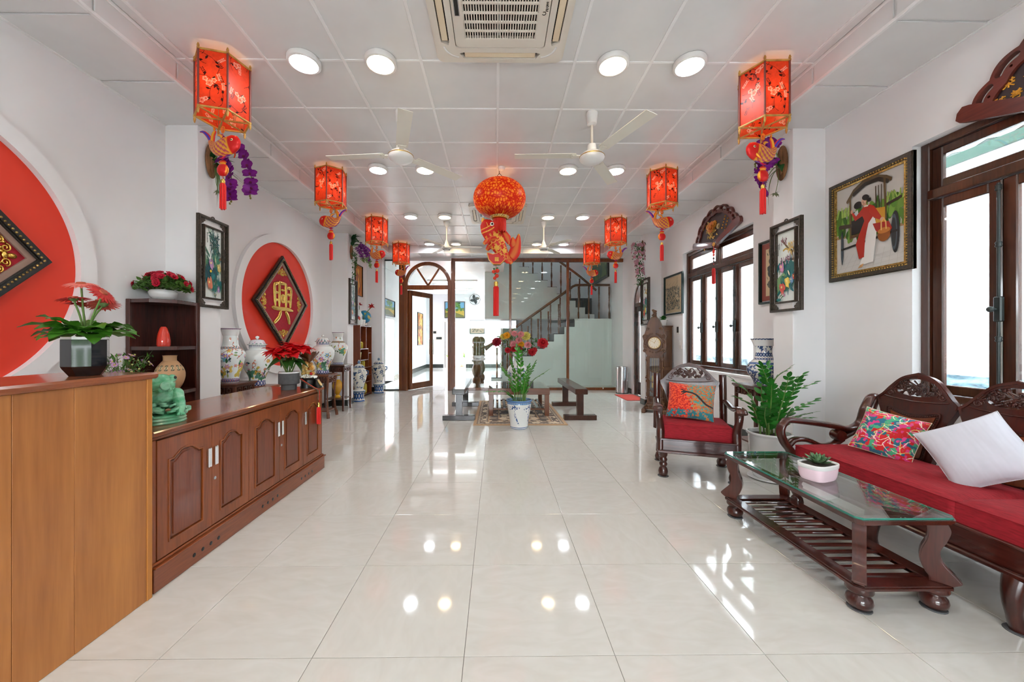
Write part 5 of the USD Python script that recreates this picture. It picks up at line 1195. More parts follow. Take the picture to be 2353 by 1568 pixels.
# open bookcase in the far left bay
t = thing('open_bookcase', 'tall open brown bookcase with staggered shelves in the far left bay', 'bookcase', (0, 0, 0))
b0, b1, bx0, bx1, bz = 7.84, 8.56, -3.07, -2.85, 1.545
sd = []
obj('back_panel', G().box(bx0, bx0 + .012, b0, b1, .0, bz), 'rosewood_panel', t)
for y in (b0, b1 - .02): obj('side_panel', G().box(bx0 + .012, bx1, y, y + .02, 0, bz, .002), 'rosewood_panel', t)
ws = b1 - b0
for z, u0, u1 in ((0.03, 0, 1), (bz - .022, 0, 1), (.30, .0, 1), (.50, 0, .42), (.62, .2, 1), (.79, 0, .7), (1.03, 0, .7), (.93, .72, 1), (.44, .4, 1)):
    obj('shelf_board', G().box(bx0 + .012, bx1 - .004, b0 + .02 + (ws - .04) * u0, b0 + .02 + (ws - .04) * u1, z, z + .02, .002), 'rosewood_panel', t)
for u, z0, z1 in ((.52, 1.05, bz - .022), (.71, .64, 1.05), (.40, .32, .62)): obj('divider', G().box(bx0 + .012, bx1 - .004, b0 + ws * u - .009, b0 + ws * u + .009, z0, z1, .002), 'rosewood_panel', t)
def small_vase(lab, loc, prof, m='yellow_ceramic'):
    q = thing('yellow_vase', lab, 'vase', loc); s_ = spline([(a, b, 0) for a, b in prof], 24)
    obj('body', G().lathe([(0, 0)] + [(a, b) for a, b, _ in s_], 24), m, q); obj('inside', G().lathe([(prof[-1][0], prof[-1][1]), (prof[-1][0] * .8, prof[-1][1] - .03), (0, prof[-1][1] - .04)], 20), 'soil', q)
V_ = [(.04, 0), (.055, .02), (.058, .1), (.056, .16), (.04, .185), (.022, .195), (.022, .205)]
plain('lime_ceramic', C(206, 214, 120), .15)
small_vase('rounded yellow vase at the bottom of the bookcase', (-2.955, b0 + .30 + .24, .05), [(a * .95, b * 1.12) for a, b in V_])
small_vase('rounded yellow vase on the second bookcase shelf from below', (-2.955, b0 + .30, .321), [(a * .95, b * 1.0) for a, b in V_])
small_vase('short yellow jar in the middle of the bookcase', (-2.955, b0 + .40, .641), [(a, b * .72) for a, b in V_])
small_vase('pale lime cup on the left of the bookcase', (-2.945, b0 + .15, .811), [(.04, 0), (.045, .02), (.058, .12), (.062, .16)], 'lime_ceramic')
small_vase('yellow flask on the right bookcase shelf', (-2.955, b0 + .62, .641), [(a * .85, b * 1.1) for a, b in V_])
small_vase('small yellow vase high in the bookcase', (-2.945, b0 + .30, 1.051), [(a * .8, b * .75) for a, b in V_])
# on the bookcase
t = thing('globe', 'blue desk globe on the bookcase', 'globe', (-2.93, b0 + .47, bz))
obj('stand', G().lathe([(0, 0), (.07, 0), (.07, .012), (.015, .02), (.01, .06), (0, .06)], 24).tube([(.0, .155 * math.cos(a), .205 + .155 * math.sin(a)) for a in np.linspace(-PI / 2, PI * .4, 20)], .006, 6), 'black_plastic', t)
def gl(a, z):
    m = meshkit.fbm(np.stack([np.cos(a) * 2.2 + 3, np.sin(a) * 2.2, z * 13], -1), 4, 4); c = np.zeros(a.shape + (3,)) + C(20, 140, 190); c[m > .56] = C(120, 170, 130); c[m > .62] = C(206, 180, 110); return c
obj('sphere', G().lathe([(.143 * math.sin(a) + 1e-4, .205 - .143 * math.cos(a)) for a in np.linspace(0, PI, 40)], 60, gl).tf(TR(0, 0, .205) @ RO('x', 23) @ TR(0, 0, -.205)), 'satin', t)
def amaryllis(g, c, r, s=1.0):
    for k in range(6): g.put(leafg(.1 * s, .045 * s, .35, .2, 7, vary(c, r, .15), .55), RO('z', 60 * k) @ RO('y', -48))
    return g
t = thing('amaryllis_plant', 'red amaryllis leaning from a white pot on the bookcase', 'plant', (-2.90, b0 + .28, bz))
obj('pot', G().lathe([(0, 0), (.045, 0), (.06, .1), (.062, .13), (.054, .13), (0, .12)], 28), 'white_ceramic', t); r = random.Random(6)
s_ = obj('stem', G().tube(spline([(0, 0, .11), (.04, .05, .25), (.10, .16, .38), (.12, .22, .42)], 12), .008, 6), 'stem_green', t)
f = G()
for az in (20, 150, 260): f.put(amaryllis(G(), C(196, 30, 30), r, .9), axes((.12, .23, .43), az, 0) @ RO('y', 58))
obj('flower', f, 'petal', s_)
for az, L in ((200, .16), (40, .18), (310, .14)): obj('leaf', leafg(L, .035, .3, .2, 8, C(60, 110, 50)).tf(axes((0, 0, .12), az, 45)), 'leaf', t)
t = make_vase('floral_vase', 'slim white painted vase with a red flower at the near end of the bookcase', (-2.90, b0 + .07, bz), [(.05, 0), (.06, .02), (.07, .12), (.065, .22), (.04, .28), (.045, .33)], [('leaf', 4.6 + q, .12, .09, C(60, 90, 150), 1.4) for q in (0, 1.5, 3)] + [('leaf', 5.2 + q, .1, .1, C(206, 70, 50), 1.7) for q in (0, 1.5, 3)], R=.06, nth=60, nz=50)
obj('flower', G().put(amaryllis(G(), C(180, 24, 30), r, .8), axes((.0, .02, .43), 30, 0) @ RO('y', 40)).put(amaryllis(G(), C(190, 30, 30), r, .7), axes((-.02, -.02, .42), 200, 0) @ RO('y', 50)).tube([(0, 0, .25), (0, 0, .42)], .006, 6, C(80, 120, 60)), 'petal', t)
# ---------------------------------------------------------------- carved rosewood sofa and armchair
def spiral(cx, cz, r0, turns, sg, n=26, a0=0.0):
    a = np.linspace(0, turns * 2 * PI, n); r = r0 * (1 - .85 * a / a[-1]); return np.c_[cx + sg * r * np.cos(a + a0), np.zeros(n), cz + r * np.sin(a + a0)]
def carved_back(t, M, w, ht, seed):
    """One seat's back panel; drawing plane x, z with z = 0 at the seat; M carries it to its place."""
    k = w / .5; q = ht / .61; a = spline([(.145, 0, 0), (.165, .12, 0), (.186, .24, 0), (.212, .32, 0), (.236, .375, 0), (.25, .41, 0)], 20)
    b = spline([(.25, .425, 0), (.215, .455, 0), (.165, .515, 0), (.10, .575, 0), (0, .61, 0)], 20)
    R = np.vstack([a, b])[:, :2] * (k, q); out = Polygon(np.vstack([R, (R * (-1, 1))[::-1]]))
    hole = Polygon(spline([(-.135, .50, 0), (-.10, .465, 0), (0, .452, 0), (.10, .465, 0), (.135, .50, 0), (.10, .545, 0), (0, .568, 0), (-.10, .545, 0), (-.135, .50, 0)], 48)[:, :2] * (k, q))
    F = M @ XZ
    b_ = obj('back_panel', G().ext(out.difference(hole), .034, F, -.017), 'rosewood', t)
    rim = out.buffer(-.004).difference(out.buffer(-.018)); top = rim.intersection(sbox(-.3, .40 * q, .3, .7))
    obj('top_moulding', G().ext(top, .008, F, .015), 'rosewood', b_)
    g = G(); r = random.Random(seed)                                     # pierced flowers and scrolls
    for i in range(22):
        x, z = (-.115 + .23 * ((i * .618) % 1)) * k, (.508 + r.uniform(-.042, .042)) * q; s_ = r.uniform(.012, .02)
        for j in range(5): an = 2 * PI * j / 5 + i; g.ball((x + s_ * .6 * math.cos(an), -.004 + .004 * r.random(), z + s_ * .6 * math.sin(an)), (s_ * .55, .009, s_ * .45), 7)
        g.ball((x, -.014, z), (s_ * .4, .006, s_ * .4), 6)
    for i in range(9):
        x0, x1 = r.uniform(-.13, .13) * k, r.uniform(-.11, .11) * k; g.tube(spline([(x0, 0, (.46 if i % 2 else .555) * q), ((x0 + x1) / 2 + .02, -.004, .51 * q), (x1, 0, (.555 if i % 2 else .465) * q)], 8), .0055, 6)
    obj('pierced_carving', g.tf(M), 'rosewood', b_)
    g = G()
    for sg in (-1, 1):
        P = spiral(sg * .158 * k, .462 * q, .028, 1.6, -sg); P[:, 1] = -.017; g.tube(P, .0042, 6)
        for j in range(6):
            an = math.radians(62 + 17 * j); e = .062 - .003 * j; c0 = np.array([sg * .165 * k, -.016, .468 * q])
            pts = [c0 + np.array([sg * -d * e * math.cos(an) * -1, -.003 * math.sin(d * PI), d * e * math.sin(an)]) for d in np.linspace(.35, 1, 6)]
            pts = [p for p in pts if out.contains(Point(p[0], p[2]).buffer(.004))]
            if len(pts) > 2: g.tube(pts, .0046, 6)
        g.tube(spline([(sg * .20 * k, -.016, .435 * q), (sg * .13 * k, -.017, .425 * q), (0, -.017, .418 * q)], 12), .005, 6)
    obj('shell_carving', g.tf(M), 'rosewood', b_)
    ins = Polygon(spline([(-.112, .055, 0), (-.125, .14, 0), (-.145, .25, 0), (-.172, .345, 0), (-.15, .368, 0), (-.08, .35, 0), (0, .338, 0), (.08, .35, 0), (.15, .368, 0), (.172, .345, 0), (.145, .25, 0), (.125, .14, 0), (.112, .055, 0), (.08, .035, 0), (0, .03, 0), (-.08, .035, 0), (-.112, .055, 0)], 96)[:, :2] * (k, q)).buffer(0)
    obj('panel_moulding', G().ext(ins.difference(ins.buffer(-.008)), .010, F, .015), 'rosewood', b_)
    obj('inset_panel', G().ext(ins.buffer(-.028), .006, F, .015), 'rosewood_panel', b_)
    ring = ins.buffer(-.018).exterior; g = G()
    for d in np.arange(0, ring.length, .0135): p = ring.interpolate(d); g.ball((p.x, -.019, p.y), .0052, 7)
    obj('bead_trim', g.tf(M), 'rosewood', b_, kind='stuff')
def turned(h, r=.034): return [(0, 0), (r * .8, 0), (r * 1.12, h * .1), (r * 1.2, h * .2), (r * 1.0, h * .32), (r * .72, h * .37), (r * .95, h * .43), (r * 1.05, h * .49), (r * .8, h * .56), (r * .95, h * .61), (r * 1.05, h * .67), (r * .8, h * .73), (r * .9, h * .78), (r * 1.08, h * .83), (r * 1.08, h)]
def felt(t, x, y, r=.045): obj('felt_pad', G().lathe([(0, 0), (r, 0), (r * 1.05, .003), (r, .006), (0, .006)], 20, c=(x, y, 0)), 'grey_pot', t)
def seat(n, lab, cat, loc, rz, W, D, n_seats, pw, ph, x0, big, sk=.66):
    t = thing(n, lab, cat, loc, rz)
    zr, zs = (.345, .232) if not big else (.365, .245)
    obj('front_rail', G().box(.03, W - .03, .02, .045, zs + .01, zr, .004).box(.0, W, -.0, .06, zs - .012, zs + .012, .006).box(.02, W - .02, .012, .05, zr - .012, zr + .004, .004), 'rosewood_x', t)
    for x in (.018, W - .04): obj('side_rail', G().box(x, x + .022, .04, D - .05, zs + .01, zr, .003).box(x - .006, x + .028, .03, D - .04, zs - .012, zs + .01, .004), 'rosewood', t)
    obj('back_rail', G().box(.03, W - .03, D - .075, D - .05, zs + .01, zr + .02, .003), 'rosewood_x', t)
    obj('seat_board', G().box(.03, W - .03, .03, D - .06, zr - .03, zr - .004), 'rosewood_x', t)
    zc = zr + .035
    Mb = lambda xc: TR(xc, D - .075, zc) @ RO('x', -9)
    for i in range(n_seats): carved_back(t, Mb(x0 + pw * (i + .5)), pw, ph, 40 + i)
    obj('back_lower_rail', G().box(.04, W - .04, D - .09, D - .062, zc - .02, zc + .03, .004), 'rosewood_x', t)
    nl = 4 if big else 2
    for i in range(nl):
        x = .05 + (W - .1) * i / (nl - 1)
        if big: x = (.05, .62, 1.215, W - .05)[i]
        if big and 0 < i < nl - 1:
            zz = np.linspace(0, zs, 12); u = zz / zs; obj('leg', G().tube(np.c_[np.full(12, x), .05 - .03 * np.sin(u * PI) , zz], (np.interp(u, [0, .3, 1], [.03, .024, .045]), np.interp(u, [0, .3, 1], [.03, .026, .05])), 10), 'rosewood', t)
        else: obj('leg', G().lathe(turned(zs), 26, c=(x, .05, 0)), 'rosewood', t)
        obj('leg', G().lathe([(0, 0), (.028, 0), (.04, .02), (.044, .045), (.034, .075), (.026, .085), (.034, .1), (.03, zs)], 20, c=(x, D - .06, 0)), 'rosewood', t)
        felt(t, x, .05); felt(t, x, D - .06)
    sh = zc + ph * sk; yb = D - .075 + (sh - zc) * .158
    for sg, xa in ((-1, .028), (1, W - .028)):
        if not big:
            P = spline([(xa, yb - .01, zr - .02), (xa, yb - .03, zr + .12), (xa, yb - .02, zr + .28), (xa, yb, sh - .03), (xa, yb + .006, sh + .015)], 24)
            p = obj('back_post', G().tube(P, (np.full(len(P), .034), np.full(len(P), .032)), 12, up=(1, 0, 0)), 'rosewood', t)
            P = spline([(xa, yb - .02, sh - .24), (xa + sg * .012, yb - .085, zr + .285), (xa + sg * .02, .26, zr + .262), (xa + sg * .025, .09, zr + .29), (xa + sg * .025, .02, zr + .285), (xa + sg * .025, -.012, zr + .262)], 40); m = len(P); u = np.linspace(0, 1, m)
            obj('arm', G().tube(P, (np.interp(u, [0, .4, .85, 1], [.02, .03, .044, .04]), np.interp(u, [0, .3, .85, 1], [.022, .022, .022, .014])), 14, up=(1, 0, 0)), 'rosewood', t)
            P = spline([(xa + sg * .022, .055, zr + .28), (xa + sg * .012, .03, zr + .2), (xa, .055, zr + .09), (xa, .045, zr), (xa, .04, zs + .01)], 30); m = len(P); u = np.linspace(0, 1, m)
            obj('arm_post', G().tube(P, (np.interp(u, [0, .3, .6, 1], [.032, .03, .036, .03]), np.interp(u, [0, .2, .5, 1], [.03, .026, .032, .028])), 14, up=(1, 0, 0)), 'rosewood', t)
        else:
            P = spline([(xa, yb - .04, zr + .05), (xa, yb - .05, zr + .2), (xa, yb - .03, sh - .1), (xa, yb, sh - .02), (xa, yb + .012, sh + .01)], 28)
            obj('back_post', G().tube(P, (np.full(len(P), .03), np.full(len(P), .03)), 12, up=(1, 0, 0)), 'rosewood', t)
            P = spline([(xa, yb + .01, sh + .012), (xa, yb - .03, sh - .005), (xa, yb - .075, sh - .09), (xa, yb - .11, sh - .19), (xa, yb - .20, sh - .235), (xa, yb - .32, sh - .21), (xa, .03, sh - .17), (xa, -.03, sh - .19), (xa, -.055, sh - .25), (xa, -.03, sh - .33), (xa, .02, sh - .40), (xa, .04, zr - .04), (xa, .04, zs + .01)], 84); m = len(P); u = np.linspace(0, 1, m)
            obj('arm', G().tube(P, (np.interp(u, [0, .12, .3, .6, .8, 1], [.03, .034, .036, .036, .04, .034]), np.interp(u, [0, .1, .35, .62, .8, 1], [.02, .026, .022, .022, .026, .03])), 14, up=(1, 0, 0)), 'rosewood', t)
            P = spline([(xa, .0, sh - .36), (xa, .05, sh - .315), (xa, .14, sh - .315), (xa, .24, sh - .355), (xa, .33, sh - .35), (xa, .40, sh - .31)], 40)
            obj('arm_brace', G().tube(P, (np.full(len(P), .03), np.full(len(P), .019)), 12, up=(1, 0, 0)), 'rosewood', t)
            obj('scroll', G().lathe([(0, -.036), (.036, -.034), (.04, -.026), (.04, .026), (.036, .034), (0, .036)], 24).tf(TR(xa, .375, sh - .28) @ RO('y', 90)), 'rosewood', t)
            P = spline([(xa, .40, sh - .30), (xa, .455, sh - .27), (xa, yb - .07, sh - .20), (xa, yb - .03, sh - .12)], 24)
            obj('arm_brace', G().tube(P, (np.full(len(P), .03), np.full(len(P), .022)), 12, up=(1, 0, 0)), 'rosewood', t)
    return t, zr
def cushion(n, lab, x0, x1, y0, y1, z0, z1, loc, rz, group=None):
    nx, ny = 24, 14; u = np.linspace(0, 1, nx); v = np.linspace(0, 1, ny); U, V = np.meshgrid(u, v, indexing='ij')
    e = lambda q: np.clip(np.minimum(q, 1 - q) / .045, 0, 1); f = np.sqrt(np.clip(1 - (1 - e(U)) ** 2, 0, 1)) * np.sqrt(np.clip(1 - (1 - e(V)) ** 2, 0, 1))
    P = np.stack([x0 + (x1 - x0) * U, y0 + (y1 - y0) * V, z1 - .016 * (1 - f) + .006 * np.sin(U * PI) * np.sin(V * PI)], -1)
    t = thing(n, lab, 'seat cushion', loc, rz, group=group)
    g = G().grid(P, flip=True)
    ring = np.vstack([P[:, 0], P[-1, 1:], P[::-1, -1][1:], P[0, ::-1][1:]]); lo = ring.copy(); lo[:, 2] = z0; mid = ring.copy(); c_ = ring.mean(0)
    g.grid(np.stack([ring, (ring * .5 + lo * .5) + (ring - c_) * [.004, .004, 0], lo]), flip=True)
    g.box(x0 + .005, x1 - .005, y0 + .005, y1 - .005, z0, z0 + .01)
    obj('cover', g, 'red_fabric', t)
    obj('piping', G().tube(ring + [0, 0, -.001], .0035, 5, cap=False), 'red_fabric', t)
    return t
AC, AZ = (1.455, 3.335, 0), -20
t, zr = seat('rosewood_armchair', 'carved dark rosewood armchair with a red seat, facing the camera', 'armchair', AC, AZ, .66, .58, 1, .54, .63, .06, False, .78)
cushion('seat_cushion', 'red woven seat cushion on the carved armchair', .06, .60, .055, .47, zr - .004, zr + .14, AC, AZ)
SO = (2.165, 2.765, 0)
t, zr = seat('rosewood_sofa', 'long carved dark rosewood sofa along the right wall', 'sofa', SO, -90, 1.56, .66, 3, .478, .62, .063, True)
cushion('seat_cushion', 'longer red woven seat cushion at the far end of the sofa', .06, 1.006, .03, .52, zr - .004, zr + .115, SO, -90)
cushion('seat_cushion', 'shorter red woven seat cushion at the near end of the sofa, cropped by the photo', 1.008, 1.50, .03, .52, zr - .004, zr + .115, SO, -90)

def pillow(lab, Mx, w, h, th, colf, seam, n=46):
    u = np.linspace(-1, 1, n); U, V = np.meshgrid(u, u, indexing='ij')
    pin = 1 - .07 * (1 - V ** 2) * 0; X = U * w / 2 * (1 - .06 * (1 - np.abs(V) ** 2.5) * np.abs(U)); Y = V * h / 2 * (1 - .06 * (1 - np.abs(U) ** 2.5) * np.abs(V))
    T = th / 2 * ((1 - np.abs(U) ** 3) * (1 - np.abs(V) ** 3)) ** .62; wr = .006 * (meshkit.fbm(np.stack([U * 3, V * 3, U * 0], -1), 3, 5) - .5) * np.minimum(1, T / .01)
    c = colf(U, V); t = thing('throw_pillow', lab, 'cushion', M=Mx)
    obj('cover', G().grid(np.stack([X, Y, T + wr], -1), c).grid(np.stack([X, Y, -T + wr], -1), c, flip=True), 'fabric', t)
    ring = lambda P: np.vstack([P[:, 0], P[-1, 1:], P[::-1, -1][1:], P[0, ::-1][1:]]); obj('seam', G().tube(ring(np.stack([X, Y, wr], -1)), .0028, 5, seam, up=(0, 0, 1), cap=False), 'fabric', t)
    return t
def frame_of(c, nrm, roll=0):
    z = np.array(nrm, float); z /= np.linalg.norm(z); x = np.cross((0, 0, 1), z); x /= np.linalg.norm(x); y = np.cross(z, x); m = np.eye(4); m[:3, 0], m[:3, 1], m[:3, 2], m[:3, 3] = x, y, z, c
    return m @ RO('z', roll)
def tree_print(U, V):
    P = np.stack([U * 14, V * 14, U * 0], -1); n = meshkit.fbm(P, 3, 2); n2 = meshkit.fbm(P * 1.4 + 9, 3, 7); c = np.zeros(U.shape + (3,)) + C(196, 112, 52)
    c[n > .52] = C(178, 92, 44); c[n2 > .56] = C(70, 148, 140)
    f = (-U * .8 - V * .25 + .35 * (n - .5) * 2); red = (f > .0) | ((V < -.35) & (U < .35) & (n > .5)); c[red] = C(212, 46, 26); c[red & (n2 > .55)] = C(232, 84, 40); c[red & (n2 < .40)] = C(176, 22, 22)
    b = (V < -.62 + .25 * (n2 - .5)) & (n > .42); c[b] = C(34, 120, 130)
    stroke(np.stack([U, V], -1), c, spline([(1.0, -.28, 0), (.7, -.22, 0), (.45, .02, 0), (.2, .28, 0), (-.1, .38, 0), (-.38, .36, 0)], 24)[:, :2], .045, C(38, 34, 40))
    stroke(np.stack([U, V], -1), c, [(-.2, .38), (-.42, .52)], .03, C(38, 34, 40)); stroke(np.stack([U, V], -1), c, [(-.2, .37), (-.4, .2)], .025, C(38, 34, 40))
    return c
def leaf_print(U, V):
    P = np.stack([U * 4.2, V * 4.2, U * 0], -1); n = meshkit.fbm(P, 3, 12); n2 = meshkit.fbm(P + 5, 3, 3); n3 = meshkit.fbm(P * 2 + 2, 2, 8); c = np.zeros(U.shape + (3,)) + C(206, 26, 34)
    c[n > .55] = C(70, 168, 124); c[n2 > .60] = C(34, 106, 130); c[(n3 > .62)] = C(214, 60, 130)
    r = random.Random(2)
    for k in range(60):
        x, y, a = r.uniform(-1, 1), r.uniform(-1, 1), r.uniform(0, 6.3); pts = [(x, y)]
        for i in range(5): a += r.uniform(-.2, .5); x += .07 * math.cos(a); y += .07 * math.sin(a); pts.append((x, y))
        stroke(np.stack([U, V], -1), c, pts, .011, C(240, 226, 206) if k % 3 else C(220, 206, 110))
    return c
pillow('orange and teal throw pillow with a painted tree, on the armchair', frame_of((1.84, 3.50, .655), (-.45, -.82, .46), -3), .40, .35, .15, tree_print, C(150, 60, 40), 140)
pillow('red and green leaf-patterned throw pillow on the sofa', frame_of((2.555, 2.40, .615), (-.80, -.42, .46), -11), .31, .30, .12, leaf_print, C(206, 190, 160), 140)
silver = lambda U, V: np.zeros(U.shape + (3,)) + np.array(C(206, 206, 216)) * (.93 + .14 * meshkit.fbm(np.stack([U * 30, V * 2, U * 0], -1), 3, 4))[..., None]
pillow('silvery white throw pillow tipped on its corner on the sofa', frame_of((2.53, 1.93, .645), (-.80, -.42, .44), 34), .345, .34, .14, silver, C(200, 200, 208))

# ---------------------------------------------------------------- coffee table with a glass top
t = thing('coffee_table', 'dark wooden coffee table with a glass top and slatted lower shelf', 'table', (1.845, 2.14, 0))
hw, hl = .218, .49
rr = lambda a, b, c: Polygon([(-a + c, -b), (a - c, -b), (a, -b + c), (a, b - c), (a - c, b), (-a + c, b), (-a, b - c), (-a, -b + c)]).buffer(.004).buffer(-.0)
top = rr(hw + .006, hl + .006, .022)
obj('top_frame', G().ext(top.difference(rr(hw - .05, hl - .05, .004)), .012, None, .412).ext(top.buffer(-.007).difference(rr(hw - .045, hl - .045, .004)), .008, None, .404).ext(top.buffer(.004).difference(rr(hw - .05, hl - .05, .004)), .006, None, .421), 'rosewood', t)
gl_ = obj('glass_top', G().ext(rr(hw + .002, hl + .002, .02), .012, None, .4275), 'green_glass', t)
rg = np.array(rr(hw + .0025, hl + .0025, .02).exterior.coords); obj('glass_edge', G().tube(np.c_[rg, np.full(len(rg), .4335)], (np.full(len(rg), .005), np.full(len(rg), .0015)), 6, up=(0, 0, 1), cap=False), 'glass_edge', t)
sf = rr(hw, hl, .022); inner = sbox(-hw + .062, -hl + .062, hw - .062, hl - .062)
obj('shelf_frame', G().ext(sf.difference(inner), .022, None, .108).ext(sf.buffer(.006).difference(inner), .010, None, .112), 'rosewood', t)
for i in range(13):
    y = -hl + .095 + (2 * hl - .19) * i / 12; obj('slat', G().box(-hw + .05, hw - .05, y - .014, y + .014, .112, .124, .004), 'rosewood_x', t)
S = np.array([(.0, .404), (.012, .37), (.004, .32), (-.014, .27), (-.010, .22), (.018, .17), (.03, .15), (.018, .128)]); W_ = np.array([.038, .036, .031, .03, .038, .050, .050, .036])
c_ = spline(np.c_[S, W_], 40)
for sx in (-1, 1):
    for sy in (-1, 1):
        poly = Polygon(np.vstack([np.c_[c_[:, 0] - c_[:, 2], c_[:, 1]], np.c_[c_[:, 0] + c_[:, 2], c_[:, 1]][::-1]])).buffer(0)
        an = math.degrees(math.atan2(sy, sx)); Mx = TR(sx * (hw - .043), sy * (hl - .043), 0) @ RO('z', an) @ XZ
        l = obj('leg', G().ext(poly.buffer(-.005), .048, Mx, -.024).ext(poly, .036, Mx, -.018), 'rosewood', t)
        x, y = sx * (hw - .045), sy * (hl - .045)
        obj('foot', G().lathe([(0, .006), (.032, .006), (.046, .02), (.05, .038), (.046, .056), (.034, .07), (.034, .074), (.048, .082), (.052, .092), (.05, .11)], 30, c=(x, y, 0)), 'rosewood', l)
        felt(t, x, y, .044)
t = thing('succulent_pot', 'small succulent in a pink and white oval pot on the coffee table', 'plant', (1.852, 2.12, .4395), 20)
sq = lambda a, b, n_, m=40: [((abs(math.cos(x)) ** (2 / n_)) * a * (1 if math.cos(x) >= 0 else -1), (abs(math.sin(x)) ** (2 / n_)) * b * (1 if math.sin(x) >= 0 else -1)) for x in np.linspace(0, 2 * PI, m, endpoint=False)]
def loft(levels, fl=0):
    P = []
    for z, s_ in levels:
        r = np.array(sq(.098 * s_, .070 * s_, 3.4, 64)); f = 1 + (fl * np.sin(np.arange(64) * PI / 4) if z > .006 and z < .066 else 0); P.append(np.c_[r * np.reshape(f, (-1, 1)), np.full(64, z)])
    return G().grid(np.array(P), wrap=True)
plain('pink_glaze', C(234, 206, 216), .22)
obj('pot', loft([(0, .84), (.004, .88), (.02, .95), (.05, 1.0), (.068, 1.0)], .012), 'pink_glaze', t)
obj('pot_rim', loft([(.067, .99), (.07, 1.04), (.088, 1.05), (.092, 1.03), (.092, .92), (.08, .9)]), 'white_ceramic', t)
obj('soil', loft([(.083, .91), (.086, .01)]), 'soil', t)
r = random.Random(9)
for k in range(34):
    a = k * 137.5; el = 8 + 70 * (1 - k / 34) ** 1.3 if False else 6 + 2.1 * (33 - k) * 0 + 78 * (k / 34); L = .076 - .046 * (k / 34)
    g = leafg(L, L * .42, -.25, .35, 7, vary(C(120, 158, 116), r, .12), .8); v, f, c = g.done(); c = c * (.8 + .5 * (v[:, :1] / L) * .5)
    obj('leaf', G().add(np.vstack([v, v - [0, 0, .004]]), np.vstack([f, f[:, ::-1] + len(v)]), np.vstack([c, c])).tf(axes((.004 * math.cos(math.radians(a)), .004 * math.sin(math.radians(a)), .088 + .014 * k / 34), a, el)), 'leaf', t)

# ---------------------------------------------------------------- glossy zamioculcas plants
def zz_frond(t, pts, r, n=7, L=.075, W=.034, start=.36, green=C(44, 112, 40), roll=0):
    P = spline(pts, 24); m = len(P); s_ = obj('frond', G().tube(P, np.linspace(.0085, .0025, m), 7), 'stem_green', t)
    d = np.gradient(P, axis=0); d /= np.linalg.norm(d, axis=1, keepdims=True)
    side = np.cross(d, np.array([0, 0, 1.0])) + 1e-6; side /= np.linalg.norm(side, axis=1, keepdims=True)
    for i in range(n):
        for sg in (-1, 1):
            u = start + (1 - start) * (i + (.0 if sg < 0 else .35)) / (n - .5); k = min(m - 1, int(u * (m - 1))); tp = 1 - .35 * u
            up = np.cross(side[k], d[k]); sd = side[k] * math.cos(roll) + up * math.sin(roll)
            ax = sd * sg * .78 + d[k] * (.62 + .3 * u) + up * r.uniform(-.12, .22); ax /= np.linalg.norm(ax); nn = np.cross(ax, np.cross(up + .001, ax)); nn /= np.linalg.norm(nn)
            Mx = np.eye(4); Mx[:3, 0], Mx[:3, 2], Mx[:3, 3] = ax, nn, P[k]; Mx[:3, 1] = np.cross(nn, ax)
            obj('leaf', leafg(L * tp * r.uniform(.9, 1.1), W * tp * r.uniform(.9, 1.1), .12, .12, 8, vary(green, r, .25), .85, 0, 1.18, .62).tf(Mx), 'leaf', s_)
    Mx = np.eye(4); k = m - 1; up = np.cross(side[k], d[k]); Mx[:3, 0], Mx[:3, 1], Mx[:3, 2], Mx[:3, 3] = d[k], -side[k], up, P[k]
    obj('leaf', leafg(L * .75, W * .75, .1, .12, 8, vary(green, r, .2), .85, 0, 1.18, .62).tf(Mx), 'leaf', s_)
t = thing('zamioculcas_plant', 'glossy green potted plant in a white pot between the armchair and sofa', 'plant', (2.44, 3.30, 0))
obj('saucer', G().lathe([(0, 0), (.15, 0), (.165, .012), (.16, .014), (0, .012)], 40), 'white_ceramic', t)
obj('pot', G().lathe([(.115, .013), (.125, .03), (.15, .25), (.158, .36), (.160, .385), (.172, .395), (.176, .405), (.172, .415), (.158, .415), (.152, .38)], 52), 'white_ceramic', t)
obj('soil', G().lathe([(.154, .378), (0, .39)], 24), 'soil', t)
r = random.Random(14)
fr_list = [((-.06, -.08), (-.10, -.16, .70), (-.14, -.22, .86), 8), ((.0, -.08), (-.01, -.18, .74), (-.06, -.30, .93), 9), ((-.09, -.02), (-.20, -.06, .66), (-.36, -.10, .74), 7), ((.05, -.06), (.08, -.14, .74), (.06, -.26, .90), 9), ((.06, .0), (.13, .02, .78), (.34, .04, .92), 7), ((.05, .03), (.14, .06, .70), (.50, .10, .84), 7),
           ((.07, -.03), (.16, -.06, .60), (.40, -.02, .70), 8), ((.0, .06), (.02, .12, .80), (.12, .18, .99), 8), ((-.04, .05), (-.10, .12, .74), (-.20, .20, .86), 8), ((-.05, -.05), (-.14, -.14, .58), (-.22, -.26, .68), 8), ((.02, -.09), (.06, -.2, .58), (.12, -.30, .64), 8), ((-.02, .0), (-.04, -.04, .84), (-.12, -.08, 1.0), 9), ((.02, .02), (.06, .02, .86), (.14, -.04, .98), 8), ((.08, .02), (.18, .0, .52), (.30, -.06, .55), 6)]
for (bx, by), mid, tip, n in fr_list: zz_frond(t, [(bx, by, .38), (bx * 1.2, by * 1.2, .38 + .4 * (mid[2] - .38)), mid, tip], r, n, .094, .048, .32, C(40, 116, 36))

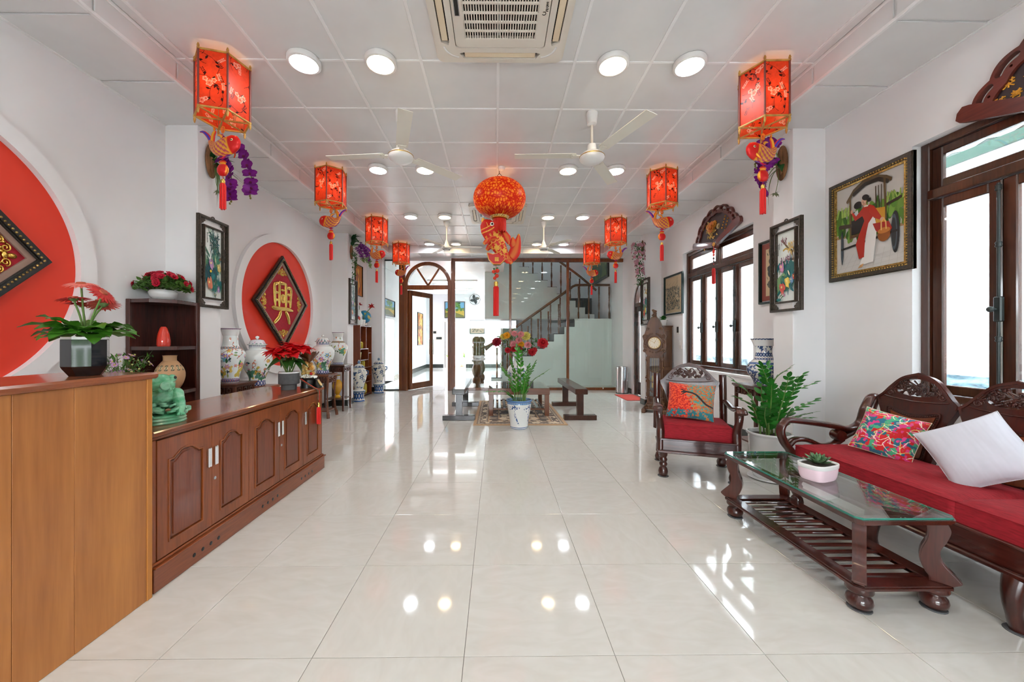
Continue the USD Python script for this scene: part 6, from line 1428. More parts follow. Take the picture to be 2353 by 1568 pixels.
make_stand('tall brown wooden stand under the blue and white vase by the right pilaster', (2.905, 4.06, 0), .39, .745, .075, .03, .12, 'stand_wood', n=3)
fl = C(226, 228, 224); it = [('band', 0, .02, .018, C(200, 206, 214), C(44, 72, 120), 20, -.1), ('band', 0, .055, .02, C(210, 214, 220), C(50, 80, 130), 16, -.2), ('band', 0, .285, .012, C(200, 206, 214), C(44, 72, 120), 22, -.1), ('band', 0, .235, .01, C(70, 100, 150)), ('band', 0, .49, .016, C(190, 200, 212), C(44, 72, 120), 26, -.2), ('band', 0, .33, .022, C(190, 200, 212), C(44, 72, 120), 18, -.3)] + blue_items(3, .13, .08, .225, 130, C(54, 82, 130)) + blue_items(8, .09, .37, .47, 60, C(54, 82, 130))
make_vase('porcelain_vase', 'large blue and white porcelain vase beside the right pilaster', (2.945, 4.06, .746), [(.09, 0), (.095, .02), (.11, .06), (.148, .12), (.16, .175), (.145, .225), (.115, .26), (.085, .30), (.075, .36), (.08, .42), (.10, .47), (.135, .505)], it, fl, .15)

# ---------------------------------------------------------------- longcase clock, tall cabinet and bin
t = thing('tall_cabinet', 'tall narrow brown panelled cabinet behind the grandfather clock', 'cabinet', (0, 0, 0))
obj('body', G().box(2.90, 3.105, 6.52, 6.84, 0, 1.465, .003), 'clock_wood', t)
obj('top_board', G().box(2.885, 3.112, 6.505, 6.85, 1.465, 1.487, .004), 'clock_wood', t)
d = obj('door', G().box(2.91, 3.095, 6.506, 6.52, .08, 1.45, .003), 'clock_wood', t)
obj('raised_panel', G().box(2.935, 3.07, 6.498, 6.51, .76, 1.40, .006).box(2.935, 3.07, 6.498, 6.51, .14, .70, .006), 'clock_wood', d); obj('knob', G().ball((2.925, 6.49, .75), .012, 12), 'brass', d)
t = thing('potted_herb', 'small green plant in a white pot on top of the tall brown cabinet', 'plant', (2.99, 6.62, 1.487))
obj('pot', G().lathe([(0, 0), (.05, 0), (.062, .09), (.066, .095), (.066, .105), (.055, .105), (0, .095)], 28), 'white_ceramic', t)
for k in range(26): a = k * 137.5; obj('leaf', leafg(.07, .055, .3, .15, 6, vary(C(44, 116, 44), r, .2), .7).tf(axes((.02 * math.cos(a), .02 * math.sin(a), .10 + .06 * (k % 4) / 4), a, 15 + 18 * (k % 3))), 'leaf', t)
t = thing('grandfather_clock', 'ornately carved brown longcase clock behind the armchair', 'clock', (2.715, 6.33, 0), -28)
obj('foot', G().box(-.20, -.13, -.17, .1, 0, .07, .012), 'clock_wood', t); obj('foot', G().box(.13, .20, -.17, .1, 0, .07, .012), 'clock_wood', t)
obj('base', G().box(-.17, .17, -.13, .1, .06, .105, .012).box(-.145, .145, -.11, .1, .105, .15, .012).box(-.12, .12, -.09, .1, .15, .27, .008), 'clock_wood', t)
g = G(); q = random.Random(5)
for sg in (-1, 1): P = spiral(sg * .055, .21, .035, 1.7, sg); P[:, 1] = -.095; g.tube(P, .007, 6)
for i in range(30): x, z = q.uniform(-.15, .15), q.uniform(.06, .27); g.ball((x, -.1 - .03 * (z < .15), z), (q.uniform(.008, .02), .012, q.uniform(.008, .02)), 7)
obj('base_carving', g, 'clock_wood', t)
obj('trunk', G().box(-.115, -.075, -.08, .09, .27, .98, .006).box(.075, .115, -.08, .09, .27, .98, .006).box(-.075, .075, -.08, .09, .93, .98, .004).box(-.075, .075, .07, .09, .27, .93, .003).box(-.115, .115, -.08, .09, .255, .275, .004), 'clock_wood', t)
for sg in (-1, 1): obj('column', G().lathe([(.016, .28), (.02, .3), (.013, .32), (.013, .86), (.02, .88), (.026, .9), (.016, .92), (.016, .95)], 14, c=(sg * .112, -.09, 0)), 'clock_wood', t)
obj('trunk_glass', G().box(-.075, .075, -.076, -.073, .28, .93), 'pane', t)
for x, zb in ((-.035, .42), (0, .36), (.035, .5)): obj('weight', G().lathe([(0, zb), (.017, zb), (.018, zb + .01), (.018, zb + .19), (.012, zb + .2), (.002, zb + .21), (.002, .93)], 14, c=(x, -.02, 0)), 'brass', t)
g = G()
for z in (.38, .55, .72): g.tube(spline([(-.095, -.088, z + .03), (-.04, -.1, z - .02), (0, -.1, z - .03), (.04, -.1, z - .02), (.095, -.088, z + .03)], 16), .010, 7)
for i in range(26): sg = q.choice((-1, 1)); g.ball((sg * q.uniform(.1, .135), -.085, q.uniform(.3, .95)), (.012, .012, q.uniform(.01, .022)), 7)
obj('garland_carving', g, 'clock_wood', t)
hp = Polygon(np.vstack([spline([(.11, .96, 0), (.15, 1.03, 0), (.175, 1.12, 0), (.17, 1.22, 0), (.19, 1.30, 0), (.16, 1.33, 0), (.13, 1.42, 0), (.10, 1.52, 0), (.06, 1.60, 0), (0, 1.62, 0)], 40)[:, :2], spline([(0, 1.62, 0), (-.06, 1.60, 0), (-.10, 1.52, 0), (-.13, 1.42, 0), (-.16, 1.33, 0), (-.19, 1.30, 0), (-.17, 1.22, 0), (-.175, 1.12, 0), (-.15, 1.03, 0), (-.11, .96, 0)], 40)[1:, :2]]))
obj('hood', G().ext(hp, .17, XZ, -.08).ext(hp.buffer(-.015), .182, XZ, -.086), 'clock_wood', t)
obj('dial_ring', G().lathe([(.098, 0), (.118, 0), (.122, .012), (.108, .022), (.098, .012)], 40).tf(TR(0, -.098, 1.185) @ RO('x', 90)), 'clock_wood', t)
dl = obj('dial', G().lathe([(.1, .004), (0, .004)], 36).tf(TR(0, -.098, 1.185) @ RO('x', 90)), 'cream_plastic', t)
g = G().lathe([(.096, .005), (.09, .006), (.0885, .005)], 36)
for k in range(12): g.put(G().box(.062, .082, -.003, .003, .005, .0065), RO('z', 30 * k))
g.put(G().box(-.01, .05, -.003, .003, .006, .008), RO('z', 60)).put(G().box(-.01, .07, -.002, .002, .008, .01), RO('z', 145))
obj('hands', g.tf(TR(0, -.098, 1.185) @ RO('x', 90)), 'brass', dl)
g = G()
for i in range(110):
    z = q.uniform(1.33, 1.74); w = .13 * max(.2, 1 - (z - 1.33) / .42); x = q.uniform(-w, w); g.ball((x, -.075 + .02 * q.random(), z), (q.uniform(.012, .026), .02, q.uniform(.012, .024)), 7)
for sg in (-1, 1):
    for z, rr_ in ((1.30, .03), (1.05, .03), (1.42, .028)): P = spiral(sg * .15 * (1 if z < 1.4 else .7), z, rr_, 1.5, -sg); P[:, 1] = -.095; g.tube(P, .008, 6)
    for i in range(30): a = q.uniform(-1.4, 1.4); g.ball((sg * q.uniform(.135, .165) * math.cos(a), -.095, 1.185 + .16 * math.sin(a)), (.014, .012, .016), 7)
obj('crest_carving', g, 'clock_wood', t)
t = thing('waste_bin', 'cylindrical stainless steel waste bin beside the arched side door', 'bin', (2.93, 8.62, 0))
obj('body', G().lathe([(0, .004), (.134, .004), (.138, .01), (.138, .60), (.132, .615), (.125, .615), (.124, .56), (0, .55)], 48), 'steel', t)
obj('base_ring', G().lathe([(.136, 0), (.142, 0), (.142, .016), (.138, .018)], 48), 'black_plastic', t)
t = thing('door_mat', 'red door mat on the floor in front of the arched side door', 'mat', (0, 0, 0))
obj('pile', G().box(2.66, 3.08, 7.52, 8.32, .001, .012, .004), 'mat_red', t); noisy('mat_red', C(186, 60, 52), C(206, 84, 72), 200, .95, .4)
for yv, zv, lab in ((6.33, 1.42, 'dark-screened wall controller above the wall switch, right of the tall cabinet'), (6.25, 1.17, 'white wall switch plate right of the tall cabinet')):
    t = thing('wall_switch', lab, 'switch', (XR, yv, zv)); obj('plate', G().box(-.012, 0, -.045, .045, -.085, .06, .004), 'white_plastic', t); obj('rocker', G().box(-.017, -.01, -.02, .02, -.03, .04, .003) if zv < 1.3 else G().box(-.014, -.01, -.03, .03, -.06, .04), 'white_plastic' if zv < 1.3 else 'black_plastic', t)
# ---------------------------------------------------------------- tea table, benches, rug in the middle
t = thing('patterned_rug', 'brown and cream patterned rug with a tan border under the low table', 'rug', (0, 0, 0))
nx, ny = 130, 200; X, Y = np.meshgrid(np.linspace(-.33, 1.04, nx), np.linspace(5.37, 7.51, ny), indexing='ij'); u, v = X + .33, Y - 5.37; e = np.minimum(np.minimum(u, 1.37 - u), np.minimum(v, 2.14 - v))
n1 = meshkit.fbm(np.stack([X * 16, Y * 16, X * 0], -1), 3, 3); n2 = meshkit.fbm(np.stack([np.abs(X - .355) * 13, np.abs(Y - 6.44) * 13, X * 0], -1), 3, 8)
CR, BR, TN = np.array(C(222, 204, 172)), np.array(C(78, 52, 34)), np.array(C(186, 148, 104)); col = np.zeros(X.shape + (3,)) + CR
col[n2 > .50] = BR; col[(n2 > .44) & (n2 < .47)] = TN; col[(n1 > .62) & (n2 < .5)] = TN
b = (e < .20); col[b] = np.where(((np.sin(X[b] * 60) * np.sin(Y[b] * 60) > .1))[:, None], BR, CR); b = (e > .10) & (e < .17); col[b & (n1 > .47)] = BR; col[b & (n1 < .47)] = CR
for a0, a1, c in ((0, .05, TN), (.05, .062, BR), (.062, .092, CR), (.092, .10, BR), (.195, .21, BR), (.21, .225, TN), (.36, .37, BR), (.37, .385, TN), (.385, .39, BR)): col[(e >= a0) & (e < a1)] = c
k = (e > .062) & (e < .092) & (np.sin(X * 110) * np.sin(Y * 110) > 0); col[k] = BR
g = G().grid(np.stack([X, Y, X * 0 + .010 + .001 * n1], -1), col, flip=True).box(-.33, 1.04, 5.37, 7.51, .001, .0098, 0, TN)
obj('pile', g, 'fabric', t)
t = thing('tea_table', 'low brown wooden table with a glass top and slatted shelf on the rug', 'table', (.37, 6.47, 0))
w, l = .485, .50
for sx in (-1, 1):
    for sy in (-1, 1): obj('leg', G().box(sx * w - .035 * (1 + sx), sx * w + .035 * (1 - sx), sy * l - .035 * (1 + sy), sy * l + .035 * (1 - sy), .011, .36, .003), 'table_wood_z', t)
wood('table_wood_z', C(92, 52, 34), C(136, 84, 56), 'z', 0.3, 0.2); wood('table_wood_y', C(92, 52, 34), C(136, 84, 56), 'y', 0.3, 0.2)
for s_ in (-1, 1):
    a, b = sorted((s_ * (l + .008), s_ * (l - .03))); obj('apron', G().box(-w - .008, w + .008, a, b, .355, .455, .004), 'table_wood', t)
    a, b = sorted((s_ * (w + .008), s_ * (w - .03))); obj('apron', G().box(a, b, -l + .03, l - .03, .355, .455, .004), 'table_wood_y', t)
obj('top_board', G().box(-w + .03, w - .03, -l + .03, l - .03, .43, .452), 'dark_wood', t)
obj('glass_top', G().box(-w - .004, w + .004, -l - .004, l + .004, .4565, .4645), 'green_glass', t)
for sy in (-1, 1): obj('shelf_rail', G().box(-w + .06, w - .06, sy * (l - .06) - .014, sy * (l - .06) + .014, .10, .125, .003), 'table_wood', t)
for i in range(11): x = -w + .10 + (2 * w - .2) * i / 10; obj('shelf_slat', G().box(x - .022, x + .022, -l + .05, l - .05, .126, .14, .003), 'dark_wood', t)
for x, m_, lab in ((-.57, 'bench_black', 'black-brown wooden bench left of the low table'), (1.30, 'bench_brown', 'dark reddish-brown wooden bench right of the low table')):
    t = thing('trestle_bench', lab, 'bench', (x, 6.45, 0))
    obj('seat', G().box(-.095, .095, -.82, .82, .405, .49, .006), m_, t)
    for y in (-.70, .52):
        obj('post', G().box(-.052, .052, y - .03, y + .03, .07, .41, .004), m_, t); obj('foot', G().box(-.25, .25, y - .055, y + .055, 0, .075, .005), m_, t)
wood('bench_black', C(22, 18, 20), C(48, 38, 40), 'y', .25, .4); wood('bench_brown', C(42, 20, 14), C(84, 46, 32), 'y', .25, .4)
t = thing('zamioculcas_plant', 'glossy green potted plant in a blue and white pot before the low table', 'plant', (.325, 5.235, 0))
def potp(a, z):
    c = np.zeros(a.shape + (3,)) + C(226, 228, 226); c[(z > .37)] = C(110, 150, 190); c[(z > .375) & (z < .395)] = C(70, 112, 164); k = (z > .345) & (z < .37); c[k] = C(90, 130, 178); c[k & (np.sin(a * 34) > 0)] = C(120, 158, 196)
    c[(z > .018) & (z < .026)] = C(60, 96, 150); c[z < .008] = C(90, 120, 160)
    r = random.Random(7); P = np.stack([((a + .0) % (2 * PI)) * .155, z], -1); BL = C(44, 82, 140)
    for t0 in (4.2, 5.6, 2.0, .6):
        for i in range(26):
            x, y = t0 * .155 + r.gauss(0, .035), .30 + r.gauss(0, .022); leafmark(P, c, x, y, r.uniform(0, 6.3), r.uniform(.012, .026), .012, vary(BL, r, .2))
        stroke(P, c, [(t0 * .155, .27), (t0 * .155 + .02, .2), (t0 * .155 + .05, .11), (t0 * .155 + .07, .06)], .0022, BL)
        for i in range(12): f = i / 12; leafmark(P, c, t0 * .155 + .01 + .055 * f, .2 - .12 * f, r.uniform(2.5, 5.5), r.uniform(.02, .036), .014, vary(BL, r, .2))
    return c
sp = spline([(.118, 0, 0), (.124, .02, 0), (.135, .12, 0), (.158, .25, 0), (.170, .33, 0), (.168, .36, 0), (.176, .37, 0), (.184, .385, 0), (.178, .40, 0)], 110)
obj('pot', G().lathe([(a, b) for a, b, _ in sp], 150, potp, sharp=80).lathe([(.178, .40), (.162, .398), (.158, .36)], 60, C(110, 150, 190)), 'glaze', t); obj('soil', G().lathe([(.16, .365), (0, .375)], 24), 'soil', t)
r = random.Random(19)
for (bx, by), mid, tip, n in (((-.08, -.04), (-.20, -.10, .52), (-.46, -.14, .53), 10), ((-.06, -.02), (-.16, -.04, .74), (-.26, -.06, .90), 9), ((-.03, -.05), (-.07, -.09, .78), (-.12, -.12, .96), 9), ((.0, .04), (-.02, .05, .86), (-.03, .06, 1.12), 8), ((.02, -.02), (.02, -.04, .86), (.0, -.08, 1.08), 9), ((.04, -.06), (.08, -.12, .70), (.12, -.16, .86), 8), ((.07, .0), (.14, .0, .74), (.22, .02, .90), 8), ((.08, -.03), (.18, -.06, .66), (.38, -.06, .80), 8), ((.06, .05), (.12, .1, .66), (.20, .14, .82), 7), ((-.05, .05), (-.14, .12, .70), (-.22, .18, .80), 7)):
    zz_frond(t, [(bx, by, .365), (bx * 1.25, by * 1.25, .365 + .42 * (mid[2] - .365)), mid, tip], r, n + 1, .096, .044, .30, C(62, 138, 40))
t = thing('bouquet_vase', 'white and blue vase of red, pink and yellow peonies on the low table', 'flower vase', (.37, 6.40, .4645))
vp = [(.075, 0), (.09, .02), (.11, .08), (.165, .20), (.17, .27), (.13, .33), (.075, .37), (.06, .42), (.06, .50), (.085, .545)]
sp = spline([(a, b, 0) for a, b in vp], 80); obj('vase', G().lathe([(a, b) for a, b, _ in sp], 100, vase_cols(.13, C(226, 230, 230), blue_items(13, .14, .06, .3, 40, C(110, 130, 170)) + blue_items(3, .06, .4, .5, 16, C(120, 140, 180)))), 'glaze', t)
r = random.Random(23); K = {'r': C(186, 16, 32), 'p': C(232, 150, 156), 'y': C(240, 176, 30), 'l': C(226, 214, 110), 'd': C(150, 10, 36)}
for x, z, c, R in ((-.36, .74, 'd', .075), (-.24, .83, 'l', .06), (-.19, .85, 'y', .06), (-.06, .88, 'p', .05), (.05, .87, 'p', .055), (.14, .84, 'l', .075), (.02, .76, 'p', .06), (-.07, .70, 'p', .065), (.06, .70, 'y', .055), (.17, .69, 'p', .06), (.42, .72, 'r', .09), (.02, .62, 'd', .06), (-.17, .60, 'r', .05), (.24, .57, 'r', .065), (-.07, .62, 'r', .055), (.28, .60, 'r', .05)):
    y = -.10 * r.random() - .05; s_ = obj('stem', G().tube(spline([(x * .1, 0, .45), (x * .35, y * .4, .56), (x * .96, y * .8, z - .01)], 10), .004, 5), 'stem_green', t)
    obj('bloom', rose(R, K[c], r, 4).tf(TR(x, y, z) @ RO('x', 62) @ RO('z', r.uniform(0, 360)) @ RO('x', -8)), 'petal', s_)
for i in range(70):
    x, z, y = r.uniform(-.34, .40), r.uniform(.56, .84), r.uniform(-.08, .10)
    if (x / .42) ** 2 + ((z - .71) / .17) ** 2 > 1: continue
    obj('leaf', leafg(r.uniform(.07, .12), .04, .2, .2, 6, vary(C(44, 92, 40), r, .25), .6).tf(axes((x, y, z), r.uniform(0, 360), r.uniform(-30, 60), r.uniform(-40, 40))), 'leaf', t)
g = G()
for i in range(36): a = r.uniform(-1.2, 1.2); L = r.uniform(.15, .24); g.tube([(.04 * math.sin(a), 0, .75), (L * 1.3 * math.sin(a), -.02, .73 + L * math.cos(a))], .0015, 4, C(120, 140, 80)).ball((L * 1.3 * math.sin(a), -.02, .73 + L * math.cos(a)), .008, 6, vary(C(226, 150, 140), r))
obj('filler_sprigs', g, 'petal', t, kind='stuff')
# ---------------------------------------------------------------- wall pictures
def art(parent, shapes, M, w, h, name='painted_picture', m='painted', bg=(1, 1, 1)):
    """Flat print: coloured polygons in the unit square (x right, y down), layered a hair apart."""
    g = G().ext(sbox(0, 0, w, h), .001, M, 0, bg); z = .0012
    for p, c in shapes:
        q = affinity.affine_transform(p if not isinstance(p, (list, np.ndarray)) else Polygon(p).buffer(0), [w, 0, 0, -h, 0, h]).intersection(sbox(0, 0, w, h))
        for e in getattr(q, 'geoms', [q]):
            if e.geom_type == 'Polygon' and e.area > 1e-8: g.ext(e, 0, M, z, c, back=False)
        z += .00006
    return obj(name, g, m, parent)
def frame(t, w, h, fw, M, m='black_frame', depth=.03, lip='aged_gold', bead=None):
    o = lambda a, b: sbox(-a, -a, w + a, h + a).difference(sbox(-b, -b, w + b, h + b))
    f = obj('frame', G().ext(o(fw, .012), depth, M, -.004).ext(o(fw * .9, fw * .45), depth + .006, M, -.004), m, t)
    if lip: obj('inner_moulding', G().ext(o(.014, -.004), depth * .8, M, -.002).ext(o(fw * 1.0, fw * .92), depth * .7, M, 0), lip, f)
    if bead:
        g = G(); rg = sbox(-bead, -bead, w + bead, h + bead).exterior
        for d in np.arange(0, rg.length, .021): p = rg.interpolate(d); g.ball((p.x, p.y, depth * .95), (.009, .009, .006), 7)
        obj('bead_trim', g.tf(M), lip or m, f, kind='stuff')
    return f
Lp = lambda pts, w: LineString(pts).buffer(w)
def E_(x, y, a, b, rot=0): return affinity.rotate(affinity.scale(Point(x, y).buffer(1, 10), a, b), rot)
def spray(r, x0, x1, y0, y1, n, a, b, cols): return [(E_(r.uniform(x0, x1), r.uniform(y0, y1), a * r.uniform(.6, 1.3), b * r.uniform(.6, 1.3), r.uniform(0, 180)), vary(r.choice(cols), r, .15)) for _ in range(n)]
def peony(x, y, s, c, r, asp=.44):
    out = []
    for k in range(9): a = k * .7 * 2 * PI / 6.3; q = s * (1 - k * .08); out.append((E_(x + q * .55 * math.cos(a), y + q * .55 * asp * math.sin(a), q * .5, q * .5 * asp, r.uniform(0, 90)), vary(c, r, .2)))
    return out + [(E_(x, y, s * .22, s * .22 * asp), C(240, 220, 140))]
def script(x, y, n, s, c=C(60, 60, 60), dx=0.0, asp=.44, seed=0):
    """A column of small brush characters made of a few strokes each."""
    r, out = random.Random(seed), []
    for i in range(n):
        yy = y + i * s * asp * 1.25
        for k in range(3): b = yy + s * asp * (.15 + .3 * k); out.append((Lp([(x + s * .1, b), (x + s * r.uniform(.7, .95), b - s * asp * .06)], s * .045), c))
        out.append((Lp([(x + s * r.uniform(.35, .6), yy), (x + s * r.uniform(.35, .6), yy + s * asp * .9)], s * .05), c)); out.append((Lp([(x + s * .5, yy + s * asp * .5), (x + s * r.choice((.1, .9)), yy + s * asp * .95)], s * .045), c))
    return out
def carved_picture(lab, M, kind):
    t = thing('carved_panel_picture', lab, 'picture', M=M)
    W, H = .385, .87; I = np.eye(4); fw, iw, gx_, gy_ = .024, .016, .055, .075
    R = lambda m: sbox(m[0], m[1], W - m[0], H - m[1])
    obj('outer_frame', G().ext(R((0, 0)).difference(R((fw, fw))), .028, I).ext(R((.005, .005)).difference(R((fw - .006, fw - .006))), .033, I), 'carved_frame_paint', t)
    ix, iy = fw + gx_, fw + gy_
    obj('inner_frame', G().ext(R((ix - iw, iy - iw)).difference(R((ix, iy))), .024, I).ext(R((ix - iw * .7, iy - iw * .7)).difference(R((ix - .003, iy - .003))), .029, I), 'carved_frame_paint', t)
    def scrolls(x, y, sx, sy, sc):
        g = G()
        for k in range(5):
            P = spiral(0, 0, .014 * sc, 1.5, 1, 18); P = np.c_[P[:, 0], P[:, 2], P[:, 1]] + [[.012 + .020 * (k % 3), .012 + .02 * (k // 3) + .014 * (k % 2), .012]]; g.tube(P, (np.full(18, .0035), np.full(18, .006)), 6)
        g.tube([(0, .06 * sc, .012), (.01, .02, .012), (.02, .01, .012), (.055 * sc, 0, .012)], (np.full(4, .004), np.full(4, .007)), 6)
        return g.tf(TR(x, y, 0) @ SC(sx, sy, 1))
    for x, sx in ((fw, 1), (W - fw, -1)):
        for y, sy in ((fw, 1), (H - fw, -1)): obj('corner_fretwork', scrolls(x, y, sx, sy, 1.15), 'carved_frame_paint', t)
        for y in (.33, .54):
            g = G()
            for k in range(7): P = spiral(0, 0, .012, 1.4, 1 if k % 2 else -1, 16); g.tube(np.c_[P[:, 0] + .012 + .012 * (k % 2), P[:, 2] + .018 * (k - 3), P[:, 1] + .012], (np.full(16, .0032), np.full(16, .006)), 6)
            obj('side_fretwork', g.tf(TR(x, y, 0) @ SC(1 if sx > 0 else -1, 1, 1)), 'carved_frame_paint', t)
    obj('hanger', G().tube([(W / 2 + .018 * math.cos(a), H + .004 + .016 * math.sin(a), .012) for a in np.linspace(0, PI, 10)], .005, 6), 'carved_frame_paint', t)
    w, h = W - 2 * ix, H - 2 * iy; r = random.Random({'pine': 1, 'plum': 2, 'bird': 3, 'lotus': 4}[kind]); asp = w / h; sh = []
    GR, TE, DK = [C(40, 110, 96), C(24, 96, 104), C(70, 132, 100)], [C(20, 104, 112), C(10, 84, 96), C(30, 120, 120)], [C(20, 60, 70), C(30, 74, 84)]
    if kind in ('pine', 'bird'):
        for k in range(8): sh += spray(r, .35 + .05 * (k % 3), .8 + .02 * k, .03 + .05 * k, .10 + .05 * k, 12, .13, .008, GR + DK)
        sh += [(Lp([(.95, .40), (.80, .46), (.62, .53), (.55, .60)], .018), C(120, 90, 60)), (Lp([(.1, .3), (.3, .4)], .02), C(50, 110, 90))]
        sh += spray(r, .05, .9, .42, .60, 46, .09, .028, GR + [C(150, 170, 130)]) + spray(r, .05, .7, .58, .72, 46, .1, .035, TE + DK) + spray(r, .2, .95, .72, .88, 34, .07, .025, GR)
        sh += peony(.35, .50, .17, C(176, 140, 180), r) + peony(.78, .54, .15, C(206, 186, 120), r) + peony(.25, .78, .20, C(206, 120, 90), r) + peony(.75, .86, .1, C(150, 120, 170), r) + peony(.55, .95, .09, C(110, 130, 120), r) + [(E_(.32, .62, .06, .02), C(226, 190, 60))]
        sh += script(.10, .08, 7, .05, seed=1, asp=asp)
    else:
        sh += [(Lp([(.95, .50), (.85, .40), (.80, .30), (.6, .25), (.42, .18), (.25, .10)], .018), C(110, 92, 60)), (Lp([(.82, .32), (.95, .2), (.98, .12)], .014), C(110, 92, 60)), (Lp([(.85, .42), (.55, .40), (.2, .44)], .012), C(100, 84, 70)), (Lp([(.7, .28), (.45, .24), (.3, .26)], .014), C(190, 160, 80))]
        sh += spray(r, .2, .5, .08, .17, 24, .03, .012, [C(110, 80, 96), C(150, 110, 120)]) + spray(r, .15, .8, .36, .45, 34, .03, .012, [C(120, 80, 110), C(160, 110, 130)]) + spray(r, .6, .95, .15, .33, 30, .03, .012, [C(226, 196, 110), C(206, 170, 90)])
        sh += spray(r, .0, .95, .46, .56, 26, .1, .03, GR + TE) + [([(.45, .55), (.7, .44), (.95, .48), (.9, .62), (.6, .70), (.3, .82), (.02, .92), (.0, .72), (.25, .62)], C(24, 108, 110)), ([(.0, .66), (.35, .58), (.5, .62), (.3, .74), (.02, .88)], C(120, 160, 110))]
        sh += [(E_(.05 + .09 * (k % 5) + .02 * (k // 5), .85 - .05 * (k % 5) - .02 * (k // 5), .02, .007), C(60, 96, 60)) for k in range(20)] + spray(r, .1, .95, .66, .84, 40, .09, .03, GR + TE)
        sh += peony(.25, .49, .17, C(206, 140, 180), r) + peony(.55, .71, .19, C(226, 200, 90), r) + peony(.28, .79, .2, C(206, 84, 70), r) + peony(.92, .66, .1, C(216, 90, 70), r) + peony(.8, .70, .12, C(110, 150, 190), r) + [(E_(.68, .60, .07, .022, 30), C(216, 206, 180))]
        sh += [(Lp([(.15, .98), (.2, .92), (.3, .90)], .008), C(60, 96, 60)), (Lp([(.2, .98), (.32, .93), (.45, .92)], .008), C(60, 96, 60)), (E_(.12, .97, .14, .022), C(30, 110, 110))] + peony(.42, .905, .07, C(180, 130, 170), r) + script(.10, .16, 8, .05, seed=2, asp=asp) + script(.18, .15, 5, .045, seed=3, asp=asp)
    art(t, sh, TR(ix, iy, .004), w, h, 'porcelain_panel', 'satin', C(226, 234, 230)); return t
def on_left(y, z, x=-2.784): return TR(x, y, z) @ LW
def on_right(y, z, x=2.81): return TR(x, y, z) @ np.array([[0, 0, -1, 0], [-1, 0, 0, 0], [0, 1, 0, 0], [0, 0, 0, 1.0]])
carved_picture('carved-frame porcelain picture of pine and peonies on the first left pilaster', on_left(3.478, 1.548), 'pine')
carved_picture('carved-frame porcelain picture on the second left pilaster, above the floor jar', on_left(7.045, 1.535), 'bird')
carved_picture('carved-frame porcelain picture of a peacock and blossom on the first right pilaster', on_right(3.752, 1.510), 'plum')
carved_picture('narrow carved-frame porcelain picture on the second right pilaster, below the pink garland', on_right(7.135, 1.515), 'lotus')

# lady and carriage painting
t = thing('lady_painting', 'gilt-framed painting of a woman in a red tunic leaving a horse carriage', 'painting', M=on_right(3.365, 1.828, XR))
w, h = .575, .76; frame(t, w, h, .06, np.eye(4), 'carved_frame_paint', .03, 'aged_gold', .022); r = random.Random(31)
GRN = [C(84, 128, 44), C(112, 152, 58), C(62, 108, 40)]; S = [([(0, .56), (1, .56), (1, 1), (0, 1)], C(206, 204, 200)), ([(0, .55), (1, .60), (1, .63), (0, .585)], C(176, 140, 104))]
for k in range(90): x = r.uniform(-.02, 1.02); yb = r.uniform(.30, .60); S.append((E_(x, yb, .02 + .03 * r.random(), .05 + .05 * r.random(), r.uniform(-25, 25)), vary(r.choice(GRN), r, .2)))
for k in range(30): x = r.choice((r.uniform(0, .25), r.uniform(.72, 1))); S.append((Lp([(x, .34), (x + r.uniform(-.05, .05), .34 - r.uniform(.04, .12))], .008), vary(C(150, 180, 84), r, .2)))
for k in range(9): S.append((Lp([(.02 + .11 * k, 1), (.2 + .09 * k, .80)], .0015), C(180, 176, 172)))
S += [(Lp([(.0 + .0, .9 + .05 * k), (1, .84 + .05 * k)], .001), C(184, 180, 176)) for k in range(3)]
S += [(E_(.88, .67, .055, .215), C(34, 36, 38)), (E_(.865, .67, .04, .185), C(70, 84, 92)), (E_(.86, .67, .03, .15), C(40, 44, 46)), (E_(.11, .70, .022, .20), C(40, 46, 50)), (E_(.107, .70, .008, .17), C(90, 104, 112)), (Lp([(.1, .72), (.5, .69), (.9, .66)], .012), C(30, 28, 26))]
S += [(Lp([(.20, .18), (.30, .08), (.45, .02), (.62, .02), (.76, .07), (.82, .11)], .02), C(92, 72, 44)), (Lp([(.30, .12), (.47, .055), (.66, .06), (.78, .12)], .022), C(44, 36, 26)), (Lp([(.24, .16), (.25, .62)], .013), C(110, 84, 48)), (Lp([(.74, .08), (.76, .50)], .014), C(96, 74, 40)), (Lp([(.62, .13), (.63, .38)], .008), C(70, 56, 36)), (Lp([(.66, .13), (.67, .38)], .006), C(70, 56, 36)), (Lp([(.70, .13), (.70, .38)], .006), C(70, 56, 36)),
      ([(.62, .36), (.75, .38), (.75, .58), (.62, .56)], C(206, 148, 40)), ([(.26, .42), (.45, .40), (.47, .58), (.26, .58)], C(30, 26, 22)), (Lp([(.08, .45), (.25, .47)], .022), C(70, 56, 44)), (Lp([(.26, .60), (.5, .60)], .016), C(96, 66, 36)), (Lp([(.78, .36), (.95, .33)], .014), C(50, 40, 30)), (E_(.36, .26, .06, .04), C(26, 24, 24)), ([(.30, .34), (.36, .31), (.38, .40), (.32, .42)], C(190, 196, 200))]
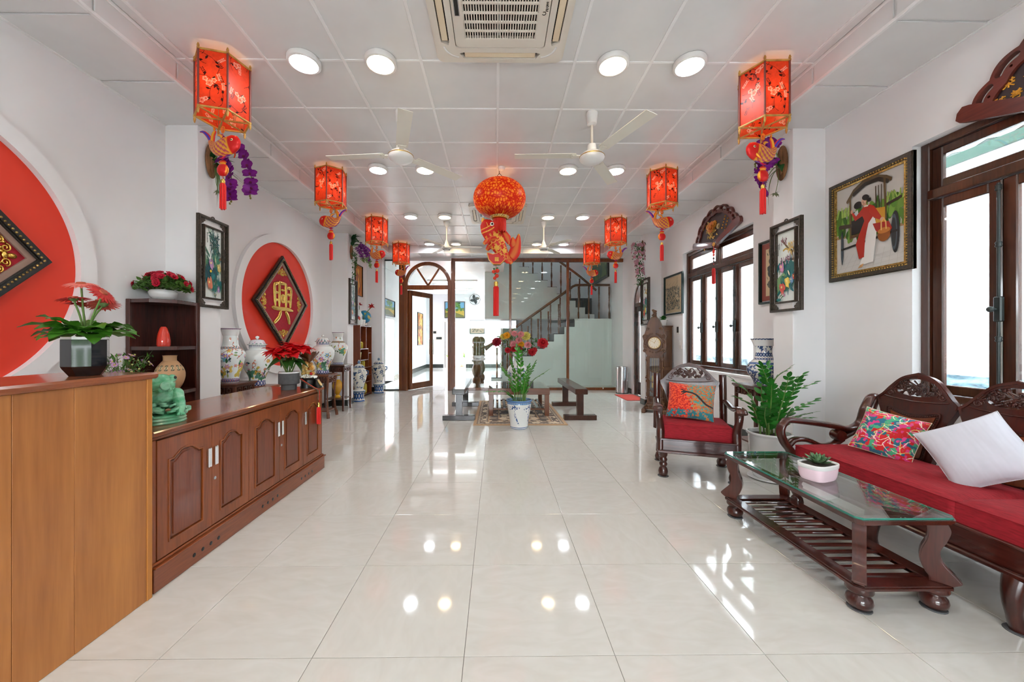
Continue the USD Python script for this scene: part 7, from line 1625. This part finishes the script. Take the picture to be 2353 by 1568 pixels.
S += [([(.52, .44), (.60, .42), (.64, .58), (.62, .72), (.585, .93), (.38, .945), (.43, .86), (.47, .70)], C(232, 230, 226)), ([(.40, .94), (.45, .93), (.43, .965), (.36, .975)], C(196, 150, 96)),
      ([(.44, .30), (.55, .30), (.585, .44), (.52, .50), (.47, .66), (.455, .86), (.38, .87), (.33, .70), (.38, .60), (.46, .46), (.42, .38)], C(178, 42, 22)), ([(.54, .30), (.60, .33), (.70, .47), (.68, .50), (.60, .46), (.53, .38)], C(186, 48, 26)), ([(.45, .30), (.43, .40), (.32, .43), (.26, .33), (.285, .32), (.335, .38), (.41, .33)], C(178, 42, 22)), ([(.58, .52), (.80, .54), (.84, .62), (.78, .72), (.72, .70), (.62, .60)], C(168, 34, 20)),
      (E_(.455, .245, .04, .04, 20), C(214, 172, 146)), ([(.44, .27), (.50, .28), (.49, .31), (.45, .31)], C(206, 160, 132)), (E_(.478, .205, .052, .032, 15), C(26, 20, 20)), (E_(.53, .245, .028, .022), C(24, 20, 20)), (E_(.268, .312, .018, .022), C(206, 160, 132)), (E_(.71, .50, .03, .02), C(206, 160, 132)), (Lp([(.465, .30), (.51, .305)], .008), C(236, 226, 210)),
      (E_(.735, .665, .085, .075), C(150, 84, 26)), (E_(.735, .625, .085, .03), C(190, 116, 40)), (Lp([(.70, .61), (.70, .53), (.735, .50), (.76, .54), (.765, .61)], .009), C(226, 176, 100)), (Lp([(.44, .248), (.452, .25)], .003), C(60, 30, 26)), (Lp([(.447, .268), (.46, .268)], .003), C(176, 50, 50))]
art(t, S, TR(0, 0, .008), w, h, bg=C(200, 197, 192))

t = thing('ink_picture', 'framed ink-style picture with a dark red mount behind the peacock picture', 'picture', M=on_right(4.318, 1.685, XR)); w, h = .44, .655; frame(t, w, h, .034, np.eye(4), 'teal_frame', .03, None); r = random.Random(3)
plain('teal_frame', C(24, 46, 44), .3)
S = [(sbox(.14, .10, .86, .92), C(206, 184, 146))] + [(Lp([(.3, .14), (.34, .28), (.30, .32)], .05), C(40, 46, 44)), (Lp([(.35, .40), (.22, .44), (.30, .52), (.45, .44)], .03), C(46, 54, 52)), (E_(.34, .52, .13, .09), C(50, 60, 58)), (E_(.42, .60, .1, .05), C(190, 186, 170)), (E_(.36, .72, .16, .08), C(96, 96, 84)), (Lp([(.34, .78), (.32, .86), (.42, .89)], .03), C(50, 56, 50)), (Lp([(.5, .2), (.62, .4), (.6, .7), (.7, .85)], .05), C(60, 66, 60))] + spray(r, .2, .8, .15, .88, 40, .03, .012, [C(60, 64, 60), C(110, 106, 90), C(160, 150, 120)])
art(t, S, TR(0, 0, .008), w, h, bg=C(140, 66, 54))
t = thing('landscape_print', 'black-framed tan print of a dense dark scene beside the far window', 'picture', M=on_right(6.79, 1.715, XR)); w, h = .60, .63; frame(t, w, h, .036, np.eye(4), 'teal_frame', .03, None); r = random.Random(8)
art(t, spray(r, .1, .9, .28, .92, 420, .022, .012, [C(80, 96, 96), C(110, 116, 108), C(56, 70, 74), C(140, 136, 116)]) + [(Lp([(.1 + .2 * k, .2 + .02 * k), (.25 + .2 * k, .16)], .005), C(150, 140, 116)) for k in range(4)] + script(.8, .06, 5, .03, asp=1, seed=9), TR(0, 0, .008), w, h, bg=C(196, 178, 146))
t = thing('orange_painting', 'orange painting of stylised figures on the left wall above the bookcase', 'painting', M=on_left(8.14, 2.235, XL)); w, h = .42, .66; frame(t, w, h, .018, np.eye(4), 'black_frame', .022, None)
art(t, [(Lp([(.3, .95), (.32, .6), (.28, .35), (.4, .15)], .05), C(150, 70, 30)), (E_(.45, .2, .12, .1), C(236, 180, 70)), (E_(.6, .55, .2, .18), C(236, 170, 60)), (Lp([(.6, .4), (.75, .65), (.6, .9)], .04), C(120, 60, 30)), (E_(.35, .75, .12, .1), C(240, 196, 90)), (Lp([(.2, .2), (.15, .6), (.2, .9)], .02), C(110, 50, 24))], TR(0, 0, .006), w, h, bg=C(206, 122, 40))
def scenery(r): return [(sbox(0, 0, 1, .45), C(110, 170, 206)), ([(0, .45), (1, .4), (1, 1), (0, 1)], C(196, 166, 60)), (Lp([(.52, .55), (.5, .3), (.6, .2)], .02), C(90, 70, 44)), ([(.0, .7), (.4, .62), (1, .9), (1, 1), (0, 1)], C(110, 110, 50))] + spray(r, .3, .75, .05, .32, 50, .08, .06, [C(50, 100, 40), C(80, 130, 50), C(110, 150, 70)]) + spray(r, .0, 1, .4, .55, 40, .06, .04, [C(60, 110, 44), C(90, 130, 60)])
r = random.Random(12)
Mb = lambda x, z: TR(x, YB - .012, z) @ XZ
t = thing('landscape_painting', 'colourful landscape painting with trees above the rear doorway', 'painting', M=Mb(-2.24, 2.24)); frame(t, .83, .66, .036, np.eye(4), 'black_frame', .03, None); art(t, scenery(r), TR(0, 0, .008), .83, .66)
t = thing('framed_photograph', 'small dark-framed faded picture right of the rear doorway', 'picture', M=Mb(-1.12, 1.54)); frame(t, .58, .53, .03, np.eye(4), 'black_frame', .03, None); art(t, spray(r, .1, .9, .2, .9, 60, .06, .04, [C(120, 112, 100), C(90, 86, 80), C(160, 140, 120)]), TR(0, 0, .008), .58, .53, bg=C(170, 150, 132))
t = thing('hallway_landscape', 'landscape painting on the left wall seen through the narrow side glass', 'painting', M=on_left(10.2, 1.95, XL)); frame(t, 1.05, .42, .03, np.eye(4), 'black_frame', .03, None); art(t, scenery(r), TR(0, 0, .008), 1.05, .42)
t = thing('hallway_painting', 'tall amber abstract painting seen through the open glass door leaf', 'painting', M=on_left(14.6, 1.05, XL)); frame(t, .95, 1.25, .03, np.eye(4), 'black_frame', .03, None); art(t, spray(r, 0, 1, 0, 1, 80, .16, .06, [C(206, 140, 50), C(170, 96, 40), C(226, 180, 90), C(120, 76, 40)]), TR(0, 0, .008), .95, 1.25, bg=C(196, 120, 44))

# diamond calligraphy frames on the red rounds
def diamond(lab, yc, zc, rot, char):
    t = thing('diamond_frame', lab, 'picture', M=TR(XL + .02, yc, zc) @ LW @ RO('z', 45 + rot)); s_ = .47; sq_ = lambda a: sbox(-a, -a, a, a)
    obj('frame', G().ext(sq_(s_).difference(sq_(s_ - .055)), .035, TR(0, 0, 0)).ext(sq_(s_ - .012).difference(sq_(s_ - .045)), .043, TR(0, 0, 0)), 'black_frame', t)
    obj('gilt_edge', G().ext(sq_(s_ + .002).difference(sq_(s_ - .008)), .03, TR(0, 0, .004)), 'carved_frame_paint', t)
    g = G(); rg = sq_(s_ - .034).exterior
    for d in np.arange(0, rg.length, .026): p = rg.interpolate(d); g.ball((p.x, p.y, .044), (.008, .008, .005), 7)
    obj('bead_trim', g, 'aged_gold', t, kind='stuff')
    obj('mount', G().ext(sq_(s_ - .053).difference(sq_(s_ - .088)), .022, TR()), 'mount_taupe', t); obj('backing', G().ext(sq_(s_ - .08), .008, TR()), 'crimson_cloth', t)
    Ch = RO('z', -45 - rot)
    if char:
        g = G()
        for pts, w in char:
            P = spline([(x * .50, y * .60, .014) for x, y in pts], 8 * (len(pts) - 1)); k = np.linspace(0, 1, len(P)); g.tube(P, (np.full(len(P), .012), 1.35 * w * np.interp(k, [0, .1, .8, 1], [.8, 1, .95, .55])), 10, up=(0, 0, 1))
            g.ball(P[0], (w * .95, w * .95, .012), 8)
        obj('character', g.tf(Ch), 'gold', t)
    for k in range(4):
        g = G(); q = random.Random(3)
        for sg in (-1, 1):
            for (x, y, r_) in ((.05, .0, .03), (.10, .035, .026), (.02, .05, .022)): P = spiral(0, 0, r_, 1.5, sg, 20); g.tube(np.c_[P[:, 0] + sg * x, P[:, 2] - y, P[:, 1]], .006, 6)
        g.ball((0, .035, 0), (.022, .03, .012), 8).ball((0, -.005, 0), (.03, .02, .012), 8)
        for i in range(8): g.ball((q.uniform(-.09, .09), q.uniform(-.06, .0), 0), (.012, .012, .009), 6)
        a = s_ - .088; obj('corner_ornament', g.tf(RO('z', 90 * k) @ TR(-a, -a, .012) @ RO('z', 135) @ TR(0, -.10, 0) @ SC(.9, .9, 1)), 'gold', t)
    return t
plain('mount_taupe', C(150, 122, 108), .6); noisy('crimson_cloth', C(150, 10, 30), C(172, 18, 40), 40, .75)
HING = [([(-.40, .42), (-.39, .15), (-.37, -.10)], .022), ([(-.40, .40), (-.22, .45)], .02), ([(-.37, .22), (-.24, .22)], .017), ([(-.37, .04), (-.24, .05)], .017), ([(-.16, .48), (-.17, .2), (-.18, -.10)], .02), ([(-.16, .46), (.15, .46)], .02), ([(.15, .46), (.16, .2), (.15, -.10)], .022), ([(-.07, .30), (.06, .30)], .014), ([(-.06, .18), (-.06, .02)], .014), ([(-.06, .18), (.06, .18)], .014), ([(.06, .18), (.06, .02)], .014), ([(-.06, .02), (.06, .02)], .014),
        ([(.24, .38), (.42, .36), (.40, .1), (.38, -.10)], .021), ([(.25, .22), (.38, .22)], .017), ([(.25, .05), (.38, .05)], .017), ([(-.50, -.14), (-.2, -.15), (.2, -.14), (.50, -.16)], .022), ([(-.10, -.22), (-.2, -.36), (-.44, -.50)], .024), ([(.16, -.22), (.28, -.34), (.32, -.50)], .026)]
diamond('black-gilt diamond frame with a gold character between the left pilasters', 5.345, 1.765, 2, HING)
diamond('black-gilt diamond frame on the large red round at the left edge', 1.90, 1.765, 0, None)

# carved fan plaques over the windows
def fan_plaque(lab, M, a0, a1, R, painted):
    t = thing('fan_plaque', lab, 'wall plaque', M=M); A = np.radians(np.linspace(a0, a1, 121)); n = 8
    k = np.linspace(0, n * PI, 121); ro = R * (1 - .045 * (1 - np.abs(np.sin(k)))); ri = R * .80 * (1 - .03 * (1 - np.abs(np.sin(k))))
    pt = lambda r_, a: np.c_[r_ * np.cos(a), r_ * np.sin(a)]
    out = Polygon(np.vstack([pt(ro, A), pt(np.full(121, R * .12), A[::-1])])); inn = Polygon(np.vstack([pt(ri, A), pt(np.full(121, R * .13), A[::-1])]))
    holes = []
    for i in range(n):
        a = math.radians(a0 + (a1 - a0) * (i + .5) / n); da = math.radians((a1 - a0) / n) * .30
        q = LineString(pt(np.full(9, R * .905) + R * .02 * np.cos(np.linspace(-1.5, 1.5, 9)), np.linspace(a - da, a + da, 9))).buffer(R * .034); holes.append(q.union(Point(R * .865 * math.cos(a), R * .865 * math.sin(a)).buffer(R * .016)) if painted else q); holes.append(Point(R * .855 * math.cos(a), R * .855 * math.sin(a)).buffer(R * .014))
    hu = unary_union(holes)
    obj('border', G().ext(out.difference(inn).difference(hu), .035, TR()), 'fan_wood', t); obj('leaf', G().ext(inn, .014, TR(0, 0, .002)), 'fan_ground', t)
    for a in (a0, a1):
        c, s_ = math.cos(math.radians(a)), math.sin(math.radians(a)); sg = -1 if a == a0 else 1
        gd = affinity.rotate(Polygon([(R * .10, -.028), (R * 1.0, -.05), (R * 1.06, -.045), (R * 1.085, -.01), (R * 1.07, .03), (R * 1.02, .045), (R * .10, .028)]).buffer(.004), a, origin=(0, 0)); obj('guard', G().ext(gd, .045, TR(0, 0, -.001)), 'fan_wood', t)
    obj('pivot', G().lathe([(0, .05), (.02, .05), (.05, .046), (.06, .04), (.062, 0)], 24).lathe([(0, .054), (.022, .052), (.024, .046)], 16), 'fan_wood', t)
    return t
wood('fan_wood', C(64, 24, 18), C(110, 48, 36), 'x', .3, .4); plain('fan_ground', C(44, 28, 30), .4)
t = fan_plaque('carved fan plaque with gilt characters, cropped at the upper right', on_right(1.885, 2.515, XR), 8, 159, .56, False)
g = G()
def glyph(g, cx, cy, s, strokes):
    for p in strokes: P = np.array([(cx + x * s, cy + y * s, .018) for x, y in p]); g.tube(P, (np.full(len(P), .004), np.full(len(P), s * .075)), 6, up=(0, 0, 1))
GL = {'a': [[(-.5, .25), (.5, .3)], [(-.25, .5), (-.3, .1), (-.5, .0)], [(.0, .5), (-.05, .05)], [(.3, .5), (.25, .1), (.5, .0)], [(-.5, -.1), (.5, -.05)], [(0, .1), (0, -.5)], [(0, -.1), (-.45, -.45)], [(0, -.1), (.45, -.45)]],
      'b': [[(-.4, .3), (.4, .35)], [(0, .5), (0, .1)], [(-.5, .1), (.5, .12)], [(-.3, -.1), (-.28, -.5)], [(-.3, -.1), (.3, -.08), (.28, -.5)], [(-.28, -.5), (.28, -.48)]],
      'c': [[(-.5, .4), (-.15, .45)], [(-.3, .4), (-.5, -.1)], [(-.38, .05), (-.38, -.45), (-.15, -.45), (-.15, .05), (-.38, .05)], [(.0, .3), (.5, .35)], [(.25, .5), (.2, .05)], [(0, .0), (.5, .05)], [(.1, -.15), (.45, -.12), (.1, -.5)], [(.1, -.2), (.5, -.5)]],
      'd': [[(-.3, .5), (-.15, .35)], [(.3, .5), (.15, .35)], [(-.45, .28), (.45, .3)], [(-.35, .12), (.35, .14)], [(0, .35), (0, -.05)], [(-.5, -.05), (.5, -.03)], [(-.3, -.2), (-.3, -.5), (.3, -.5), (.3, -.2), (-.3, -.2)]],
      'e': [[(-.35, .45), (-.35, .0), (.35, .0), (.35, .45), (-.35, .45)], [(-.35, .22), (.35, .22)], [(0, .45), (0, -.45)], [(-.3, -.2), (.3, -.2)], [(-.5, -.45), (.5, -.45)]]}
for x, y, s, k in ((-.335, .275, .055, 'a'), (-.25, .265, .04, 'b'), (-.375, .185, .055, 'c'), (-.30, .19, .05, 'd'), (-.225, .18, .045, 'e'), (-.15, .18, .045, 'b'), (-.17, .262, .04, 'd'), (-.09, .26, .04, 'a'), (-.07, .18, .045, 'c')): g = G(); glyph(g, x, y, s, GL[k]); obj('character', g, 'gilt_paint', t)
plain('gilt_paint', C(226, 160, 50), .45)
obj('seal', G().box(-.42, -.385, .12, .132, .014, .0165), 'red_paint', t)
t = fan_plaque('carved fan plaque with golden peonies and a red tassel over the far window', on_right(5.215, 2.585, XR), 20, 170, .535, True); r = random.Random(17); g = G(); lv = G()
for (x, y, s, c) in ((-.10, .27, .085, C(206, 120, 40)), (-.03, .30, .05, C(226, 160, 60)), (-.19, .30, .045, C(214, 140, 50)), (.06, .24, .04, C(206, 190, 140))): g.put(rose(s * 1.2, c, r, 4), TR(x, y, .016) @ SC(1, 1, .5))
for i in range(46): x, y = r.gauss(-.11, .075), r.gauss(.20, .09); lv.put(leafg(.06, .03, .1, .2, 5, vary(r.choice([C(190, 150, 60), C(150, 124, 50), C(206, 170, 80)]), r, .15)), TR(x, y, .02) @ RO('z', r.uniform(0, 360)) @ RO('y', -10))
obj('peony_relief', g, 'satin', t); obj('leaf_relief', lv, 'satin', t, kind='stuff'); gg = G()
for i in range(14): glyph(gg, .20 - .03 * (i // 7) * 2 + .018 * (i % 7), .14 + .035 * (i % 7) + .05 * (i // 7), .02, GL['abcde'[i % 5]])
obj('small_lettering', gg, 'gilt_paint', t, kind='stuff'); obj('medallion', G().lathe([(0, .056), (.026, .055), (.03, .048)], 16), 'gilt_paint', t)
obj('tassel_knot', G().tube([(0, -.03, .05), (0, -.06, .05)], .004).ball((0, -.10, .05), (.024, .035, .014), 10).ball((0, -.15, .05), (.018, .02, .012), 8).tube([(0, -.06, .05), (0, -.36, .05)], .004), 'red_silk', t)
obj('bead_strand', G().ball((0, -.20, .05), (.014, .02, .012), 8).ball((0, -.25, .05), (.012, .03, .01), 8).ball((0, -.31, .05), (.01, .03, .01), 8), 'shelf_wood', t)
ts = tassel(G(), -.34, -.56, .02, C(206, 24, 20)); obj('tassel', ts.tf(TR(0, 0, .05) @ np.array([[1, 0, 0, 0], [0, 0, 1, 0], [0, -1, 0, 0], [0, 0, 0, 1.0]])), 'fabric', t)

# ---------------------------------------------------------------- flower hangings on the pilasters
def orchid(r, c, s=.05):
    f = G()
    for k, a in enumerate((90, 210, 330)): f.put(leafg(s, s * .7, .1, .15, 9, vary(c, r, .15), .8, 0, 1.18, .6), RO('z', a) @ RO('y', -15))
    for a in (20, 160): f.put(leafg(s * 1.05, s * 1.15, .15, .1, 9, vary(np.array(c) * 1.2, r, .1), .85, 0, 1.18, .5), RO('z', a) @ RO('y', -22))
    return f.ball((0, -.004, .01), (s * .16, s * .2, s * .2), 8, C(110, 10, 70))
def orchid_mount(lab, xw, sg, yc, zc, pts_list):
    t = thing('orchid_hanging', lab, 'artificial plant', (0, 0, 0)); r = random.Random(4); PU = C(120, 24, 130)
    obj('bark_slab', G().ball((xw + sg * .022, yc, zc), (.022, .075, .17), 22).ball((xw + sg * .045, yc - .02, zc), (.012, .02, .13), 10), 'bark', t)
    for az, el, L, W in ((90 - sg * 90 + 20, 35, .16, .06), (90 - sg * 90 - 30, 10, .17, .065), (90 - sg * 90 + 60, -20, .15, .06), (90 - sg * 90 - 60, 50, .13, .05)): obj('leaf', leafg(L, W, .5, .15, 8, C(30, 84, 36), .6).tf(axes((xw + sg * .04, yc, zc - .01), az, el)), 'leaf', t)
    for k in range(8): obj('grass_blade', leafg(.3, .014, 1.0, .2, 10, vary(C(96, 120, 70), r, .2), .5).tf(axes((xw + sg * .05, yc, zc - .05), 90 - sg * 90 + r.uniform(-50, 50), r.uniform(-50, 20))), 'leaf', t)
    for pts in pts_list:
        P = spline(pts, 30); s_ = obj('flower_spike', G().tube(P, .0045, 6), 'stem_green', t)
        for k in range(8, len(P), 3): obj('bloom', orchid(r, PU, .066).tf(axes(P[k] + np.array([0, -.012, 0]), r.uniform(-30, 30), 0) @ RO('x', 72 + r.uniform(-15, 15)) @ RO('z', r.uniform(-25, 25))), 'petal', s_)
        g = G()
        for k in range(3): g.ball(P[-1] + np.array([r.uniform(-.01, .01), 0, -.02 * k]), (.009, .009, .013), 7, C(130, 130, 60))
        obj('bud', g, 'petal', s_)
    g = G(); x, z = xw + sg * .10, zc - .30
    for k in range(9): g.put(leafg(.05, .022, .3, .2, 5, vary(C(124, 134, 100), r)), axes((x, yc - .02, z), k * 40, -30 + 12 * (k % 4)))
    obj('succulent_tip', g, 'leaf', t); obj('trailing_stem', G().tube(spline([(xw + sg * .05, yc, zc - .05), (xw + sg * .07, yc - .01, zc - .2), (x, yc - .02, z)], 10), .0025, 5), 'stem_green', t)
noisy('bark', C(84, 54, 30), C(150, 104, 64), 14, .75, .5, (1, 1, .4))
orchid_mount('purple orchids on a bark slab on the first left pilaster', -2.784, 1, 3.64, 2.975, ([(-2.74, 3.62, 2.96), (-2.58, 3.6, 3.10), (-2.44, 3.6, 3.04), (-2.37, 3.6, 2.88), (-2.345, 3.6, 2.72), (-2.36, 3.6, 2.64)], [(-2.74, 3.62, 2.93), (-2.62, 3.58, 2.95), (-2.54, 3.58, 2.86), (-2.53, 3.58, 2.70), (-2.535, 3.58, 2.58)]))
orchid_mount('purple orchids on a bark slab on the first right pilaster', 2.81, -1, 3.60, 2.96, ([(2.77, 3.6, 2.96), (2.68, 3.58, 3.12), (2.58, 3.58, 3.12), (2.53, 3.58, 3.03), (2.52, 3.58, 2.94)], [(2.77, 3.6, 2.93), (2.66, 3.58, 2.96), (2.57, 3.58, 2.88), (2.55, 3.58, 2.76), (2.58, 3.58, 2.66)]))
t = thing('lilac_hanging', 'purple lilac sprays with trailing green vines on the second left pilaster', 'artificial plant', (0, 0, 0)); r = random.Random(6)
for k in range(16): obj('leaf', leafg(.17, .07, .4, .2, 7, vary(C(30, 76, 44), r, .2), .6).tf(axes((-2.75, 7.14, 3.02 + .012 * k), -60 + 120 * r.random(), r.uniform(0, 80))), 'leaf', t)
obj('basket', G().ball((-2.765, 7.15, 2.92), (.025, .06, .15), 12), 'bark', t)
for pts in ([(-2.72, 7.12, 3.02), (-2.60, 7.1, 3.05), (-2.48, 7.08, 2.95), (-2.42, 7.08, 2.80), (-2.38, 7.08, 2.62)], [(-2.72, 7.12, 2.98), (-2.62, 7.08, 2.98), (-2.55, 7.06, 2.86), (-2.50, 7.06, 2.72)], [(-2.7, 7.12, 3.02), (-2.56, 7.1, 3.03), (-2.46, 7.06, 2.9), (-2.44, 7.06, 2.72)]):
    P = spline(pts, 24); s_ = obj('flower_spike', G().tube(P, .004, 5), 'stem_green', t); g = G()
    for k in range(8, len(P)):
        for i in range(13): q = .042 * (1 - .55 * (k / len(P)) ** 3); g.ball(P[k] + np.array([r.gauss(0, q * .6), r.gauss(0, q * .6), r.gauss(0, q * .6)]), (.011, .011, .009), 5, vary(r.choice([C(130, 40, 150), C(170, 80, 176), C(100, 20, 120)]) if k < len(P) - 4 else C(140, 170, 110), r))
    obj('florets', g, 'petal', s_, kind='stuff')
for x, y, zb in ((-2.73, 7.10, 2.30), (-2.66, 7.08, 2.62), (-2.69, 7.1, 2.45)):
    P = spline([(-2.74, 7.13, 2.95), (x, y, 2.85), (x + .01, y, (2.85 + zb) / 2), (x, y, zb)], 20); s_ = obj('vine', G().tube(P, .003, 5), 'stem_green', t); g = G()
    for k in range(5, len(P)):
        for i in range(4): g.put(leafg(.034, .024, .2, .2, 5, vary(C(54, 110, 54), r, .25), .7), axes(P[k] + np.array([r.gauss(0, .008), r.gauss(0, .008), r.gauss(0, .01)]), r.uniform(0, 360), r.uniform(-50, 30)))
    obj('vine_foliage', g, 'leaf', s_, kind='stuff')
t = thing('rose_hanging', 'pale pink rose garland with green foliage on the second right pilaster', 'artificial plant', (0, 0, 0)); r = random.Random(15)
obj('bark_slab', G().ball((2.79, 7.06, 2.98), (.02, .05, .16), 14), 'bark', t); g = G(); C0 = lambda z: np.array([2.70 + .02 * math.sin(z * 6), 6.98, z])
for i in range(420):
    z = 3.08 - .80 * r.random() ** 1.2; w = .13 * (1 if z > 2.75 else .65) * r.random() ** .6; a = r.uniform(0, 6.28); g.put(leafg(r.uniform(.03, .05), .024, .2, .2, 5, vary(C(60, 110, 60), r, .3), .65), axes(C0(z) + np.array([w * math.cos(a), .6 * w * math.sin(a), 0]), r.uniform(0, 360), r.uniform(-60, 40)))
obj('foliage', g, 'leaf', t, kind='stuff'); obj('stem', G().tube([C0(z) for z in np.linspace(3.05, 2.3, 14)], .006, 6), 'stem_green', t)
for i in range(44):
    z = 3.05 - .62 * r.random(); w = .11 * (1 if z > 2.75 else .6); a = r.uniform(2.6, 6.8); obj('bloom', rose(.034, C(226, 176, 190), r, 3).tf(TR(*(C0(z) + np.array([w * math.cos(a), .9 * w * math.sin(a), 0]))) @ RO('z', math.degrees(a)) @ RO('y', 70)), 'petal', t)

# ---------------------------------------------------------------- materials onto everything
for prim, m_ in BIND: UsdShade.MaterialBindingAPI.Apply(prim).Bind(M[m_])
